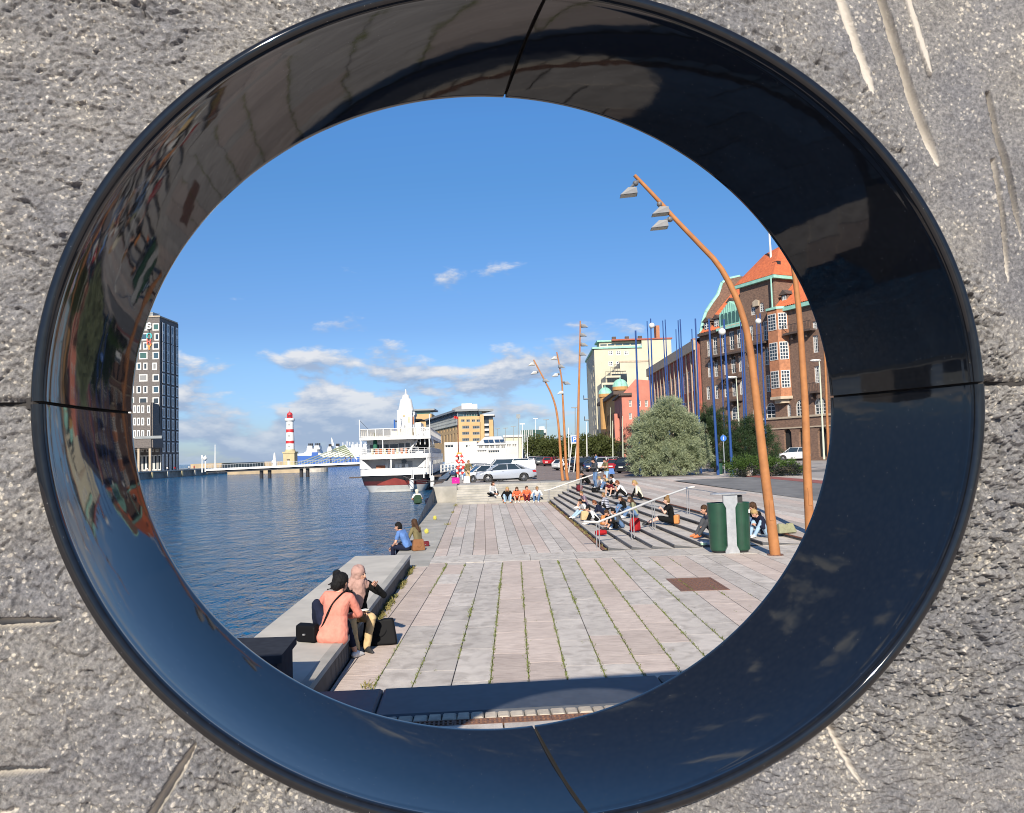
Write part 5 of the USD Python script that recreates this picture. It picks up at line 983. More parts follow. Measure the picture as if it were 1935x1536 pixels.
# ---------------------------------------------------------------- the moored passenger ship, seen from astern
sh = thing('passenger_ship', 'white double deck passenger ship moored stern on at the quay', 'ship')
Y0 = 103.0; SD = np.array([-.056, 1.0, 0]); SD /= np.linalg.norm(SD); SX = np.array([SD[1], -SD[0], 0])
def zz(py, px=745): return aty(px, py, Y0)[2]
def xx_(px, py=880): return aty(px, py, Y0)[0]
XL, XR = xx_(676), xx_(814); XC = (XL + XR) / 2; HB = (XR - XL) / 2
O = np.array([XC, Y0, 0])
def sp_(x, y, z): return O + SX * x + SD * y + np.array([0, 0, z])
def sbox(x0, y0, z0, x1, y1, z1): return obox(sp_(x0, y0, z0), SX * (x1 - x0), SD * (y1 - y0), (0, 0, z1 - z0))
LEN = 46.0
# hull: rounded counter stern, plan curve per level
def plan(hb, y_off, n=13, yend=LEN):
    a = np.linspace(-math.pi / 2, math.pi / 2, n); P = [(-hb, yend)] + [(hb * math.sin(t), y_off - 2.0 * math.cos(t) * 1.0 + 2.0) for t in a] + [(hb, yend)]; return np.array(P)
zw, z1, z2, z3, z4 = WATER - .4, zz(917), zz(908.5), zz(898.5), zz(879)
lv = [(zw, HB * .74, 1.5), (WATER + .35, HB * .82, 1.15), (z1, HB * .90, .75), (z2, HB * .93, .5), (z3, HB * .965, .2), (z3 + .02, HB * .97, .15)]
def hull_y(x, z):
    zs_ = [l[0] for l in lv]; hb, yo = np.interp(z, zs_, [l[1] for l in lv]), np.interp(z, zs_, [l[2] for l in lv]); return yo + 2 - 2 * math.sqrt(max(1 - (x / hb) ** 2, 0)) - .035
def loft(levels):
    P = np.array([[sp_(x, y, z) for x, y in plan(hb, yo)] for z, hb, yo in levels]); return grid(P)
hull = part(sh, 'hull', loft(lv[3:]), 'hull_black', smooth=50); part(sh, 'hull_band', loft(lv[2:4]), 'hull_maroon', smooth=50, label='dark red band of the hull'); part(sh, 'boot_top', loft(lv[:3]), 'ship_white', smooth=50, label='white band at the waterline')
xs = np.linspace(-1, 1, 21); P = np.array([[sp_(x * HB * .52, hull_y(x * HB * .52, z), z) for x, z in ((x, lerp(z1 + .01, z1 + .05 + (z2 - z1 + .35) * (1 - abs(x)) ** .75, k)) for x in xs)] for k in (0, .35, .7, 1)]); part(sh, 'red_stern_panel', grid(P), 'hull_red')
xs = np.linspace(-1, 1, 25); P = np.array([[sp_(x * HB * .60, hull_y(x * HB * .60, z), z) for x, z in ((x, lerp(WATER + .02, WATER + .06 + (z1 - WATER - .12) * (1 - abs(x) ** 5), k)) for x in xs)] for k in (0, .35, .7, 1)]); part(sh, 'white_stern_panel', grid(P), 'frame_white')
# main deck: bulwark ring with openings, bulkhead, overhang deck
def shell(hb, y_off, za, zb, n=21): return grid(np.array([[sp_(x, y, z) for x, y in plan(hb, y_off, n)] for z in (za, zb)]))
zdk = zz(893); zbul = zz(884.5); zup = zz(866.5); zup2 = zz(857.5); zrail = zz(847); zsun0 = zz(829.5); zsun1 = zz(824); zsr = zz(808.5)
part(sh, 'bulwark', shell(HB * .985, 0.1, z3 + .03, zbul), 'ship_white', smooth=50)
part(sh, 'main_deck', poly_extrude([tuple(sp_(x, y, 0)[:2]) for x, y in plan(HB * .97, .15)], .1, (0, 0, zdk - .1)), 'ship_grey')
part(sh, 'upper_band', shell(HB * 1.0, 0, zup, zup2), 'ship_white', smooth=50)
part(sh, 'upper_deck', poly_extrude([tuple(sp_(x, y, 0)[:2]) for x, y in plan(HB * .99, .05)], .15, (0, 0, zup + .02)), 'ship_grey')
part(sh, 'aft_bulkhead', sbox(-HB * .97, 2.9, zdk, HB * .97, 3.1, zup), 'ship_white'); part(sh, 'aft_door', cat([sbox(.2 * HB - .1, 2.84, zdk, .45 * HB, 2.9, zup - .4)]), 'ship_grey'); part(sh, 'porthole', cat([lathe([(.3, 0), (.3, .06), (.0, .06)], 14)]) and move((lambda m: (np.stack([m[0][:, 0], -m[0][:, 2], m[0][:, 1]], 1), m[1]))(lathe([(.33, 0), (.33, .06), (0, .06)], 14)), sp_(.22 * HB, 2.83, zz(872.5))), 'pane')
for s in (-1, 1):
    part(sh, 'side_wall', cat([sbox(s * HB * .98 - .06, 4.5, z3, s * HB * .98 + .06, LEN, zup)]), 'ship_white' if s < 0 else 'ship_white')
    # sloping wing plates at the quarters
    y = [.0 + 2.0 - 2.0 * math.cos(math.asin(min(.985, f_))) for f_ in (.985, .8, .62)]
    q = [sp_(s * HB * .985, 4.6, zbul), sp_(s * HB * .985, 1.6, zbul), sp_(s * HB * .80, .75, zbul), sp_(s * HB * .62, .45, zbul), sp_(s * HB * .84, .8, zup - .3), sp_(s * HB * .94, 1.3, zup), sp_(s * HB * .985, 1.8, zup), sp_(s * HB * .985, 4.6, zup)]
    part(sh, 'wing_plate', (np.array(q), np.array([[0, 1, 6], [0, 6, 7], [1, 2, 5], [1, 5, 6], [2, 3, 4], [2, 4, 5]])), 'ship_white')
part(sh, 'stern_post', cyl(sp_(-.09 * HB, .3, zbul - .1), sp_(-.09 * HB, .3, zup), .11), 'ship_white')
for x in (-.35, -.27, -.16, .02, .12, .30): part(sh, 'deck_chair', cat([sbox(x * HB - .22, 1.9, zdk, x * HB + .22, 2.35, zdk + .55), sbox(x * HB - .22, 2.3, zdk + .5, x * HB + .22, 2.36, zdk + 1.1)]), 'ship_white')
part(sh, 'deck_box', sbox(-.55 * HB, 2.2, zdk, -.3 * HB, 2.8, zdk + 1.0), 'planter')
# upper deck cabin with dark windows, railings, canopy and sun deck
cb = part(sh, 'upper_cabin', sbox(-HB * .86, 4.75, zup2 - .1, HB * .74, LEN - 6, zsun0), 'ship_white')
for x0, x1, t_ in ((-.77, -.52, 0), (-.50, -.40, 0), (-.37, -.24, 0), (-.20, .02, .0), (-.0 + .05, .2, .1), (.24, .36, .1), (.42, .5, 0)): part(cb, 'cabin_window', sbox(x0 * HB, 4.68, zz(851), x1 * HB, 4.75, zz(838) + t_), 'pane')
for i in range(12): part(cb, 'cabin_window', sbox(HB * .74, 7 + i * 2.7, zz(850), HB * .74 + .08, 8.8 + i * 2.7, zz(838)), 'pane')
for i in range(14): part(sh, 'side_window', sbox(HB * .98 + .07, 6 + i * 2.6, zz(880), HB * .98 + .13, 7.3 + i * 2.6, zz(872)), 'pane_blue')
def rail(hb, yo, za, zb, lk, n=30, every=1, name='railing', yend=LEN - 4, mesh_=None):
    P = plan(hb, yo, 25, yend); P = np.array([sp_(x, y, 0) for x, y in P]); seg = np.linalg.norm(np.diff(P, axis=0), axis=1); s = np.concatenate([[0], np.cumsum(seg)]); tt = np.arange(0, s[-1], .9); Q = np.stack([np.interp(tt, s, P[:, k]) for k in range(3)], 1)
    m = [tube(Q + [0, 0, z], .035, 5) for z in np.linspace(za, zb, 4)[1:]] + [cyl(q + [0, 0, za], q + [0, 0, zb], .045, n=5) for q in Q]
    part(sh, name, cat(m), lk, kind='stuff')
    if mesh_: part(sh, 'screen', grid(np.stack([Q + [0, 0, za], Q + [0, 0, zb - .05]], 1)), mesh_)
rail(HB * .97, .15, zup2, zrail, 'ship_white')
part(sh, 'canopy', poly_extrude([tuple(sp_(x, y, 0)[:2]) for x, y in ((-HB * .99, 2.0), (HB * .99, 2.0), (HB * .99, LEN - 5), (-HB * .99, LEN - 5))], zsun1 - zsun0, (0, 0, zsun0)), 'ship_white')
for x in (-.97, -.35, .95): part(sh, 'canopy_post', cyl(sp_(x * HB, 2.1, zup2), sp_(x * HB, 2.1, zsun0), .07), 'ship_white')
Q = [sp_(-HB * .98, 2.1, 0), sp_(HB * .98, 2.1, 0), sp_(HB * .98, LEN - 6, 0)]
for a, b, nn in ((Q[0], Q[1], 9), (Q[1], Q[2], 22), (sp_(-HB * .98, LEN - 6, 0), Q[0], 20)):
    m = [tube([a + [0, 0, zsr], b + [0, 0, zsr]], .05, 5), tube([a + [0, 0, zsun1 + .1], b + [0, 0, zsun1 + .1]], .04, 5)] + [cyl(lerp(a, b, i / nn) + [0, 0, zsun1], lerp(a, b, i / nn) + [0, 0, zsr], .06, n=5) for i in range(nn + 1)]
    part(sh, 'sun_deck_railing', cat(m), 'ship_white', kind='stuff')
m_ = [(.02, .03), (.35, .37)]
_looks['net'] = usdkit.material(stage, '/World/Looks/net', {'t': ('transparent_bsdf', {}), 'd': ('diffuse_bsdf', {'color': (.5, .42, .30)}), 'tr': ('translucent_bsdf', {'color': (.5, .42, .30)}), 'm1': ('mix_closure', {'fac': .5}), 'm2': ('mix_closure', {'fac': .55})}, [('d.BSDF', 'm1.closure1'), ('tr.BSDF', 'm1.closure2'), ('t.BSDF', 'm2.closure1'), ('m1.closure', 'm2.closure2')], surface='m2.closure')
part(sh, 'netting', cat([quad(Q[0] + [0, .06, zsun1], lerp(Q[0], Q[1], .8) + [0, .06, zsun1], lerp(Q[0], Q[1], .8) + [0, .06, zsr], Q[0] + [0, .06, zsr])]), 'net'); part(sh, 'netting', quad(Q[1] + [0, .06, zsun1], Q[2] + [0, 0, zsun1], Q[2] + [0, 0, zsr], Q[1] + [0, .06, zsr]), 'net')
part(sh, 'flag_staff', cyl(sp_(-HB * .98, 2.0, zsun1), sp_(-HB * .98, 2.0, zz(790)), .1, .06), 'ship_white'); part(sh, 'flag_staff', cyl(sp_(HB * .97, 2.0, zsun0), sp_(HB * .97, 2.0, zz(782.5)), .1, .06), 'ship_white'); part(sh, 'stay_wire', tube([sp_(-HB * .96, 2.0, zz(792)), sp_(-HB * .80, 5, zsr)], .035, 4), 'hull_black')
# wheelhouse tower and funnel mast
za, zb, zc = zsun1, zz(771), zz(739); hw = .20 * HB; xc = .18 * HB - .55
tx = lambda px: xx_(px, 800) - XC
x0, x1 = tx(744), tx(773)
yt = 5.0
tower = part(sh, 'wheelhouse_tower', sbox(x0, yt, za, x1, yt + 5.0, zb), 'ship_white')
part(tower, 'tower_window', cat([sbox(tx(765), yt - .05, zz(796), tx(769), yt, zz(784))]), 'mesh_screen'); part(tower, 'tower_window', sbox(tx(758), yt - .05, zz(807), tx(760), yt, zz(801)), 'pane'); part(tower, 'emblem', cat([sbox(tx(755), yt - .06, zz(784), tx(760.5), yt, zz(780)), sbox(tx(757.5), yt - .06, zz(772), tx(758.5), yt, zz(769))]), 'yellow_stone')
part(tower, 'ladder', cat([tube([sp_(tx(749.5), yt - .25, zz(812)), sp_(tx(753.5), yt - .25, zz(788))], .05, 5), tube([sp_(tx(748), yt - .25, zz(786)), sp_(tx(753.5), yt - .25, zz(788))], .05, 5)]), 'ship_grey')
part(sh, 'wheelhouse_side', cat([sbox(x1, yt + .6, zz(815), tx(777), yt + 4.5, zz(781)), sbox(x1, yt + .8, zz(781), tx(778.5), yt + 5, zz(774))]), 'ship_grey'); part(sh, 'wheelhouse_window', sbox(x1 + .1, yt + .52, zz(799), tx(776.5), yt + .6, zz(784)), 'planter')
fn = lathe([(1.05, zb), (.92, zz(763)), (.8, zz(752)), (.72, zz(748)), (.7, zz(747)), (.5, zz(746)), (.42, zc), (.12, zc + .1), (.08, zc + .8), (0, zc + .8)], 20, (0, 0, 0)); c_ = sp_(tx(759.5), yt + 2.2, 0); part(sh, 'funnel_mast', (fn[0] * [1.1, 1.1, 1] + [c_[0], c_[1], 0], fn[1]), 'ship_white', smooth=40)
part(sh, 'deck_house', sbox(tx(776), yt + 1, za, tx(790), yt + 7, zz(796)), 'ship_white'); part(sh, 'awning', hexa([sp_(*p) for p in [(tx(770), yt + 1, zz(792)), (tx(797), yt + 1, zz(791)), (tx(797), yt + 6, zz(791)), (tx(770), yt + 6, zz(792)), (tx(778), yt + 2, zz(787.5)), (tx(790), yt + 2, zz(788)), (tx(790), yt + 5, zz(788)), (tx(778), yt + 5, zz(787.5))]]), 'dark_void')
part(sh, 'awning', sbox(tx(738), yt + 1, zz(792.5), tx(745), yt + 3, zz(790.5)), 'hull_black'); part(sh, 'davit', cat([tube([sp_(tx(736.5), yt + 2, za), sp_(tx(736), yt + 2, zz(788))], .12, 6)]), 'ferry_blue')
part(sh, 'deck_house', sbox(tx(731), yt + .5, za, tx(743), yt + 3, zz(812)), 'ship_white')
sl_ = [tube([sp_(tx(x), 2.4, za + .05), sp_(tx(x), 2.4, zz(806))], .05, 5) for x in (790, 793, 796, 799)] + [tube([sp_(tx(788), 2.4, zz(y)), sp_(tx(801), 2.4, zz(y + 1.5))], .05, 5) for y in (808, 811.5, 815, 818.5)]
part(sh, 'slatted_gate', cat(sl_), 'ship_white', kind='stuff'); part(sh, 'deck_house', sbox(tx(800), 2.6, za, tx(808), 4, zz(809)), 'ship_white')
# stair, arched cage, parasol, chairs on the upper deck
st = [sbox(tx(763) + i * .27, 3.4, zup2 + .05 + i * .30, tx(763) + i * .27 + .3, 4.6, zup2 + .1 + i * .30) for i in range(11)]
part(sh, 'stair', cat(st + [tube([sp_(tx(763), 3.35, zup2), sp_(tx(786), 3.35, zsun0)], .1, 5), tube([sp_(tx(772), 4.6, zup2), sp_(tx(797), 4.6, zsun0)], .1, 5)]), 'ship_white')
cg = []
for k in range(7):
    a = np.linspace(0, math.pi, 13); r = 1.45; ph = k * math.pi / 7; cg.append(tube([sp_(tx(795) + r * math.cos(t) * math.cos(ph), 4.2 + r * math.cos(t) * math.sin(ph), zup2 + 1.2 + 1.7 * math.sin(t)) for t in a], .06, 5))
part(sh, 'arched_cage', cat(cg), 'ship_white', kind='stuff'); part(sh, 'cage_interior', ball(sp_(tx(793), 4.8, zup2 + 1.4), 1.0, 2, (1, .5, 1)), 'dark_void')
p = sp_(tx(703), 3.2, zup2); part(sh, 'folded_parasol', lathe([(.05, p[2]), (.05, p[2] + .6), (.33, p[2] + .7), (.26, p[2] + 2.0), (.12, p[2] + 2.9), (.06, p[2] + 3.0), (0, p[2] + 3.1)], 12, (p[0], p[1], 0)), 'green_cloth', smooth=40)
for i in range(9): part(sh, 'planter', sbox(tx(697 + i * 8), 1.9, zup2 - .05, tx(701.5 + i * 8), 2.4, zup2 + .8), 'planter' if i % 3 else 'yellow_stone')
# rubbing strake, fenders, gangway, mooring lines
part(sh, 'rubbing_strake', cat([sbox(-HB * 1.0 - 1.6, 3.0, z3 - .25, -HB * .9, 4.2, z3 - .1), sbox(HB * .93, 3.5, z3 - .45, HB + 1.2, LEN - 8, z3 - .2)]), 'dark_trim')
for x, y in ((778, 914), (817, 909)): q = aty(x, y, Y0 - .1); part(sh, 'fender', cat([lathe([(0, -.85), (.28, -.7), (.3, .6), (.12, .75), (0, .75)], 10, q), cyl(q + [0, 0, .7], q + [0, .3, 2.2], .03, n=4)]), 'ship_white')
for pts in ([(766, 903), (800, 912), (842, 908)], [(762, 900), (775, 905), (815, 909), (845, 905)]): part(sh, 'mooring_line', tube([aty(x, y, Y0 + .0 - (3 if i else 0)) for i, (x, y) in enumerate(pts)], .05, 5), 'hull_black')
for x, y0, y1 in ((781, 893, 905), (801, 880, 903), (813, 872, 903), (806.5, 864, 884)): part(sh, 'boarding_post', cyl(aty(x, y1, Y0 - .2), aty(x, y0, Y0 - .2), .09, n=6), 'ship_white')
gw = thing('gangway', 'white railed gangway leading from the ship to the quay', 'gangway')
ga, gb_ = aty(833, 893, 108), aty(866, 887, 104); m = [obox(ga, gb_ - ga, (0, 1.4, 0), (0, 0, .15))]
part(gw, 'walkway', cat(m), 'ship_grey')
m = []
for o in (0, 1.35):
    for h in (.55, 1.1): m.append(tube([ga + [0, o, h], gb_ + [0, o, h]], .05, 5))
    for i in range(6): m.append(cyl(lerp(ga, gb_, i / 5) + [0, o, 0], lerp(ga, gb_, i / 5) + [0, o, 1.1], .05, n=5))
part(gw, 'gangway_railing', cat(m), 'ship_white')
pn_ = thing('mooring_pontoon', 'dark timber pontoon between the ship and the quay', 'pontoon'); a = aty(822, 905, 101); part(pn_, 'beam', cat([box(a[0], 99, -.9, a[0] + 4.2, 99.5, -.5), box(a[0], 104, -.9, a[0] + 4.5, 104.5, -.5)]), 'dark_trim'); part(pn_, 'pontoon_deck', box(a[0] + .3, 98.6, -.5, a[0] + 4.0, 128, -.3), 'dark_trim')
for y in (99, 106, 114, 122): part(pn_, 'pile', cyl((a[0] + 2.5, y, -2.5), (a[0] + 2.5, y, -.3), .2), 'hull_black')
# ================================================================ street furniture
look('corten', (0.37, 0.15, 0.047), 0.75, (0.28, 0.11, 0.036), scale=2.5, detail=6); look('lamp_grey', (0.13, 0.13, 0.135), 0.4, metallic=.0); look('galv', (0.50, 0.51, 0.52), 0.35, (0.40, 0.41, 0.42), scale=6, metallic=.6)
look('blue_paint', (0.012, 0.05, 0.18), 0.45, (0.01, 0.045, 0.18)); look('bin_green', (0.012, 0.055, 0.03), 0.38, (0.009, 0.042, 0.024), scale=3, spec=.6); plain('steel', (0.62, 0.62, 0.62), 0.3, metallic=.8); plain('lamp_glass', (0.35, 0.34, 0.30), 0.2); plain('sign_blue', (0.02, 0.12, 0.42), 0.5); plain('flag_red', (0.55, 0.03, 0.02), 0.8)
def flood(p, attach, width, face=1):
    "a wedge-shaped floodlight hung from the pole; face = +1 to the right, -1 to the left"
    w = width; b = np.array([[-w * .5, -.16, -.10], [w * .42, -.2, -.07], [w * .5, .2, -.05], [-w * .42, .22, -.08], [-w * .05, -.12, .12], [w * .40, -.14, .11], [w * .42, .12, .12], [-w * .0, .13, .13]]) * np.array([1, 1, 1.0])
    if face < 0: pass
    else: b = b * np.array([-1, 1, 1]); 
    return hexa(b + p) if face < 0 else (b + p, _BF[:, ::-1])
def rust_lamp(pts, y, r0, r1, label, heads, w, flat=True):
    P = np.array([aty(px, py, y) for px, py in pts]); th = thing('rust_lamp_post', label, 'lamp post', P[0], group='curved rust brown lamp posts on the quay'); L = P - P[0]
    s = np.concatenate([[0], np.cumsum(np.linalg.norm(np.diff(L, axis=0), axis=1))]); t = np.linspace(0, s[-1], 30)
    from scipy.interpolate import PchipInterpolator
    Q = np.stack([PchipInterpolator(s, L[:, k])(t) for k in range(3)], 1); rr = r0 + (r1 - r0) * (t / s[-1]) ** 1.0
    part(th, 'pole', tube(Q, rr, 14), 'corten', smooth=40); part(th, 'foot_plate', lathe([(r0 * 1.5, -.03), (r0 * 1.5, .012), (0, .012)], 16), 'iron_rust')
    part(th, 'service_door', obox(np.array([np.interp(1.2, Q[:, 2], Q[:, 0]), 0, 0]) + [-r0 * .35, -r0 * 1.02, .95], (r0 * .7, 0, 0), (0, .05, 0), (0, 0, .55)), 'corten') if y < 30 else None
    for (ax, ay, hx, hy, f) in heads:
        a, h = aty(ax, ay, y) - P[0], aty(hx, hy, y) - P[0]; hd = part(th, 'floodlight', flood(h, a, w, f), 'lamp_grey'); part(hd, 'bracket', cat([tube([a, lerp(a, h, .45) + [0, 0, .06], h + [0, 0, .06]], .045, 6), ball(lerp(a, h, .35) + [0, 0, .04], .085, 1)]), 'lamp_grey')
        c = [-.45, .40] if f < 0 else [-.40, .45]; part(hd, 'lens', hexa([h + [w * c[0], -.14, -.105], h + [w * c[1], -.17, -.085], h + [w * c[1], .17, -.07], h + [w * c[0], .19, -.095], h + [w * c[0], -.14, -.08], h + [w * c[1], -.17, -.06], h + [w * c[1], .17, -.05], h + [w * c[0], .19, -.07]]), 'lamp_glass')
    return th
rust_lamp([(1465, 1048), (1453.5, 958), (1443.6, 879.6), (1429.5, 758), (1414.8, 644), (1398.6, 582), (1380.7, 540), (1356, 498), (1330, 470), (1278, 416), (1240, 374), (1199, 331)], 21.4, .145, .05, 'nearest curved rust brown lamp post with three grey floodlights, beside the green bins', [(1208, 341, 1188, 364, -1), (1246, 382, 1248, 400, -1), (1277, 412, 1246, 426, -1)], .52)
rust_lamp([(1531, 1010), (1525.6, 900), (1520.8, 758), (1512.6, 628), (1503, 530), (1485, 440), (1450, 370), (1400, 310)], 25, .15, .05, 'rust brown lamp post partly hidden by the right side of the ring', [], .5)
rust_lamp([(1566, 872), (1563, 790), (1560.5, 716), (1557, 640), (1545, 560)], 66, .12, .06, 'thin rust brown lamp post just at the right edge of the opening', [], .5)
rust_lamp([(1064, 907.5), (1062, 895), (1059.4, 861), (1055.8, 809), (1051, 773.8), (1043.8, 748.8), (1033, 726), (1020.8, 703), (1008.3, 679.6)], 53.5, .105, .045, 'leftmost of the three far rust brown lamp posts, strongly bent to the left', [(1011, 686, 1004.5, 688.5, -1), (1018, 703, 1009, 704.5, -1), (1029, 718, 1032, 719, 1)], .5)
rust_lamp([(1073, 907), (1070.8, 895), (1066.7, 819.6), (1064.2, 767.5), (1062, 723.7), (1057.3, 692.5), (1052, 665)], 53.6, .105, .045, 'middle of the three far rust brown lamp posts, bent slightly with five floodlights', [(1053, 675, 1047, 677, -1), (1056, 690, 1061, 692.5, 1), (1058, 707, 1049, 709, -1), (1062, 723, 1072, 724, 1), (1064, 741, 1059, 742, -1)], .48)
rust_lamp([(1092, 907), (1091.7, 851), (1093.1, 767.5), (1095.2, 680), (1096.5, 606)], 53.4, .125, .045, 'right of the three far rust brown lamp posts, almost straight', [(1096, 615, 1104, 616, 1), (1096, 632, 1102, 633, 1), (1095.5, 650, 1104, 651.5, 1), (1095, 668, 1101, 669, 1)], .52)
# ---- blue masts
BM = [(3, 690, 15, 1030, 14), (70, 635, 90, 1070, 8), (90, 620, 103, 1060, 10), (160, 632, 180, 1010, 8), (175, 626, 190, 1010, 8), (237, 682, 250, 1010, 7), (250, 630, 268, 1030, 9), (262, 624, 280, 1050, 10), (329, 680, 348, 1110, 8), (350, 620, 370, 1150, 12), (428, 622, 468, 1280, 16), (492, 680, 508, 1040, 8), (515, 625, 548, 1230, 16), (612, 640, 630, 1120, 10), (625, 660, 643, 1130, 12), (705, 600, 715, 1030, 8), (725, 590, 753, 1160, 11)]
BL = ['short thick blue mast left of the beige block windows, leftmost of the masts', 'thin blue mast left of the one with the white ball', 'blue mast with a white ball lamp in front of the beige block', 'left mast of the close pair right of the white ball', 'right mast of the close pair right of the white ball', 'lowest blue mast before the red brick building', 'tall slim blue mast of the trio by the red brick building, left', 'rightmost of the blue trio by the red brick building', 'slim low blue mast left of the tall one at the brown gable', 'tall blue mast before the left end of the brown building', 'thick near blue mast that ends behind the pale shrub', 'thin low blue mast before the green pediment', 'thick blue mast with a white ball lamp before the pediment', 'left of the two blue masts just left of the curved lamp post', 'right of the two blue masts just left of the curved lamp post', 'thin dark blue mast before the tower of the brown building', 'bright blue mast with a white ball lamp, rightmost of the masts']
for i, (x0, y0, x1, y1, w) in enumerate(BM):
    q = lambda x, y: (x / 3.072 + 1200, y / 3.072 + 400)
    d = 64 + (16 - w) * 2.6; t, b = aty(*q(x0, y0), d), aty(*q(x1, y1), d); dr = (b - t) / (b[2] - t[2]); b = t + dr * (float(zg(t[0], d)) - .1 - t[2]); r = w / 3.072 * d / 1454 / 2 * .92
    th = thing('blue_mast', BL[i], 'mast', b, group='slim blue masts behind the trees'); part(th, 'pole', tube([(0, 0, 0), t - b], [r * 1.15, r * .75], 8), 'blue_paint', smooth=40)
    if i in (2, 12, 16): part(th, 'ball_lamp', ball(aty(*q({2: 97, 12: 505, 16: 715}[i], {2: 661, 12: 697, 16: 636}[i]), d - .1) - b, .30, 2), 'frame_white', smooth=True)
# ---- white street lamps, masts of the car park
def street_lamp(px, ytop, ybot, d, label, headx, name='street_lamp', lk='cable', r=.06):
    b, t = aty(px[1], ybot, d), aty(px[0], ytop, d); b = b + (t - b) * 0; th = thing(name, label, 'lamp post', b); part(th, 'post', tube([(0, 0, -.3), t - b], [r * 1.2, r * .7], 6), lk)
    if headx: h = aty(headx, ytop, d) - b; part(th, 'lamp_head', cat([tube([t - b, h], r * .8, 5), (lambda m: (m[0] * [1.9, .9, .45] + h, m[1]))(ball((0, 0, 0), .3, 1))]), 'frame_white')
plain('pale_post', (0.50, 0.52, 0.40), 0.5)
street_lamp((1391, 1396), 713, 800, 72, 'pale street lamp with a flat white head in front of the brown building', 1382, lk='pale_post'); street_lamp((1548, 1557), 681, 862, 78, 'tall pale street lamp near the right edge of the opening', 1541, lk='pale_post', r=.09)
for x, yt, yb, d, lab in ((1075, 808, 859, 96, 'white lamp post behind the leaning parking sign'), (1109, 797, 858, 96, 'white lamp post right of the parking sign'), (1158, 795, 859, 98, 'pale lamp post before the ochre house'), (1177, 786, 859, 98, 'pale lamp post before the pink house'), (987.5, 817, 864, 125, 'white lamp post left of the glass block'), (997, 825, 868, 125, 'white lamp post right of its twin by the glass block'), (1154, 770, 852, 130, 'tall thin grey lamp post before the domed house')):
    street_lamp((x - .8, x), yt, yb, d, lab, None, lk='ship_white' if 'white' in lab else 'pale_post')
for i, (x, yt, d) in enumerate(((940, 810, 280), (955, 809, 280), (970, 806, 275), (979.5, 790, 270), (987, 801, 260), (1032, 793, 250), (1012, 791, 300), (1087, 770, 180))):
    lab = ['thin lighting mast above the pale hall, leftmost', 'thin lighting mast above the pale hall, second', 'thin lighting mast above the pale hall, third', 'tall mast with a square floodlight head above the pale hall', 'thin mast with a white lamp above the pale hall', 'thin mast right of the glass block', 'white thin mast over the white wing', 'tall dark thin mast between the rust lamp posts'][i]
    b = aty(x, 860, d); t = aty(x, yt, d); one('lighting_mast', cat([tube([b - [0, 0, 1], t], [.18, .1], 6), box(*(t + [-.9 if i != 3 else -.7, -.2, -.1]), *(t + [.9 if i != 3 else .7, .2, .15 if i != 3 else 1.4]))]), 'grey_panel' if i not in (4, 6) else 'ship_white', lab, 'mast')
# ---- parking sign on slanting legs
d = 92; a = aty(1085, 830, d); ps = thing('parking_sign', 'blue and white parking sign on slanting white legs', 'sign', a)
part(ps, 'sign_board', box(-.42, -.05, -.5, .42, .03, .45), 'frame_white'); part(ps, 'blue_field', box(-.33, -.07, -.36, .33, -.051, .36), 'sign_blue'); m = meshkit.text_mesh('P', .5, .01, True); v = np.array(m.vertices); part(ps, 'letter_p', (np.stack([v[:, 0] - .18, -.072 - v[:, 2], v[:, 1] - .25], 1), np.array(m.faces)), 'frame_white')
for x in (-.3, .3): part(ps, 'leg', tube([(x - .5, 0, float(zg(a[0], d)) - a[2]), (x, 0, -.45)], .06, 6), 'frame_white')
# ---- double litter bin
bp_ = at(1383, 1044.5, 0); bn = thing('litter_bin', 'large double litter bin with two green drums and a grey steel post', 'bin', bp_)
sc = .98
for s in (-1, 1):
    dr = lathe([(.225, .06), (.25, .10), (.262, .5), (.285, 1.36), (.292, 1.40), (.28, 1.42), (.25, 1.40), (.245, 1.2), (0, 1.2)], 28, (s * .305 - .01 + (.03 if s > 0 else 0), .17, 0)); b_ = part(bn, 'drum', dr, 'bin_green', smooth=40)
    part(b_, 'drum_base', lathe([(.20, -.0), (.22, .058), (0, .058)], 20, (s * .305, .17, 0)), 'iron_black')
    for j in range(5):
        a = -1.9 + j * .22 if s > 0 else -2.1 + j * .22; q = []
        for k in range(26): z = .2 + k * .04; r = .262 + (z - .5) * .0267 + .002; c = (s * .305 + .02 * (s > 0) - .01 * (s < 0), .17); q.append(box(c[0] + r * math.cos(a) - .004, c[1] + r * math.sin(a) - .004, z, c[0] + r * math.cos(a) + .004, c[1] + r * math.sin(a) + .004, z + .008))
        if j in (1, 3): part(b_, 'perforation', cat(q), 'iron_black', kind='stuff')
from shapely.geometry import Polygon as _P
prof = [(-.20, 0), (.20, 0), (.20, .06), (.13, .2), (.13, 1.28), (.20, 1.42), (.20, 1.66), (-.20, 1.66), (-.20, 1.42), (-.13, 1.28), (-.13, .2), (-.20, .06)]
part(bn, 'steel_post', poly_extrude(prof, .10, (0, -.10, 0), (1, 0, 0), (0, 0, 1), (0, 1, 0)), 'galv'); part(bn, 'rear_post', box(.17, .02, .1, .38, .24, 1.62), 'iron_black')
lid = [(.52 * math.cos(a), .25 * math.sin(a)) for a in np.linspace(0, 2 * math.pi, 28, endpoint=False)]; part(bn, 'top_plate', poly_extrude(lid, .03, (.0, .08, 1.662)), 'galv'); part(bn, 'sticker', box(.50, -.11, 1.12, .535, -.085, 1.22), 'frame_white')
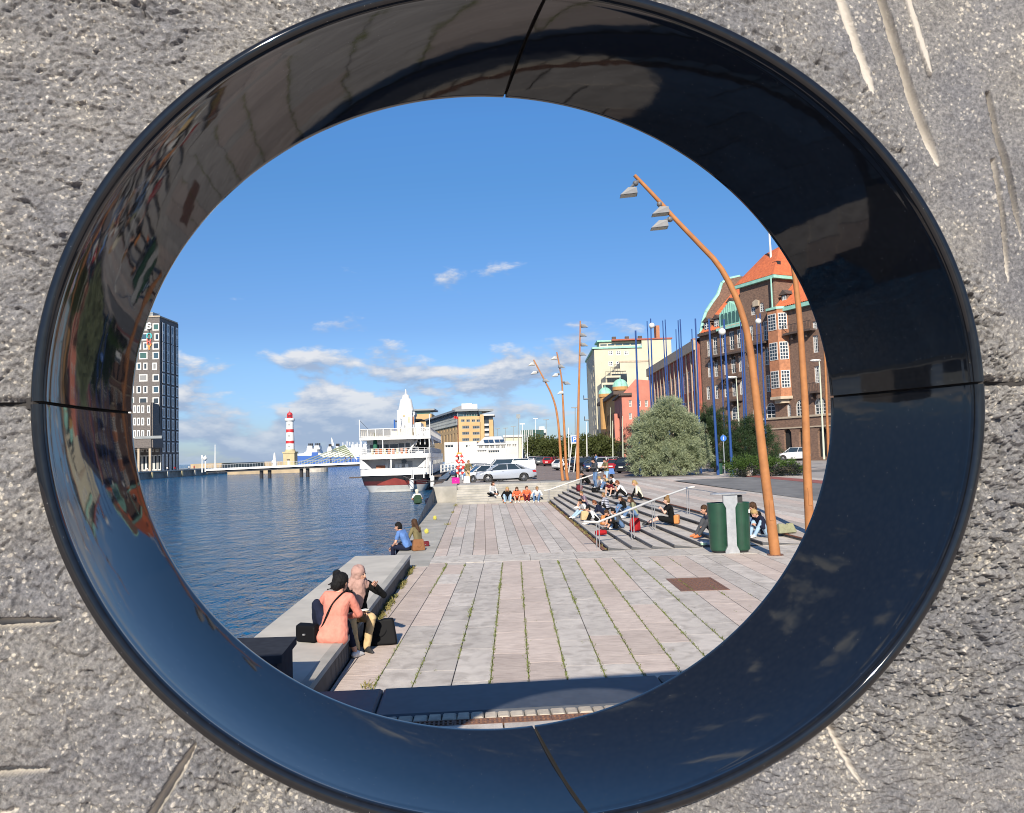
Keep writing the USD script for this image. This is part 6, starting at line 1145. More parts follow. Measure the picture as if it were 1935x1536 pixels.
# ---- handrails
def handrail(label, posts, ends, r=.03, twin=.09):
    B = [at(bx, by, z) for bx, by, tx_, ty_, z in posts]; Tp = [aty(tx_, ty_, b[1]) for (bx, by, tx_, ty_, z), b in zip(posts, B)]; th = thing('handrail', label, 'handrail', B[0]); o = B[0]
    for b, t in zip(B, Tp):
        for k in (0, 1): part(th, 'post', cyl(b - o + [k * twin, k * .03, -.1], t - o + [k * twin, k * .03, 0], .016, n=8), 'steel')
    e0, e1 = aty(*ends[0], B[0][1]) - o, aty(*ends[1], B[-1][1]) - o
    pts = [e0] + [t - o + [.04, 0, 0] for t in Tp] + [e1]; part(th, 'rail', tube(pts, r, 10), 'frame_white', smooth=60)
handrail('long pale handrail crossing the side steps among the seated people', [(1127.8, 1033, 1126.6, 987, .06), (1193.7, 1011, 1191.5, 961.5, .2), (1233.5, 993, 1231.5, 945.5, .3), (1299, 968, 1297, 922, .4)], [(1103, 985.8), (1312, 919.5)], .037)
handrail('far pale handrail beside the far steps', [(1035, 951, 1036, 925.8, .0), (1072.4, 934, 1071.5, 913, .42), (1098, 925, 1096, 905, .8), (1131, 915, 1130, 893.5, 1.0)], [(1028, 926.8), (1136, 891.6)], .04, .07)
# ---- life buoys
lb = thing('life_buoy_stand', 'white stand with red and white life buoys and an orange box at the quay edge', 'life buoy stand', (0, 0, 0)); d = 63.0
def tor(c, R, r, seg=18, m=8, a0=0, a1=6.2832):
    a = np.linspace(a0, a1, seg); return tube([(c[0] + R * math.cos(t), c[1], c[2] + R * math.sin(t)) for t in a], r, m)
for x in (865, 874): part(lb, 'leg', cyl(aty(x, 906, d), aty(x, 868, d), .06, n=6), 'ship_white')
part(lb, 'orange_box', box(*aty(863, 860.5, d), *(aty(872, 854.8, d) + [0, .4, 0])), 'orange_plastic')
for (x, y) in ((868, 866), (871, 877.5), (869.5, 889)):
    c = aty(x, y, d - .1); b_ = part(lb, 'life_buoy', tor(c, .26, .10), 'ship_white', smooth=True)
    for a in (0.35, 1.9, 3.5, 5.05): part(b_, 'red_band', tor(c, .26, .104, 6, 8, a, a + .85), 'red_plastic', smooth=True)
fpole = thing('flag_pole', 'thin rust coloured pole with a small red flag by the ship', 'flag pole'); a, b = aty(866, 862, 64), aty(865.2, 788, 64); part(fpole, 'pole', tube([a - [0, 0, 2], b], [.07, .04], 6), 'rust'); part(fpole, 'flag', grid(np.array([[aty(x, y + .8 * math.sin((x - 855) * .9), 64 + .1 * math.sin(x)) for x in np.linspace(857.5, 865, 8)] for y in (786.5, 791)])), 'flag_red')
# ---- small bins, stone planter, e-scooter behind the plaza
g = atg(1360, 897); b2 = thing('green_bin', 'round green litter bin beside the silver green shrub', 'bin', g); part(b2, 'drum', lathe([(.24, .06), (.27, .1), (.28, 1.0), (.25, 1.02), (0, 1.02)], 16), 'bin_green', smooth=40); part(b2, 'hood', lathe([(.27, 1.15), (.28, 1.3), (.2, 1.36), (0, 1.38)], 16), 'iron_black'); part(b2, 'hood_post', cat([box(-.26, .1, 1.0, -.22, .14, 1.2), box(.22, .1, 1.0, .26, .14, 1.2)]), 'iron_black'); part(b2, 'foot', box(-.3, -.3, -.02, .3, .3, .06), 'concrete')
g = atg(1416, 900.5); b3 = thing('stone_ash_bin', 'squat pale stone bin with a round white mark before the flower hedge', 'bin', g); part(b3, 'body', lathe([(.20, 0), (.24, .1), (.25, .55), (.22, .6), (.18, .56), (0, .55)], 18), 'sett', smooth=40); part(b3, 'mark', cat([(lambda m: (np.stack([m[0][:, 0] + .08, -.235 - m[0][:, 2], m[0][:, 1] + .38], 1), m[1]))(lathe([(.10, 0), (.10, .02), (0, .02)], 14))]), 'frame_white')
g = atg(1500, 889); es = thing('electric_scooter', 'dark electric scooter parked past the flower hedge', 'scooter', g, rz=.05)
part(es, 'deck', cat([box(.05, -.08, .13, .72, .08, .17)]), 'iron_black'); part(es, 'stem', tube([(0, 0, .15), (-.03, 0, .4), (-.10, 0, 1.1)], .03, 8), 'iron_black'); part(es, 'handlebar', cat([cyl((-.10, -.25, 1.12), (-.10, .25, 1.12), .018), box(-.14, -.06, 1.05, -.07, .06, 1.16)]), 'iron_black')
for x in (-.03, .82): part(es, 'wheel', tor((x, 0, .11), .085, .03, 14, 6), 'iron_black')
a = aty(1367, 828, 60); ts = thing('traffic_sign', 'round blue traffic sign among the pine branches', 'sign', a); part(ts, 'disc', (lambda m: (np.stack([m[0][:, 0], -m[0][:, 2], m[0][:, 1]], 1), m[1]))(lathe([(.24, -.02), (.24, .02), (0, .02)], 20)), 'sign_blue'); part(ts, 'white_mark', box(-.03, -.03, -.12, .03, -.022, .12), 'frame_white'); part(ts, 'post', cyl((0, .06, float(zg(a[0], 60)) - a[2]), (0, .06, .3), .035), 'galv')
# ---------------------------------------------------------------- cars
def car_paint(n, c, c2=None): _looks[n] = usdkit.material(stage, '/World/Looks/' + n, {'p': ('principled_bsdf', {'base_color': c, 'roughness': .28, 'metallic': .25, 'coat_weight': .8, 'coat_roughness': .05})}, [], surface='p.BSDF'); return n
for n, c in (('car_silver', (.36, .38, .42)), ('car_white', (.62, .62, .62)), ('car_black', (.012, .012, .014)), ('car_red', (.42, .02, .02)), ('car_blue', (.03, .05, .11)), ('car_grey', (.13, .135, .14)), ('car_beige', (.38, .31, .25)), ('car_plum', (.10, .03, .06))): car_paint(n, c)
plain('tyre', (.018, .018, .018), .8); plain('rim', (.45, .45, .46), .3, metallic=.8); plain('tail_red', (.45, .01, .01), .25); plain('head_glass', (.7, .7, .68), .15); plain('car_glass', (.02, .028, .032), .04, spec=.9); plain('plastic_black', (.02, .02, .021), .6); plain('plate_white', (.7, .7, .65), .5)
CARK = {'sedan': (4.75, 1.82, 1.45, .92, .97, [.95, 1.75, 3.25, 4.15], .33, (.92, 3.72)), 'hatch': (4.1, 1.76, 1.48, .92, .98, [.85, 1.6, 3.55, 3.95], .31, (.82, 3.32)), 'suv': (4.6, 1.88, 1.70, 1.05, 1.10, [1.0, 1.75, 4.0, 4.45], .36, (.92, 3.62)), 'van': (5.2, 2.0, 1.98, 1.15, 1.15, [.75, 1.5, 5.0, 5.14], .35, (.95, 4.05)), 'estate': (4.7, 1.8, 1.5, .92, .97, [.95, 1.75, 4.1, 4.6], .33, (.92, 3.7))}
def hull_of(pts, r=.05):
    b = m3.Manifold.sphere(r, 8); return m3.Manifold.batch_hull([b.translate(tuple(map(float, p))) for p in pts])
def car(label, paint, kind, loc, heading, group='cars parked beyond the quay', extra=None):
    "nose at +x"
    L, W, H, hz, bz, gx_, wr, wx = CARK[kind]; h = W / 2; th = thing('parked_car', label, 'car', loc, rz=heading, group=group); X = lambda x: L / 2 - x
    lo = []
    for s in (-1, 1):
        for x, y, z in ((.10, h * .72, .30), (.06, h * .70, .55), (.16, h * .72, hz * .80), (.55, h * .92, .28), (.5, h * .93, hz * .80), (gx_[0], h * .93, hz), (gx_[0], h * .97, .62), (L * .5, h * .98, .26), (L * .5, h * .985, .68), (L * .5, h * .94, bz), (gx_[3], h * .94, bz + .02), (L - .5, h * .95, .30), (L - .16, h * .82, bz - .04), (L - .05, h * .80, .62), (L - .10, h * .78, .34), (L - .4, h * .95, .72)):
            lo.append((X(x), s * (y - .05), z + (.05 if z < .4 else -.05)))
    body = hull_of(lo)
    for x in wx: body = body - m3.Manifold.cylinder(3, wr + .055, wr + .055, 28, True).rotate((90, 0, 0)).translate((X(x), 0, wr))
    part(th, 'body', body, paint, smooth=38)
    g0, g1, g2, g3 = gx_; gl = []
    for s in (-1, 1): gl += [(X(g0 + .05), s * (h * .88 - .03), bz - .08), (X(g1), s * (h * .66), H - .09), (X(g2), s * (h * .66), H - .10), (X(g3), s * (h * .86 - .03), bz - .08)]
    gm = part(th, 'windows', hull_of(gl, .035), 'car_glass', smooth=30)
    rf = []
    for s in (-1, 1): rf += [(X(g1 - .06), s * h * .64, H - .075), (X(g2 + .06), s * h * .64, H - .085), (X((g1 + g2) / 2), s * h * .60, H - .045)]
    part(th, 'roof', hull_of(rf, .035), paint, smooth=40)
    pl_ = []
    for s in (-1, 1):
        top = lambda t: np.array([X(lerp(g1, g2, t)), s * (h * .66 + .032), H - .10]); bot = lambda t: np.array([X(lerp(g0 + .05, g3, t)), s * (h * .88 + .004), bz - .03])
        pl_ += [tube([bot(0) + [0.02, 0, 0], top(0)], .038, 5), tube([bot(.46), top(.46)], .034, 5), tube([bot(1.0), top(1.0)], .075 if kind != 'van' else .05, 5), tube([bot(.80), top(.88)], .03, 5)]
        if kind == 'van': pl_.append(hexa([bot(.45) + [0, 0, .03], bot(.98), bot(.98) - [0, s * .02, 0], bot(.45) - [0, s * .02, 0], top(.45), top(.99), top(.99) - [0, s * .02, 0], top(.45) - [0, s * .02, 0]]))
    part(th, 'pillars', cat(pl_), paint, kind='stuff')
    for x in wx:
        for s in (-1, 1):
            y = s * (h - .12); w_ = part(th, 'wheel', cat([(lambda m: (np.stack([m[0][:, 0] + X(x), m[0][:, 2] * s + y, m[0][:, 1] + wr], 1), m[1] if s < 0 else m[1][:, ::-1]))(lathe([(0, -.10), (wr * .9, -.10), (wr, -.07), (wr, .07), (wr * .93, .105), (wr * .66, .10)], 22))]), 'tyre', smooth=40)
            sp = [(lambda m: (np.stack([m[0][:, 0] + X(x), m[0][:, 2] * s + y, m[0][:, 1] + wr], 1), m[1]))(lathe([(wr * .66, .10), (wr * .62, .06)], 22)), ball((X(x), y + s * .075, wr), .06, 1)]
            for k in range(10): a = k * math.pi / 5; sp.append(tube([(X(x), y + s * .08, wr), (X(x) + wr * .66 * math.cos(a), y + s * .092, wr + wr * .66 * math.sin(a))], .016, 4))
            part(w_, 'rim', cat(sp), 'rim')
    for s in (-1, 1):
        part(th, 'tail_light', hexa([(X(L - .02) - .0, s * h * .80 - .0, bz - .26), (X(L - .30), s * h * .955, bz - .24), (X(L - .30), s * h * .90, bz - .24), (X(L - .1), s * h * .5, bz - .26), (X(L - .08), s * h * .80, bz - .10), (X(L - .36), s * h * .95, bz - .12), (X(L - .36), s * h * .90, bz - .12), (X(L - .12), s * h * .5, bz - .10)]), 'tail_red')
        part(th, 'headlight', hexa([(X(.04), s * h * .60, hz * .62), (X(.40), s * h * .93, hz * .68), (X(.5), s * h * .85, hz * .68), (X(.2), s * h * .45, hz * .62), (X(.12), s * h * .60, hz * .76), (X(.50), s * h * .90, hz * .82), (X(.6), s * h * .8, hz * .80), (X(.25), s * h * .45, hz * .74)]), 'head_glass')
        part(th, 'mirror', ball((X(g0 + .25), s * (h + .06), bz + .04), .10, 1, (.7, 1, .6)), paint, smooth=True)
        part(th, 'door_handle', cat([box(X(L * .44) - .09, s * (h * .97) - .012, bz - .14, X(L * .44) + .09, s * (h * .97) + .012, bz - .115)]), paint)
    part(th, 'bumper', cat([hexa([(X(L + .01), -h * .74, .30), (X(L + .01), h * .74, .30), (X(L - .2), h * .86, .28), (X(L - .2), -h * .86, .28), (X(L - .01), -h * .74, .44), (X(L - .01), h * .74, .44), (X(L - .2), h * .88, .44), (X(L - .2), -h * .88, .44)])]), 'plastic_black'); part(th, 'number_plate', box(X(L + .015), -.26, .60, X(L - .03), .26, .72), 'plate_white')
    part(th, 'grille', box(X(.03), -h * .45, .42, X(.12), h * .45, .56), 'plastic_black')
    part(th, 'underside', box(X(L - .35), -h * .8, .18, X(.3), h * .8, .34), 'plastic_black')
    if extra: extra(th, L, W, H, X)
    return th
def on(px, y): p = aty(px, 860, y); return (p[0], y, float(zg(p[0], y)) + .012)
car('silver saloon car parked side on at the top of the far steps', 'car_silver', 'sedan', on(954, 60.6), math.pi + .13)
car('white hatchback nosing out behind the silver saloon', 'car_white', 'hatch', on(913, 67.5), math.pi + .35)
def red_mark(th, L, W, H, X): part(th, 'red_panel', hexa([(X(L - .15), -W / 2 * .9, .95), (X(L - .85), -W / 2 - .01, .95), (X(L - .85), -W / 2 + .05, .95), (X(L - .15), -W / 2 * .85, .95), (X(L - .35), -W / 2 * .80, 1.8), (X(L - .95), -W / 2 * .80, 1.8), (X(L - .95), -W / 2 * .75, 1.8), (X(L - .35), -W / 2 * .75, 1.8)]), 'red_plastic')
car('white van with a red rear panel behind the silver saloon', 'car_white', 'van', on(958, 72), math.pi + .1, extra=red_mark)
car('white hatchback second in from the ship behind the white van', 'car_white', 'hatch', on(905, 80), math.pi + .2); car('dark blue car by the gangway behind the white cars', 'car_blue', 'estate', on(888, 86), math.pi + .2)
rowL = [('red hatchback at the near end of the left car park row', 'car_red', 'hatch', 1043, 128), ('grey estate car next to the red hatchback', 'car_grey', 'estate', 1030, 132), ('plum coloured car third from the near end of the left row', 'car_plum', 'hatch', 1022, 138), ('white car between the plum and beige cars of the left row', 'car_white', 'estate', 1014, 145), ('beige car fifth from the near end of the left row', 'car_beige', 'hatch', 1006, 152), ('black car near the lamp post at the far end of the left row', 'car_black', 'sedan', 998, 160), ('white car behind the red hatchback', 'car_white', 'suv', 1034, 150), ('silver car beyond the left car park row', 'car_silver', 'sedan', 1018, 166)]
for lab, p, k, x, y in rowL: car(lab, p, k, on(x, y), 1.05 + rnd.uniform(-.06, .06) + math.pi * 0)
rowR = [('black four wheel drive car behind the right rust lamp post', 'car_black', 'suv', 1108, 96, .42), ('white estate car behind the left rust lamp posts', 'car_white', 'estate', 1074, 104, .6), ('dark blue hatchback left of the white four wheel drive', 'car_blue', 'hatch', 1132, 92, .75), ('white four wheel drive between the blue and red cars', 'car_white', 'suv', 1154, 92, .8), ('red hatchback left of the big black car by the pale shrub', 'car_red', 'hatch', 1173, 88, .85), ('big black car with bright tail lights beside the pale shrub', 'car_black', 'suv', 1195, 82, .85), ('grey car half hidden behind the pale shrub', 'car_grey', 'hatch', 1222, 84, .85), ('silver car in the back row between the lamp posts', 'car_silver', 'sedan', 1090, 118, .6), ('plum car in the back row behind the standing men', 'car_plum', 'sedan', 1140, 122, .6)]
for lab, p, k, x, y, hd in rowR: car(lab, p, k, on(x, y), hd + rnd.uniform(-.04, .04))
car('white four wheel drive car parked before the brown building arches', 'car_white', 'suv', on(1503, 96), 2.7)
car('dark car in the street at the left of the white four wheel drive', 'car_grey', 'hatch', on(1345, 98), 1.9)
# ================================================================ trees and shrubs
def leaf_look(n, c1, c2, tr=.35):
    _looks[n] = usdkit.material(stage, '/World/Looks/' + n, {'g': ('geometry', {}), 'n': ('noise_texture', {'scale': 1.1, 'detail': 3.0}), 'w': ('mix_float', {'fac': .6}), 'r': ('rgb_ramp', {'ramp': [(.25, c2), (.75, c1)]}), 'p': ('principled_bsdf', {'roughness': .6, 'specular_ior_level': .3}), 't': ('translucent_bsdf', {}), 'm': ('mix_closure', {'fac': tr})},
        [('g.position', 'n.vector'), ('n.fac', 'w.a'), ('g.random_per_island', 'w.b'), ('w.result', 'r.fac'), ('r.color', 'p.base_color'), ('r.color', 't.color'), ('p.BSDF', 'm.closure1'), ('t.BSDF', 'm.closure2')], surface='m.closure'); return n
leaf_look('leaf_sage', (.68, .69, .47), (.36, .40, .25), .5); leaf_look('leaf_pine', (.11, .165, .06), (.04, .07, .028), .35); leaf_look('leaf_green', (.15, .22, .045), (.07, .12, .026), .4); leaf_look('leaf_tree', (.17, .175, .05), (.08, .095, .028), .4); leaf_look('leaf_dark', (.06, .075, .045), (.03, .035, .03)); leaf_look('leaf_yellow', (.55, .42, .03), (.40, .25, .02))
look('bark', (.10, .075, .055), .9, (.06, .045, .035), scale=8)
def leaves(P, D, l, w, seed):
    "one rhombus leaf per point P, pointing along D"
    r = np.random.default_rng(seed); n = len(P); D = D / np.linalg.norm(D, axis=1, keepdims=True); s = np.cross(D, r.normal(size=(n, 3))); s /= np.linalg.norm(s, axis=1, keepdims=True) + 1e-9
    l = l * r.uniform(.6, 1.3, (n, 1)); w = w * r.uniform(.7, 1.2, (n, 1)); V = np.stack([P, P + D * l * .45 + s * w, P + D * l, P + D * l * .45 - s * w], 1).reshape(-1, 3); i = np.arange(n)[:, None] * 4
    return V, np.concatenate([i + [0, 1, 2], i + [0, 2, 3]])
def clumps(blobs, n_cl, n_leaf, spread, l, w, seed, up=.25, droop=0.0, shell=.55, outward=1.0):
    "leaf clumps spread through a set of ellipsoids (centre, radii)"
    r = np.random.default_rng(seed); C, N = [], []
    vol = np.array([b[1][0] * b[1][1] * b[1][2] for b in blobs]) ** .67; k = r.choice(len(blobs), n_cl, p=vol / vol.sum())
    for i in k:
        d = r.normal(size=3); d /= np.linalg.norm(d); rad = (shell + (1 - shell) * r.random()) * (1 + .12 * r.normal()); C.append(np.array(blobs[i][0]) + d * np.array(blobs[i][1]) * rad); N.append(d)
    C, N = np.array(C), np.array(N); idx = np.repeat(np.arange(n_cl), n_leaf); m = len(idx)
    off = r.normal(size=(m, 3)) * spread; P = C[idx] + off; D = N[idx] * outward + r.normal(size=(m, 3)) * .55 + np.array([0, 0, up]) - np.array([0, 0, droop]) * (off[:, 2:3] < 0)
    return leaves(P, D, l, w, seed + 1), C
def tree(name, label, cat_, base, blobs, n_cl, n_leaf, spread, l, w, lk, seed, trunk=.15, group=None, limbs=7, **k):
    th = thing(name, label, cat_, base, group=group); (v, f), C = clumps(blobs, n_cl, n_leaf, spread, l, w, seed, **k); keep = None
    v[:, 2] = np.maximum(v[:, 2], .04); part(th, 'crown', (v, f), lk)
    r = np.random.default_rng(seed); m = []; top = np.mean([b[0] for b in blobs], 0)
    m.append(tube([(0, 0, -.1), (top[0] * .3, top[1] * .3, top[2] * .5), top], [trunk, trunk * .75, trunk * .3], 8))
    for c in C[r.choice(len(C), min(limbs * 3, len(C)), replace=False)]: t0 = r.uniform(.2, .75); a = np.array([0, 0, 0]) * (1 - t0) + np.array(top) * t0; m.append(tube([a, lerp(a, c, .5) + [0, 0, .12 * np.linalg.norm(c - a)], c], [trunk * .45, trunk * .28, trunk * .06], 5))
    part(th, 'trunk', cat(m), 'bark'); return th
gB = atg(1262, 899); 
tree('pale_shrub', 'big round silvery green shrub in front of the parked cars', 'shrub', gB, [((0, .5, 3.4), (2.9, 2.4, 3.0)), ((-2.0, 0, 1.7), (1.7, 1.6, 1.6)), ((2.1, 0, 1.9), (1.8, 1.7, 1.8)), ((.2, -.5, 5.9), (1.5, 1.4, 1.25)), ((-1.3, 0, 4.1), (1.6, 1.6, 1.6)), ((1.8, .2, 4.0), (1.6, 1.5, 1.5)), ((0, -.9, 1.5), (2.5, 1.5, 1.4)), ((1.2, -.4, 5.0), (1.1, 1.1, 1.1)), ((-2.4, -.2, 2.9), (1.0, 1.0, 1.0))], 1300, 60, .13, .30, .030, 'leaf_sage', 3, trunk=.16, up=.5, droop=.5, shell=.5)
gP = atg(1368, 893) + np.array([0, 3, 0])
tree('pine', 'tall dark pine behind the pale shrub', 'tree', gP, [((-.2, 0, 5.4), (1.3, 1.2, 1.3)), ((-.6, 0, 3.9), (1.6, 1.4, 1.4)), ((.4, 0, 2.6), (2.0, 1.6, 1.7)), ((.9, 0, 4.2), (1.2, 1.2, 1.2)), ((-.3, 0, 1.4), (1.7, 1.4, 1.3)), ((-1.0, .2, 5.0), (.9, .9, 1.1))], 620, 60, .13, .20, .020, 'leaf_pine', 11, trunk=.15, up=.3, shell=.45, outward=.6)
gP = atg(1432, 893) + np.array([0, 1.5, 0])
tree('pine', 'broad dark green pine between the blue masts and the curved lamp post', 'tree', gP, [((.1, 0, 4.2), (1.2, 1.1, 1.0)), ((-1.2, 0, 3.4), (1.2, 1.2, 1.2)), ((1.0, 0, 3.2), (1.2, 1.1, 1.1)), ((-.6, -.2, 2.2), (1.6, 1.3, 1.4)), ((1.2, 0, 1.8), (1.5, 1.3, 1.3)), ((-1.9, 0, 1.6), (1.1, 1.0, 1.2)), ((.1, -.3, 1.0), (2.0, 1.3, 1.0))], 700, 60, .13, .20, .020, 'leaf_pine', 12, trunk=.17, up=.3, shell=.45, outward=.6)
gH = atg(1440, 899)
tree('flower_hedge', 'low leafy green hedge with dark undergrowth at the foot of the pine', 'hedge', gH, [((-1.5, 0, .6), (.9, .8, .6)), ((-.4, 0, .65), (1.0, .8, .65)), ((.8, 0, .6), (1.0, .8, .6)), ((1.9, 0, .45), (.8, .7, .5))], 260, 34, .10, .13, .035, 'leaf_green', 13, trunk=.04, up=.4)
tree('flower_hedge', 'dark leafy undergrowth in front of the leafy green hedge', 'hedge', gH + np.array([.4, -.7, 0]), [((-1.5, 0, .3), (.8, .5, .35)), ((0, 0, .3), (1.0, .5, .35)), ((1.3, 0, .3), (1.0, .5, .36))], 110, 30, .09, .10, .03, 'leaf_dark', 14, trunk=.03)
tree('yellow_flowers', 'clump of yellow flowers at the right end of the hedge', 'flowers', atg(1490, 893), [((0, 0, .35), (.42, .4, .35)), ((-.5, 0, .25), (.3, .3, .25))], 46, 20, .07, .07, .03, 'leaf_yellow', 15, trunk=.02, limbs=3)
for i, (x, y, s, lab) in enumerate(((1020, 150, 1.05, 'round green tree left of the rust lamp posts'), (1043, 146, .95, 'green tree just left of the bent rust lamp posts'), (1062, 158, 1.0, 'green tree behind the bent rust lamp posts'), (1110, 140, 1.0, 'green tree right of the straight rust lamp post'), (1133, 134, .95, 'olive green tree before the ochre house'), (1155, 130, .8, 'small tree at the foot of the ochre house'), (1082, 150, .85, 'green tree behind the parking sign'))):
    g = on(x, y); tree('car_park_tree', lab, 'tree', g, [((0, 0, 3.3 * s), (2.3 * s, 2.2 * s, 1.7 * s)), ((-1.2 * s, 0, 2.7 * s), (1.5 * s, 1.5 * s, 1.2 * s)), ((1.2 * s, 0, 2.9 * s), (1.5 * s, 1.5 * s, 1.3 * s))], 130, 30, .34, .36, .13, 'leaf_tree', 20 + i, trunk=.13, group=None, limbs=4)
tree('shrub', 'thin reddish olive shrub at the left of the pale shrub', 'shrub', atg(1200, 886) + np.array([0, 6, 0]), [((0, 0, 2.2), (1.5, 1.2, 1.8)), ((.4, 0, 4.2), (1.2, 1.1, 1.5))], 160, 36, .2, .26, .02, 'leaf_dark', 31, trunk=.08)
# ================================================================ people
def cloth(n, c): return look('cloth_' + n, c, .95, tuple(x * .8 for x in c), scale=9, bump=.008, bscale=12, spec=.2)
for n, c in (('coral', (.62, .225, .17)), ('navy', (.011, .014, .032)), ('black', (.006, .006, .0065)), ('white', (.62, .61, .59)), ('cream', (.58, .53, .42)), ('jeans', (.10, .17, .30)), ('light_jeans', (.30, .42, .55)), ('tan', (.50, .36, .19)), ('dusty', (.40, .245, .205)), ('blue', (.10, .19, .42)), ('khaki', (.17, .14, .07)), ('orange', (.70, .13, .055)), ('red', (.32, .012, .016)), ('maroon', (.12, .016, .022)), ('grey', (.055, .058, .065)), ('mauve', (.20, .15, .19)), ('camo', (.24, .24, .15)), ('brown', (.22, .10, .045)), ('slate', (.10, .11, .14)), ('green', (.03, .06, .035))): cloth(n, c)
_looks['cloth_stripe'] = usdkit.material(stage, '/World/Looks/cloth_stripe', {'tc': ('texture_coordinate', {}), 'w': ('wave_texture', {'bands_direction': 'z', 'scale': 4.2, 'distortion': .6}), 'r': ('rgb_ramp', {'ramp': [(.46, (.03, .035, .06)), (.54, (.42, .43, .48))]}), 'p': ('principled_bsdf', {'roughness': .9})}, [('tc.object', 'w.vector'), ('w.fac', 'r.fac'), ('r.color', 'p.base_color')], surface='p.BSDF')
for n, c in (('skin', (.52, .28, .19)), ('skin_brown', (.24, .12, .07)), ('skin_pale', (.60, .36, .27))): look(n, c, .55, tuple(x * .9 for x in c), scale=12)
for n, c in (('black', (.010, .009, .009)), ('brown', (.07, .035, .018)), ('dark_blond', (.24, .14, .06)), ('blond', (.42, .28, .12)), ('red', (.20, .07, .03))): look('hair_' + n, c, .75, tuple(x * .5 for x in c), scale=30, stretch=(1, 1, .25), bump=.012, bscale=60, spec=.2)
plain('leather_black', (.006, .006, .007), .6, spec=.1); plain('leather_tan', (.50, .19, .05), .45); plain('shoe_white', (.66, .65, .63), .6); plain('shoe_dark', (.02, .02, .022), .6); plain('shoe_orange', (.50, .14, .04), .6); plain('eye_dark', (.02, .015, .012), .2); plain('paper', (.68, .66, .62), .8); plain('cup_green', (.45, .66, .50), .5); plain('yellow_plastic', (.42, .38, .06), .8)
_SP = {n: m3.Manifold.sphere(1.0, n) for n in (6, 8, 12, 16, 20)}
def sph(p, r, n=12):
    r = (r, r, r) if np.ndim(r) == 0 else tuple(map(float, r)); return _SP[n].scale(r).translate(tuple(map(float, p)))
def hl(*prs, n=12): return m3.Manifold.batch_hull([sph(p, r, n) for p, r in prs])
def un(ms): return m3.Manifold.batch_boolean(ms, m3.OpType.Add)
def soft(m, ln, it=8, crease=0.0, fq=13.0, st=(1, 1, 1)):
    if ln: m = m.refine_to_length(ln)
    q = m.to_mesh(); t = trimesh.Trimesh(q.vert_properties[:, :3], q.tri_verts, process=False)
    if it: trimesh.smoothing.filter_taubin(t, .5, .53, it)
    v = np.array(t.vertices)
    if crease:
        q = v * np.array(st); n_ = meshkit.fbm(q * fq, 3, 3); d_ = 1 - np.abs(n_ - .5) * 4; v = v + t.vertex_normals * (crease * (d_ - .5))[:, None]
    return v, np.array(t.faces)
def ik(A, T, a, b, pole):
    A, T = np.asarray(A, float), np.asarray(T, float); d = T - A; L = np.linalg.norm(d); L2 = min(max(L, abs(a - b) + .02), (a + b) * .995); d = d / max(L, 1e-6); T = A + d * L2
    x = (a * a - b * b + L2 * L2) / (2 * L2); h = math.sqrt(max(a * a - x * x, 0)); p = np.asarray(pole, float); p = p - d * (p @ d); p /= max(np.linalg.norm(p), 1e-6); return A + d * x + p * h, T
def hand(W, d, nrm, side, s, curl=.5, n=6):
    "palm, four unequal bent fingers and a thumb leaving the side of the palm; W wrist, d along the hand, nrm out of the palm side"
    d = d / np.linalg.norm(d); nrm = nrm - d * (nrm @ d); nrm /= max(np.linalg.norm(nrm), 1e-6); w = np.cross(d, nrm) * side; k = s; ms = []
    ms.append(hl((W, .024 * k), (W + d * .03 * k, .022 * k), (W + d * .082 * k + w * .028 * k, .013 * k), (W + d * .084 * k, .014 * k), (W + d * .076 * k - w * .030 * k, .012 * k), n=8))
    for i, (o, l) in enumerate(((.029, .068), (.010, .078), (-.010, .073), (-.028, .056))):
        a = W + d * .082 * k + w * o * k; c = curl * (.8 + .12 * i); d1 = d * math.cos(c) + nrm * math.sin(c); d2 = d * math.cos(c * 2.1) + nrm * math.sin(c * 2.1); b = a + d1 * l * .52 * k; e = b + d2 * l * .48 * k
        ms += [hl((a, .0092 * k), (b, .0085 * k), n=n), hl((b, .0085 * k), (e, .007 * k), n=n)]
    a = W + d * .028 * k + w * .024 * k; b = a + (d * .6 + w * .7 + nrm * .35) * .040 * k; e = b + (d * .85 + w * .15 + nrm * .5) * .032 * k; ms += [hl((a, .0125 * k), (b, .010 * k), n=n), hl((b, .010 * k), (e, .008 * k), n=n)]
    return ms
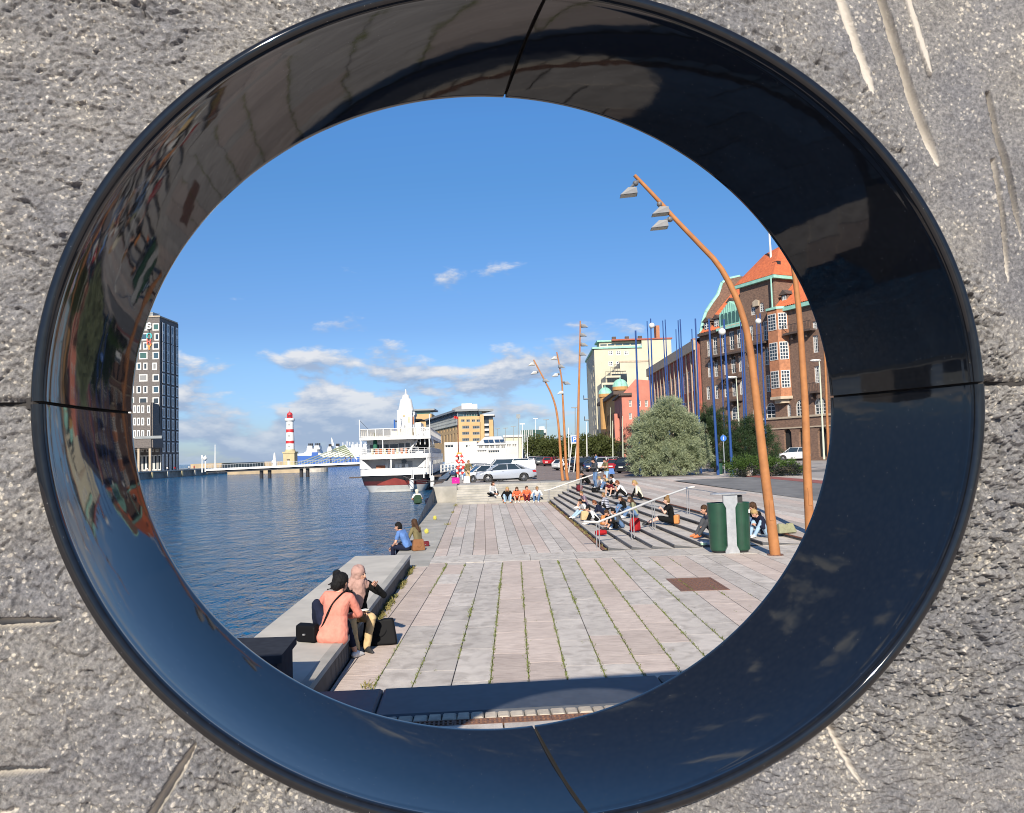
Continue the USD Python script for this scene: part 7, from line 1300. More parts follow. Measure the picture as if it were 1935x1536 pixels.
def person(label, P, yaw, s=1.0, lean=10, side=0, head=(0, 0), feet=None, hands=None, top=('cloth_black', 'long'), legs=('cloth_jeans', 'long'), hair=('hair_brown', 'short'), skin='skin', shoes='shoe_white', group=None, stand=False, fine=False, elbow=(-.2, .9, -.6), knee=(.5, .25, 1.0), curl=.6, twist=0.0, elbows=None, extras=None):
    """P: pelvis centre in the world; yaw: direction faced; feet and hands: [(forward, left, up), ...] left then right, relative to the pelvis"""
    th = thing('person', label, 'person', P, rz=yaw, group=group); n = 16 if fine else 12
    X, Yv, Z = np.array([1.0, 0, 0]), np.array([0, 1.0, 0]), np.array([0, 0, 1.0]); la, sa = math.radians(lean), math.radians(side)
    up = np.array([math.sin(la), math.sin(sa) * math.cos(la), math.cos(la) * math.cos(sa)]); fw = np.array([math.cos(la), 0, -math.sin(la)]); tl = Yv * math.cos(math.radians(twist)) + fw * -math.sin(math.radians(twist)); tl = tl - up * (tl @ up); tl /= np.linalg.norm(tl); tf = np.cross(tl, up)
    upc = up + tf * .22; upc /= np.linalg.norm(upc)                 # the upper back rounds forward
    hip = [tl * 0 + Yv * .085 * s * q for q in (1, -1)]
    waist = up * .20 * s; chest = up * .37 * s; shl = chest + upc * .115 * s; sh = [shl + tl * .168 * s * q - tf * .0 for q in (1, -1)]; neck = shl + upc * .06 * s
    hp, hy = math.radians(head[0]), math.radians(head[1]); hu = np.array([math.sin(hp), 0, math.cos(hp)]); hf = np.array([math.cos(hp) * math.cos(hy), math.cos(hp) * math.sin(hy), -math.sin(hp)]); hr_ = np.cross(hf, hu)
    hu = np.cross(hr_, hf); hr_ /= np.linalg.norm(hr_); hu /= np.linalg.norm(hu); hc = neck + (hu * .6 + upc * .4) * .125 * s + hf * .02 * s
    feet = feet or [(.42, .1, -.45), (.42, -.1, -.45)]; hands = hands or [(.3, .12, .12), (.3, -.12, .12)]
    kn, ank, el, wr = [], [], [], []
    for q in (0, 1):
        sg = 1 - 2 * q; kp = knee[q] if np.ndim(knee) > 1 else knee; pole = X * kp[0] + Yv * kp[1] * sg + Z * kp[2]; k_, a_ = ik(hip[q], np.array(feet[q]) * s + Z * .075 * s, .425 * s, .415 * s, pole); kn.append(k_); ank.append(a_)
        ep = (elbows or [elbow, elbow])[q]; e_, w_ = ik(sh[q], np.array(hands[q]) * s, .285 * s, .25 * s, X * ep[0] + Yv * ep[1] * sg + Z * ep[2]); el.append(e_); wr.append(w_)
    R = lambda v: v * s
    # ---- the body: one continuous surface
    b = [hl((hip[0], R(.085)), (hip[1], R(.085)), (waist + tl * R(.055), R(.075)), (waist - tl * R(.055), R(.075)), n=n), hl((waist + tl * R(.055), R(.078)), (waist - tl * R(.055), R(.078)), (chest + tl * R(.075), R(.088)), (chest - tl * R(.075), R(.088)), n=n), hl((chest + tl * R(.075), R(.086)), (chest - tl * R(.075), R(.086)), (sh[0] - tl * R(.03), R(.05)), (sh[1] + tl * R(.03), R(.05)), (shl + upc * R(.02), R(.055)), n=n),
         hl((shl, R(.055)), (neck + upc * R(.03), R(.047)), (hc - hu * R(.05) - hf * R(.02), R(.05)), n=n)]
    hd = [hl((hc + hu * R(.035) - hf * R(.012), R(.088)), (hc + hf * R(.012) - hu * R(.005), R(.078)), (hc - hu * R(.075) + hf * R(.040), R(.036)), n=n + 4 if fine else n), hl((hc + hf * R(.088) + hu * R(.005), R(.010)), (hc + hf * R(.103) - hu * R(.030), R(.013)), (hc + hf * R(.080) - hu * R(.034), R(.017)), n=8), hl((hc + hf * R(.078) - hu * R(.062) + hr_ * R(.014), R(.009)), (hc + hf * R(.078) - hu * R(.062) - hr_ * R(.014), R(.009)), n=8)]
    for sg in (1, -1): hd.append(hl((hc + hr_ * R(.086) * sg - hf * R(.005) + hu * R(.005), R(.014)), (hc + hr_ * R(.080) * sg - hf * R(.0) - hu * R(.028), R(.009)), n=8))
    ar, lg = [], []
    for q in (0, 1):
        ar += [hl((sh[q], R(.050)), (el[q], R(.037)), n=n), hl((el[q], R(.037)), (wr[q], R(.025)), n=n)]
        fd = wr[q] - el[q]; fd = fd / np.linalg.norm(fd); pn = np.cross(fd, tl); pn = pn if pn @ tf > 0 else -pn; pn = (-up * .6 + tf * .4) if abs(fd @ up) < .6 else tf; ar += hand(wr[q], fd, pn, 1 - 2 * q if True else 1, s, curl)
        lg += [hl((hip[q], R(.082)), (kn[q], R(.054)), n=n), hl((kn[q], R(.052)), (lerp(kn[q], ank[q], .3) - X * R(.012), R(.050)), n=n), hl((lerp(kn[q], ank[q], .3) - X * R(.012), R(.050)), (ank[q], R(.034)), n=n)]
    foot = []
    for q in (0, 1):
        fx = X + Yv * (.25 * (1 - 2 * q)); fx /= np.linalg.norm(fx); foot.append(fx); lg.append(hl((ank[q] - Z * R(.03), R(.035)), (ank[q] + fx * R(.12) - Z * R(.05), R(.025)), n=8))
    body = un(b + hd + ar + lg); part(th, 'body', soft(body, R(.022) if fine else 0, 6 if fine else 0), skin, smooth=True if fine else 50)
    # ---- clothes follow the body
    c = 1.10; ln = R(.03) if fine else 0; it = 8 if fine else 0
    tp = [hl((hip[0] + up * R(.02), R(.098)), (hip[1] + up * R(.02), R(.098)), (waist + tl * R(.06), R(.09)), (waist - tl * R(.06), R(.09)), n=n), hl((waist + tl * R(.06), R(.09)), (waist - tl * R(.06), R(.09)), (chest + tl * R(.08), R(.10)), (chest - tl * R(.08), R(.10)), n=n), hl((chest + tl * R(.08), R(.099)), (chest - tl * R(.08), R(.099)), (sh[0] - tl * R(.02), R(.062)), (sh[1] + tl * R(.02), R(.062)), (shl + upc * R(.005), R(.066)), n=n)]
    for q in (0, 1):
        if top[1] in ('long', 'coat'): tp += [hl((sh[q], R(.062)), (el[q], R(.049)), n=n), hl((el[q], R(.050)), (lerp(el[q], wr[q], .93), R(.036)), n=n)]
        elif top[1] == 'short': tp.append(hl((sh[q], R(.064)), (lerp(sh[q], el[q], .62), R(.056)), n=n))
        else: tp.append(hl((sh[q], R(.056)), (lerp(sh[q], el[q], .15), R(.056)), n=n))
    if top[1] == 'coat': tp.append(hl((waist + tl * R(.07), R(.10)), (waist - tl * R(.07), R(.10)), (hip[0] + Yv * R(.04) - X * R(.05) - Z * R(.03), R(.10)), (hip[1] - Yv * R(.04) - X * R(.05) - Z * R(.03), R(.10)), n=n))
    tm = un(tp); part(th, 'top', soft(tm, R(.018) if fine else 0, it, .012 * fine, 9.0, (1, 1, .7)), top[0], smooth=True if fine else 50)
    lp = [hl((hip[0], R(.097)), (hip[1], R(.097)), (up * R(.09), R(.088)), n=n)]
    for q in (0, 1):
        e = {'long': 1.0, 'crop': .72, 'short': 0.0, 'skirt': 0.0}[legs[1]]
        if legs[1] == 'short': lp.append(hl((hip[q], R(.096)), (lerp(hip[q], kn[q], .72), R(.076)), n=n))
        else:
            lp.append(hl((hip[q], R(.096)), (kn[q], R(.067)), n=n))
            if e: m_ = lerp(kn[q], ank[q], .3) - X * R(.01); lp += [hl((kn[q], R(.066)), (m_, R(.061)), n=n), hl((m_, R(.061)), (lerp(kn[q], ank[q], e), R(.050)), n=n)]
    if legs[1] == 'skirt': lp.append(hl((hip[0], R(.10)), (hip[1], R(.10)), (lerp(hip[0], kn[0], .85), R(.08)), (lerp(hip[1], kn[1], .85), R(.08)), n=n))
    part(th, 'trousers' if legs[1] in ('long', 'crop') else ('shorts' if legs[1] == 'short' else 'skirt'), soft(un(lp), R(.018) if fine else 0, it, .010 * fine, 10.0), legs[0], smooth=True if fine else 50)
    for q in (0, 1):
        a = ank[q]; f_ = foot[q]; part(th, 'shoe', soft(un([hl((a - Z * R(.028) - f_ * R(.035), R(.040)), (a + f_ * R(.07) - Z * R(.040), R(.036)), (a + f_ * R(.15) - Z * R(.052), R(.024)), (a - Z * R(.0), R(.040)), n=8)]), 0, 0), shoes, smooth=50)
    # ---- hair or scarf
    hk, hs = hair; hm = []
    if hs == 'hijab':
        hm = [hl((hc + hu * R(.035) - hf * R(.02), R(.108)), (hc - hf * R(.03) - hu * R(.03), R(.10)), n=n), hl((hc - hu * R(.05) - hf * R(.03), R(.09)), (neck, R(.09)), (sh[0] - tl * R(.05), R(.075)), (sh[1] + tl * R(.05), R(.075)), n=n), hl((neck + tf * R(.05), R(.08)), (chest + tf * R(.10) + tl * R(.05), R(.05)), (chest + tf * R(.10) - tl * R(.05), R(.05)), (waist + tf * R(.14), R(.04)), n=n), hl((hc - hu * R(.085) + hf * R(.03), R(.05)), (neck + tf * R(.06), R(.06)), n=n)]
        hm = un(hm) - hl((hc + hf * R(.13) + hu * R(.015), R(.062)), (hc + hf * R(.13) - hu * R(.05), R(.045)), n=n)
        part(th, 'headscarf', soft(hm, R(.016) if fine else 0, it, .017 * fine, 11.0, (1, 1, .6)), hk, smooth=True if fine else 50)
    else:
        cap = hl((hc + hu * R(.045) - hf * R(.016), R(.097)), (hc - hf * R(.03) + hu * R(.0), R(.092)), (hc - hf * R(.045) - hu * R(.045), R(.066)), n=n) - hl((hc + hf * R(.13) - hu * R(.0), R(.085)), (hc + hf * R(.125) - hu * R(.12), R(.085)), (hc + hf * R(.055) - hu * R(.14), R(.075)), n=n)
        hm = [cap]
        if hs == 'long': hm += [hl((hc - hf * R(.05), R(.075)), (chest - tf * R(.085) + upc * R(.03), R(.06)), n=n)] + [hl((hc - hf * R(.03) + hr_ * R(.07) * q, R(.035)), (shl + tl * R(-.085) * q + tf * R(.03), R(.032)), n=8) for q in (1, -1)]
        if hs == 'bun': hm += [sph(hc + hu * R(.12) - hf * R(.07), R(.052), n)]
        if hs == 'pony': hm += [hl((hc - hf * R(.10) + hu * R(.03), R(.03)), (hc - hf * R(.14) - hu * R(.10), R(.02)), n=8)]
        if hs == 'bushy': hm += [sph(hc + hu * R(.05) - hf * R(.035), R(.118), n), sph(hc - hf * R(.05) - hu * R(.03), R(.10), n)]
        if hs == 'updo': hm += [sph(hc + hu * R(.03) - hf * R(.035), R(.108), n), sph(hc + hu * R(.115) - hf * R(.03) + hr_ * R(-.08), R(.058), n), sph(hc - hf * R(.09) - hu * R(.04), R(.075), n), hl((hc - hf * R(.08) - hu * R(.07) + hr_ * R(-.06), R(.02)), (hc - hf * R(.12) - hu * R(.10) + hr_ * R(-.13), R(.006)), n=6), hl((hc - hf * R(.06) + hr_ * R(-.10), R(.012)), (hc - hf * R(.08) - hu * R(.03) + hr_ * R(-.17), R(.004)), n=6)]
        part(th, 'hair', soft(un(hm), R(.009) if fine else 0, 2 if fine else 0, .013 * fine, 26.0, (1, 1, .35)), hk, smooth=50)
    ey = [(lambda m: (m[0], m[1]))(ball(hc + hf * R(.083) + hr_ * R(.032) * q + hu * R(.012), R(.010), 1)) for q in (1, -1)]
    for e_ in ey: part(th, 'eye', e_, 'eye_dark', smooth=True)
    J = dict(sh=sh, el=el, wr=wr, hc=hc, hip=hip, kn=kn, ank=ank, chest=chest, tl=tl, tf=tf, up=up, s=s)
    if extras: extras(th, J)
    return th, J
def wpt(p, P, yaw): c, s_ = math.cos(yaw), math.sin(yaw); return np.array([P[0] + c * p[0] - s_ * p[1], P[1] + s_ * p[0] + c * p[1], P[2] + p[2]])
# ---- bags and small belongings
def rbox(pts, r=.03, n=8): return m3.Manifold.batch_hull([sph(p, r, n) for p in pts])
def bag(name, label, cat_, loc, rz, dims, lk, kind='tote', tilt=0.0):
    w, d, h = dims; th = thing(name, label, cat_, loc, rz=rz)
    if kind == 'tote':
        b = rbox([(x * w / 2, y * d / 2, .03) for x in (-1, 1) for y in (-1, 1)] + [(x * w / 2 * .80, y * d * .16, h - .02) for x in (-1, 1) for y in (-1, 1)], .025); b = b - hl(((0, 0, h + .07), w * .22), ((0, 0, h + .02), w * .12), n=12)
        part(th, 'bag_body', soft(b, .03, 4), lk, smooth=50)
        for y in (-1, 1): a = np.linspace(0, math.pi, 14); part(th, 'handle', tube([(-w * .24 * math.cos(t), y * (d * .30 + .05 * math.sin(t)), h * .70 - h * .35 * math.sin(t)) for t in a], .011, 6), lk)
    elif kind == 'backpack':
        b = un([rbox([(x * w / 2 * k, y * d / 2, z) for z, k in ((.04, 1.0), (h * .7, 1.0), (h - .06, .7)) for x in (-1, 1) for y in (-.8, .7)], .04), rbox([(x * w * .33, -d * .62, z) for x in (-1, 1) for z in (.07, h * .42)], .035)])
        part(th, 'bag_body', soft(b, .04, 3), lk, smooth=50); a = np.linspace(0, math.pi, 10); part(th, 'handle', tube([(.05 * math.cos(t), d * .2, h + .03 * math.sin(t) - .02) for t in a], .009, 6), lk)
        for x in (-1, 1): part(th, 'strap', tube([(x * w * .25, d * .5, h * .85), (x * w * .32, d * .72, h * .5), (x * w * .3, d * .5, .06)], .018, 6), lk)
    else:
        b = rbox([(x * w / 2, y * d / 2, z) for x in (-1, 1) for y in (-1, 1) for z in (.025, h - .03)], .022); part(th, 'bag_body', soft(b, .03, 3), lk, smooth=50); part(th, 'flap', rbox([(x * w * .5, y * d * .5, z) for x in (-1, 1) for y, z in ((-1.12, h * .5), (-1.1, h - .02), (.2, h))], .012), lk, smooth=50); part(th, 'clasp', box(-.02, -d * .5 - .05, h * .44, .02, -d * .5 - .03, h * .52), 'steel')
    return th
# ---- the two women on the bench
PA = at(631, 1211, .37) + [0, 0, .10]; YA = math.radians(76)
def strap(th, J):
    s = J['s']; a = J['sh'][1] - J['tl'] * -.02 * s; pts = [J['sh'][1] + J['tl'] * .07 * s + J['up'] * .07 * s + J['tf'] * .04 * s, J['sh'][1] + J['tl'] * .08 * s + J['up'] * .055 * s - J['tf'] * .055 * s, J['chest'] + J['tl'] * .02 * s - J['tf'] * .108 * s, lerp(J['chest'], J['hip'][0], .6) + J['tl'] * .05 * s - J['tf'] * .118 * s, J['hip'][0] + J['tl'] * .10 * s - J['tf'] * .09 * s + J['up'] * .03 * s, J['hip'][0] + J['tl'] * .23 * s - J['tf'] * .06 * s]
    from scipy.interpolate import CubicSpline
    t = np.arange(len(pts)); part(th, 'bag_strap', tube(CubicSpline(t, np.array(pts))(np.linspace(0, t[-1], 30)), .012 * s, 6), 'leather_black')
fl = at(562, 1188, .37) - PA; fr2 = at(672, 1243, 0.0) - PA
def loc_(v, yaw): c, s_ = math.cos(-yaw), math.sin(-yaw); return (c * v[0] - s_ * v[1], s_ * v[0] + c * v[1], v[2])
SA = 1.10
def sc_(v, s): return tuple(np.array(v) / s)
_, JA = person('woman in a coral jacket seen from behind on the bench', PA, YA, s=SA, lean=9, side=-3, head=(14, -22), feet=[sc_((.22, .40, -.10), SA), sc_(loc_(fr2 + np.array([0, 0, .0]), YA), SA)], hands=[(.32, .24, .10), (.36, -.06, .16)], elbows=[(-.35, 1.2, -.3), (-.1, .9, -.5)], knee=[(.4, .75, .8), (1.0, -.3, .15)], top=('cloth_coral', 'coat'), legs=('cloth_navy', 'crop'), hair=('hair_black', 'updo'), shoes='shoe_white', fine=True, extras=strap, curl=.5)
q = wpt(np.array([-.07, .33, -.10]) * SA, PA, YA); bag('shoulder_bag', 'black leather shoulder bag lying on the bench beside the woman in coral', 'bag', (q[0], q[1], .372), math.radians(-24), (.30, .13, .25), 'leather_black', 'flap')
PB = at(676, 1176, .37) + [-.02, .0, .10]; YB = math.radians(-62); SB = 1.06
def napkin(th, J): part(th, 'napkin', hexa([J['wr'][1] + np.array(p) for p in ((.03, -.07, .03), (.16, -.05, .03), (.15, .08, .035), (.02, .07, .03), (.03, -.07, .037), (.16, -.05, .045), (.15, .08, .04), (.02, .07, .037))]), 'paper')
fB = [loc_(np.array([PB[0] + .24, PB[1] - .42, .0]) - PB, YB), loc_(np.array([PB[0] + .10, PB[1] - .52, .0]) - PB, YB)]
person('woman in a dusty pink headscarf and black top on the bench, hand raised', PB, YB, s=SB, lean=8, side=0, head=(4, 42), feet=[sc_(fB[0], SB), sc_(fB[1], SB)], hands=[(.27, .23, .47), (.33, -.02, .13)], elbows=[(.25, .95, -.8), (-.2, .8, -.6)], top=('cloth_black', 'long'), legs=('cloth_tan', 'long'), hair=('cloth_dusty', 'hijab'), shoes='shoe_dark', fine=True, extras=napkin, curl=.75)
q = at(716, 1219, 0); bag('tote_bag', 'large black leather tote bag standing on the paving by the bench', 'bag', (q[0], q[1] + .06, .002), math.radians(8), (.52, .22, .40), 'leather_black', 'tote')
# ---- couple on the quay edge
PC = at(772, 1040, 0) + [0, 0, .10]
person('man in a blue tee shirt sitting on the quay edge facing the water', PC, math.radians(160), s=1.12, lean=24, head=(12, 20), feet=[(.46, .12, -.46), (.46, -.10, -.48)], hands=[(.45, .18, .02), (.42, -.05, .06)], elbow=(-.2, .6, -.7), top=('cloth_blue', 'short'), legs=('cloth_navy', 'long'), hair=('hair_black', 'short'), shoes='shoe_dark', fine=True)
PD = at(796, 1036, 0) + [-.12, .35, .10]
person('woman with long brown hair and an olive shirt sitting on the quay edge', PD, math.radians(150), s=1.08, lean=10, head=(2, -28), feet=[(.45, .1, -.46), (.45, -.1, -.46)], hands=[(.30, .16, .06), (.32, -.12, .05)], top=('cloth_khaki', 'long'), legs=('cloth_navy', 'long'), hair=('hair_brown', 'long'), shoes='shoe_dark')
q = at(791, 1040, 0); bag('brown_bag', 'rust brown leather bag behind the couple on the quay edge', 'bag', (q[0], q[1] - .05, .004), .4, (.36, .2, .36), 'cloth_brown', 'tote')
q = at(803, 1033, 0); bag('red_purse', 'small dark red purse on the kerb beside the woman in olive', 'bag', (q[0], q[1] + .1, .004), .2, (.22, .12, .16), 'cloth_maroon', 'flap')
for x, y, lab in ((806, 1003, 'yellow plastic bag beside the woman in olive'), (822, 977, 'yellow plastic bag alone farther along the kerb')):
    q = at(x, y + 5, 0); r = np.random.default_rng(int(x)); v, f = ball((0, 0, .16), .17, 2); v = (v - [0, 0, .16]) * (1 + .06 * r.normal(size=(len(v), 1))) * [.5, .36, .62] + [0, 0, .085]; v[:, 2] = np.maximum(v[:, 2], 0); o = one('yellow_bag', (v + [q[0], q[1], .004], f), 'yellow_plastic', lab, 'bag')
# ---- people on the far steps, facing the camera
def far_sit(label, px, k, **kw):
    y = YF[k] + .22; p = aty(px, 940, y); return person(label, (p[0], y, RH * (k + 1) + .10), math.radians(kw.pop('yaw', -90)), **kw)
fz = lambda k: -(RH * (1) + .10)
far_sit('blonde woman in a black top, leftmost of four seated on the far steps', 959, 0, s=1.06, lean=22, head=(20, 0), feet=[(.42, .16, fz(0)), (.40, -.14, fz(0))], hands=[(.34, .26, .0), (.34, -.26, .0)], top=('cloth_black', 'long'), legs=('cloth_light_jeans', 'long'), hair=('hair_blond', 'long'), shoes='leather_tan')
far_sit('person in an orange top with bare legs, second of four on far steps', 977, 0, s=1.02, lean=20, head=(24, 0), feet=[(.40, .09, fz(0)), (.40, -.09, fz(0))], hands=[(.40, .08, .22), (.40, -.08, .22)], top=('cloth_orange', 'long'), legs=('cloth_black', 'short'), hair=('hair_brown', 'long'), skin='skin')
far_sit('person in orange top and red trousers, third of four on far steps', 995.5, 0, s=1.02, lean=12, head=(6, 35), feet=[(.38, .09, fz(0)), (.38, -.09, fz(0))], hands=[(.36, .10, .25), (.36, -.10, .24)], top=('cloth_orange', 'short'), legs=('cloth_maroon', 'long'), hair=('hair_brown', 'short'))
far_sit('person in white shirt and jeans, rightmost of four on the far steps', 1015, 0, s=1.04, lean=24, head=(28, 10), feet=[(.42, .04, fz(0)), (.40, -.2, fz(0))], hands=[(.36, .08, .20), (.36, -.10, .18)], top=('cloth_white', 'long'), legs=('cloth_jeans', 'long'), hair=('hair_dark_blond', 'short'))
q = aty(986, 948, YF[0] + .15); bag('ochre_bag', 'ochre bag between the two people in orange', 'bag', (q[0], YF[0] + .15, RH + .002), 0, (.34, .16, .26), 'leather_tan', 'flap')
far_sit('long haired woman sitting cross legged alone on the far steps', 929, 2, s=1.06, yaw=-40, lean=8, head=(4, 10), feet=[(.34, .22, -.10), (.40, -.16, -.10)], knee=(.3, 1.0, .25), hands=[(.30, .12, .08), (.30, -.12, .1)], top=('cloth_white', 'long'), legs=('cloth_black', 'long'), hair=('hair_brown', 'long'))
# quay end
q = at(850, 921, 0); person('person in a white hat sitting at the far end of the kerb', (q[0], 49.4, .10), math.radians(110), s=1.08, lean=14, head=(10, 0), feet=[(.42, .1, -.08), (.42, -.1, -.08)], top=('cloth_white', 'short'), legs=('cloth_black', 'long'), hair=('cloth_cream', 'bushy'))
bag('backpack', 'dark green backpack on the back of the person in the white hat', 'bag', (q[0] + .04, 49.12, .06), math.radians(8), (.42, .2, .56), 'cloth_green', 'backpack')
q = at(866, 919.5, 0); bag('backpack', 'navy blue backpack on the kerb right of the person in the white hat', 'bag', (q[0], 49.3, .005), .3, (.38, .24, .38), 'cloth_navy', 'backpack')
q = aty(861, 905, 55); bag('pink_bag', 'bright pink bag below the life buoys', 'bag', (q[0], 55, float(zg(0, 55)) + .02), .1, (.5, .3, .42), 'cloth_pink' if 'cloth_pink' in _looks else cloth('pink', (.62, .02, .24)), 'flap')
q = aty(884, 906, 55.5); zq = float(zg(0, 55.5)); person('person in a brown coat standing by the front of the silver car', (q[0], 55.5, zq + .90), math.radians(-60), s=1.0, lean=10, head=(16, 20), feet=[(.06, .1, -.92), (-.04, -.1, -.92)], knee=(1, .1, .1), hands=[(.28, .12, .12), (.25, -.16, .02)], top=('cloth_khaki', 'coat'), legs=('cloth_tan', 'long'), hair=('hair_dark_blond', 'short'))
q = aty(882, 907, 54.6); bag('white_bag', 'white shopping bag at the feet of the person in the brown coat', 'bag', (q[0], 54.6, float(zg(0, 54.6)) + .02), .1, (.42, .18, .5), 'paper', 'tote')
# ---- people on the side steps
def stair_z(x, y):
    z = 0.0
    for k in range(8):
        t = (y - NEAR) / (YF[k] - NEAR)
        if 0 <= t <= 1 and x >= XN[k] + (XF[k] - XN[k]) * t: z = RH * (k + 1) * t + .095 * (1 - t) + .003 * k
    if y > YF[7]: z = float(zg(x, y))
    return z
def on_stair(px, py):
    d = ray(px, py); y = 20.0
    while y < 60:
        p = CAM + d * (y / d[1])
        if p[2] <= stair_z(p[0], p[1]) + 1e-3: return p
        y += .02
    return p
def z5(x, y): return (x / 6.911 + 1020, y / 6.909 + 840)
def z1(x, y): return (x / 6.45 + 1200, y / 6.45 + 920)
def steps_sit(label, seat, headtop, yaw=180, tall=.90, footf=.52, spread=.10, hands='lap', lean=15, **kw):
    p = on_stair(*seat); s = min(max((seat[1] - headtop) * p[1] / FPX / (tall * math.cos(math.radians(lean)) ** .7), .92), 1.22); ya = math.radians(yaw); feet = []
    for sg in (1, -1):
        f_ = np.array([math.cos(ya), math.sin(ya)]) * footf * s * kw.get('fs', 1) + np.array([-math.sin(ya), math.cos(ya)]) * sg * spread * s; zf_ = stair_z(p[0] + f_[0], p[1] + f_[1]); feet.append((footf, sg * spread, (zf_ - p[2]) / s - .10))
    kw.pop('fs', None)
    H = {'lap': [(.30, .10, .12), (.32, -.08, .14)], 'eat': [(.33, .07, .40), (.34, -.05, .38)], 'knees': [(.42, .16, .2), (.42, -.16, .2)], 'phone': [(.34, .06, .25), (.33, -.07, .24)], 'back': [(-.22, .25, -.06), (.32, -.1, .14)], 'food': [(.30, .08, .22), (.32, -.06, .20)], 'face': [(.22, .06, .56), (.33, -.04, .16)]}[hands]
    return person(label, (p[0], p[1], p[2] + .10 * s), ya, s=s, lean=lean, feet=feet, hands=kw.pop('hh', H), **kw)
SSG = None
steps_sit('person all in black hunched forward at the top left of the side steps', z5(640, 510), z5(0, 335)[1], 195, lean=34, head=(34, 10), footf=.5, top=('cloth_black', 'long'), legs=('cloth_black', 'long'), hair=('hair_black', 'short'), shoes='shoe_dark', hands='phone')
steps_sit('fair haired child in a white shirt near the top of the side steps', z5(845, 575), z5(0, 410)[1], 185, lean=22, head=(30, 0), top=('cloth_white', 'short'), legs=('cloth_slate', 'long'), hair=('hair_blond', 'short'), hands='food')
steps_sit('orange haired child half hidden beside the child in white', z5(905, 560), z5(0, 410)[1], 190, lean=18, head=(20, 0), top=('cloth_tan', 'short'), legs=('cloth_jeans', 'long'), hair=('hair_red', 'short'), hands='lap')
steps_sit('black haired person in a maroon tee shirt and shorts facing the camera', z5(945, 645), z5(0, 460)[1], 225, lean=24, head=(26, -10), footf=.40, spread=.16, top=('cloth_maroon', 'short'), legs=('cloth_black', 'short'), hair=('hair_black', 'short'), hands='food')
steps_sit('person with thick black hair behind the man in the white tee shirt', z5(1000, 560), z5(0, 395)[1], 180, lean=20, head=(24, 0), top=('cloth_white', 'short'), legs=('cloth_black', 'long'), hair=('hair_black', 'bushy'), hands='lap')
steps_sit('red haired man in a white tee shirt and black trousers leaning forward', z5(1125, 680), z5(0, 455)[1], 172, lean=30, head=(24, 0), footf=.46, top=('cloth_white', 'short'), legs=('cloth_black', 'long'), hair=('hair_red', 'short'), shoes='shoe_dark', hh=[(.44, .1, .34), (.42, -.08, .30)])
steps_sit('blonde woman in a cream sweater sitting alone high on the side steps', z5(1330, 715), z5(0, 455)[1], 170, lean=20, head=(18, 15), footf=.44, top=('cloth_cream', 'long'), legs=('cloth_black', 'long'), hair=('hair_blond', 'pony'), hands='lap', shoes='shoe_dark')
steps_sit('boy in a mauve tee shirt at the left of the middle group', z5(610, 805), z5(0, 645)[1], 195, lean=18, head=(26, 20), top=('cloth_mauve', 'short'), legs=('cloth_navy', 'short'), hair=('hair_dark_blond', 'short'), hands='food')
steps_sit('woman in pale jeans with her legs stretched out', z5(610, 930), z5(0, 745)[1], 205, lean=22, head=(20, 10), footf=.72, top=('cloth_white', 'short'), legs=('cloth_light_jeans', 'long'), hair=('hair_black', 'short'), skin='skin_brown', hands='food')
steps_sit('man in a navy sweater bending forward in the middle group', z5(840, 925), z5(0, 725)[1], 178, lean=36, head=(30, 0), top=('cloth_navy', 'long'), legs=('cloth_navy', 'long'), hair=('hair_red', 'short'), hands='lap', shoes='shoe_dark')
steps_sit('person in a striped navy and grey sweater in the middle of the side steps', z5(890, 850), z5(0, 635)[1], 150, lean=14, head=(10, 10), top=('cloth_stripe', 'long'), legs=('cloth_black', 'long'), hair=('hair_dark_blond', 'short'), hands='lap')
steps_sit('black haired person in loose white shirt bending by the handrail end', z5(760, 1020), z5(0, 800)[1], 185, lean=34, head=(30, 15), footf=.5, top=('cloth_white', 'long'), legs=('cloth_black', 'long'), hair=('hair_black', 'short'), hands='lap', shoes='shoe_white')
steps_sit('long haired woman in a dark top, left of the pair behind the handrail', z5(1125, 900), z5(0, 700)[1], 190, lean=16, head=(24, 10), top=('cloth_black', 'long'), legs=('cloth_jeans', 'long'), hair=('hair_brown', 'long'), hands='food')
steps_sit('long haired woman in a speckled olive top behind the handrail', z5(1260, 935), z5(0, 670)[1], 182, lean=16, head=(20, 0), top=('cloth_camo', 'long'), legs=('cloth_jeans', 'long'), hair=('hair_brown', 'long'), hands='food')
steps_sit('person in a dark grey hooded top and blue jeans at the foot of the steps', z5(1075, 1085), z5(0, 855)[1], 190, lean=26, head=(24, 0), footf=.5, top=('cloth_grey', 'long'), legs=('cloth_jeans', 'long'), hair=('hair_black', 'short'), hands='knees', shoes='shoe_white')
steps_sit('person in a black top and shorts with bare legs beside the red bags', z5(985, 1100), z5(0, 880)[1], 205, lean=28, head=(28, 0), footf=.42, top=('cloth_black', 'long'), legs=('cloth_black', 'short'), hair=('hair_brown', 'short'), hands='knees', shoes='shoe_dark')
steps_sit('woman in a black dress with a hair bun eating on the steps', z1(455, 447), z1(0, 112)[1], 176, lean=8, head=(8, 0), footf=.80, spread=.06, top=('cloth_black', 'short'), legs=('cloth_black', 'skirt'), hair=('hair_dark_blond', 'bun'), hands='eat', shoes='shoe_dark', skin='skin_pale')
steps_sit('man in dark jacket and orange shoes sitting behind the green bin', z1(985, 600), z1(0, 195)[1], 186, lean=20, head=(16, 0), footf=.50, top=('cloth_slate', 'long'), legs=('cloth_grey', 'long'), hair=('hair_brown', 'short'), shoes='shoe_orange', hands='face')
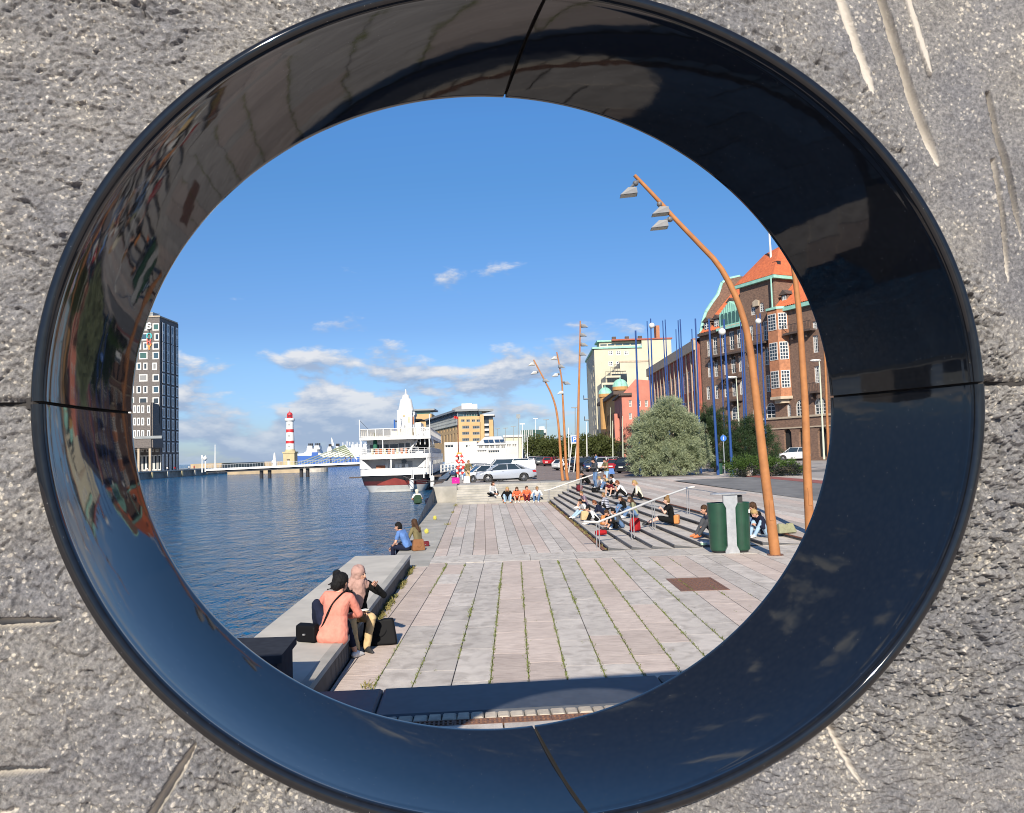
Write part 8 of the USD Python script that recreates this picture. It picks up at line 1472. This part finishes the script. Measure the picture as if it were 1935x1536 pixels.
steps_sit('fair haired boy in a dark jacket and pale jeans looking down behind the lamp post', z1(1590, 600), z1(0, 240)[1], 200, lean=24, head=(40, 10), footf=.44, top=('cloth_navy', 'long'), legs=('cloth_light_jeans', 'long'), hair=('hair_blond', 'short'), hands='phone')
steps_sit('dark curly haired person in black sitting behind the fair haired boy', z1(1530, 545), z1(0, 185)[1], 200, lean=16, head=(20, 0), top=('cloth_black', 'long'), legs=('cloth_jeans', 'long'), hair=('hair_brown', 'bushy'), hands='lap')
# standing
def standing(label, feet_px, top_px, yaw, **kw):
    p = on_stair(*feet_px) if kw.pop('stair', True) else atg(*feet_px); s = min(max((feet_px[1] - top_px) * p[1] / FPX / 1.74, .9), 1.15); return person(label, (p[0], p[1], p[2] + .90 * s), math.radians(yaw), s=s, lean=kw.pop('lean', 3), feet=[(.02, .11, -.90), (-.03, -.11, -.90)], knee=(1, .1, .05), hands=kw.pop('hh', [(.30, .08, .26), (.30, -.08, .24)]), **kw)
standing('standing man in a dark olive jacket and jeans at the top of the side steps', z5(735, 570), z5(0, 165)[1], 200, top=('cloth_grey', 'long'), legs=('cloth_jeans', 'long'), hair=('hair_black', 'short'), head=(26, 0))
standing('standing man in a black vest with khaki sleeves, a blue bag at his hip', z5(880, 545), z5(0, 165)[1], 205, top=('cloth_khaki', 'short'), legs=('cloth_light_jeans', 'long'), hair=('hair_black', 'short'), head=(28, 0))
q = on_stair(*z5(930, 545)); bag('blue_bag', 'royal blue bag beside the standing man in the black vest', 'bag', (q[0] + .06, q[1] + .1, q[2] + .72), .4, (.34, .14, .34), 'cloth_blue', 'tote')
standing('person in a dark jacket standing behind the parked cars', (1128, 882), 855, 200, top=('cloth_blue', 'long'), legs=('cloth_black', 'long'), hair=('hair_brown', 'short'), stair=False)
# belongings on the steps
def stair_bag(name, label, q, rz, dims, lk, kind): p = on_stair(*q); bag(name, label, 'bag', (p[0], p[1], p[2] + .003), rz, dims, lk, kind)
stair_bag('backpack', 'bright red backpack standing by the handrail on the side steps', z5(1245, 1130), .8, (.28, .22, .48), 'cloth_red', 'backpack')
stair_bag('backpack', 'red and black backpack lying at the foot of the side steps', z5(800, 1180), .3, (.32, .16, .18), 'cloth_red', 'backpack')
stair_bag('backpack', 'dark brown backpack beside the person all in black', z5(520, 610), .4, (.30, .2, .40), 'cloth_maroon', 'backpack')
stair_bag('shoulder_bag', 'black bag near the top of the side steps', z5(735, 620), .2, (.42, .22, .26), 'cloth_black', 'flap')
stair_bag('paper_bag', 'tan paper carrier bag beside the pale jeans', z5(590, 985), .3, (.32, .16, .38), 'cloth_tan', 'tote')
stair_bag('paper_bag', 'yellowish carrier bag behind the lower end of the handrail', z5(850, 1045), .5, (.30, .16, .36), 'leather_tan', 'tote')
stair_bag('shoulder_bag', 'orange brown leather handbag behind the woman in the black dress', z1(512, 445), 1.2, (.30, .14, .32), 'leather_tan', 'flap')
stair_bag('duffel_bag', 'olive green duffel bag lying on the plaza behind the lamp post', z1(1835, 560), .3, (.62, .26, .30), 'cloth_camo', 'tote')
p = on_stair(*z1(838, 705)); fb = thing('food_box', 'pale green food box on the step below the man by the bin', 'box', p); part(fb, 'tub', lathe([(.0, 0), (.09, .0), (.115, .07), (.10, .07), (.085, .02), (0, .02)], 16), 'cup_green'); part(fb, 'lid', lathe([(.12, .07), (.12, .085), (0, .09)], 16), 'paper')
p = on_stair(*z1(942, 640)); wb = thing('water_bottle', 'clear plastic water bottle by the feet of the man at the bin', 'bottle', p); part(wb, 'bottle_body', lathe([(0, 0), (.034, 0), (.034, .17), (.014, .21), (.014, .23), (0, .23)], 12), 'head_glass', smooth=40); part(wb, 'cap', lathe([(.016, .225), (.016, .245), (0, .245)], 10), 'sign_blue')
# distant walkers on the bridge and the far quay
w0 = None
def walker(label, x, y, z, yaw, top): return person(label, (x, y, z + .9), yaw, s=1.0, lean=4, feet=[(.24, .1, -.90), (-.22, -.1, -.88)], knee=(1, .1, .05), hands=[(.2, .24, .02), (-.15, -.24, .0)], top=(top, 'long'), legs=('cloth_navy', 'long'), hair=('hair_brown', 'short'))
for px, lab, c in ((623, 'dark figure walking on the foot bridge, left of the other two', 'cloth_black'), (651, 'dark figure walking on the foot bridge, middle one', 'cloth_black'), (661, 'dark figure walking on the foot bridge, nearest the ship', 'cloth_maroon')):
    p = bp(px, 875); t_ = (p[0] - bx0[0]) / (bx1[0] - bx0[0]); walker(lab, p[0], yb_ + 1.6, lerp(bx0, bx1, t_)[2], 3.14, c)
for px, d, c, lab in ((278, 262, 'cloth_white', 'figure in white on the far quay below the tower entrance'), (316, 280, 'cloth_white', 'figure in white by the right edge of the tower'), (330, 285, 'cloth_red', 'figure in red just right of the tower'), (357, 300, 'cloth_white', 'figure in white on the far quay midway to the masts'), (367, 305, 'cloth_red', 'figure in red on the far quay left of the masts')):
    p = aty(px, 885, d); walker(lab, p[0], d, ZQ, 2.0, c)
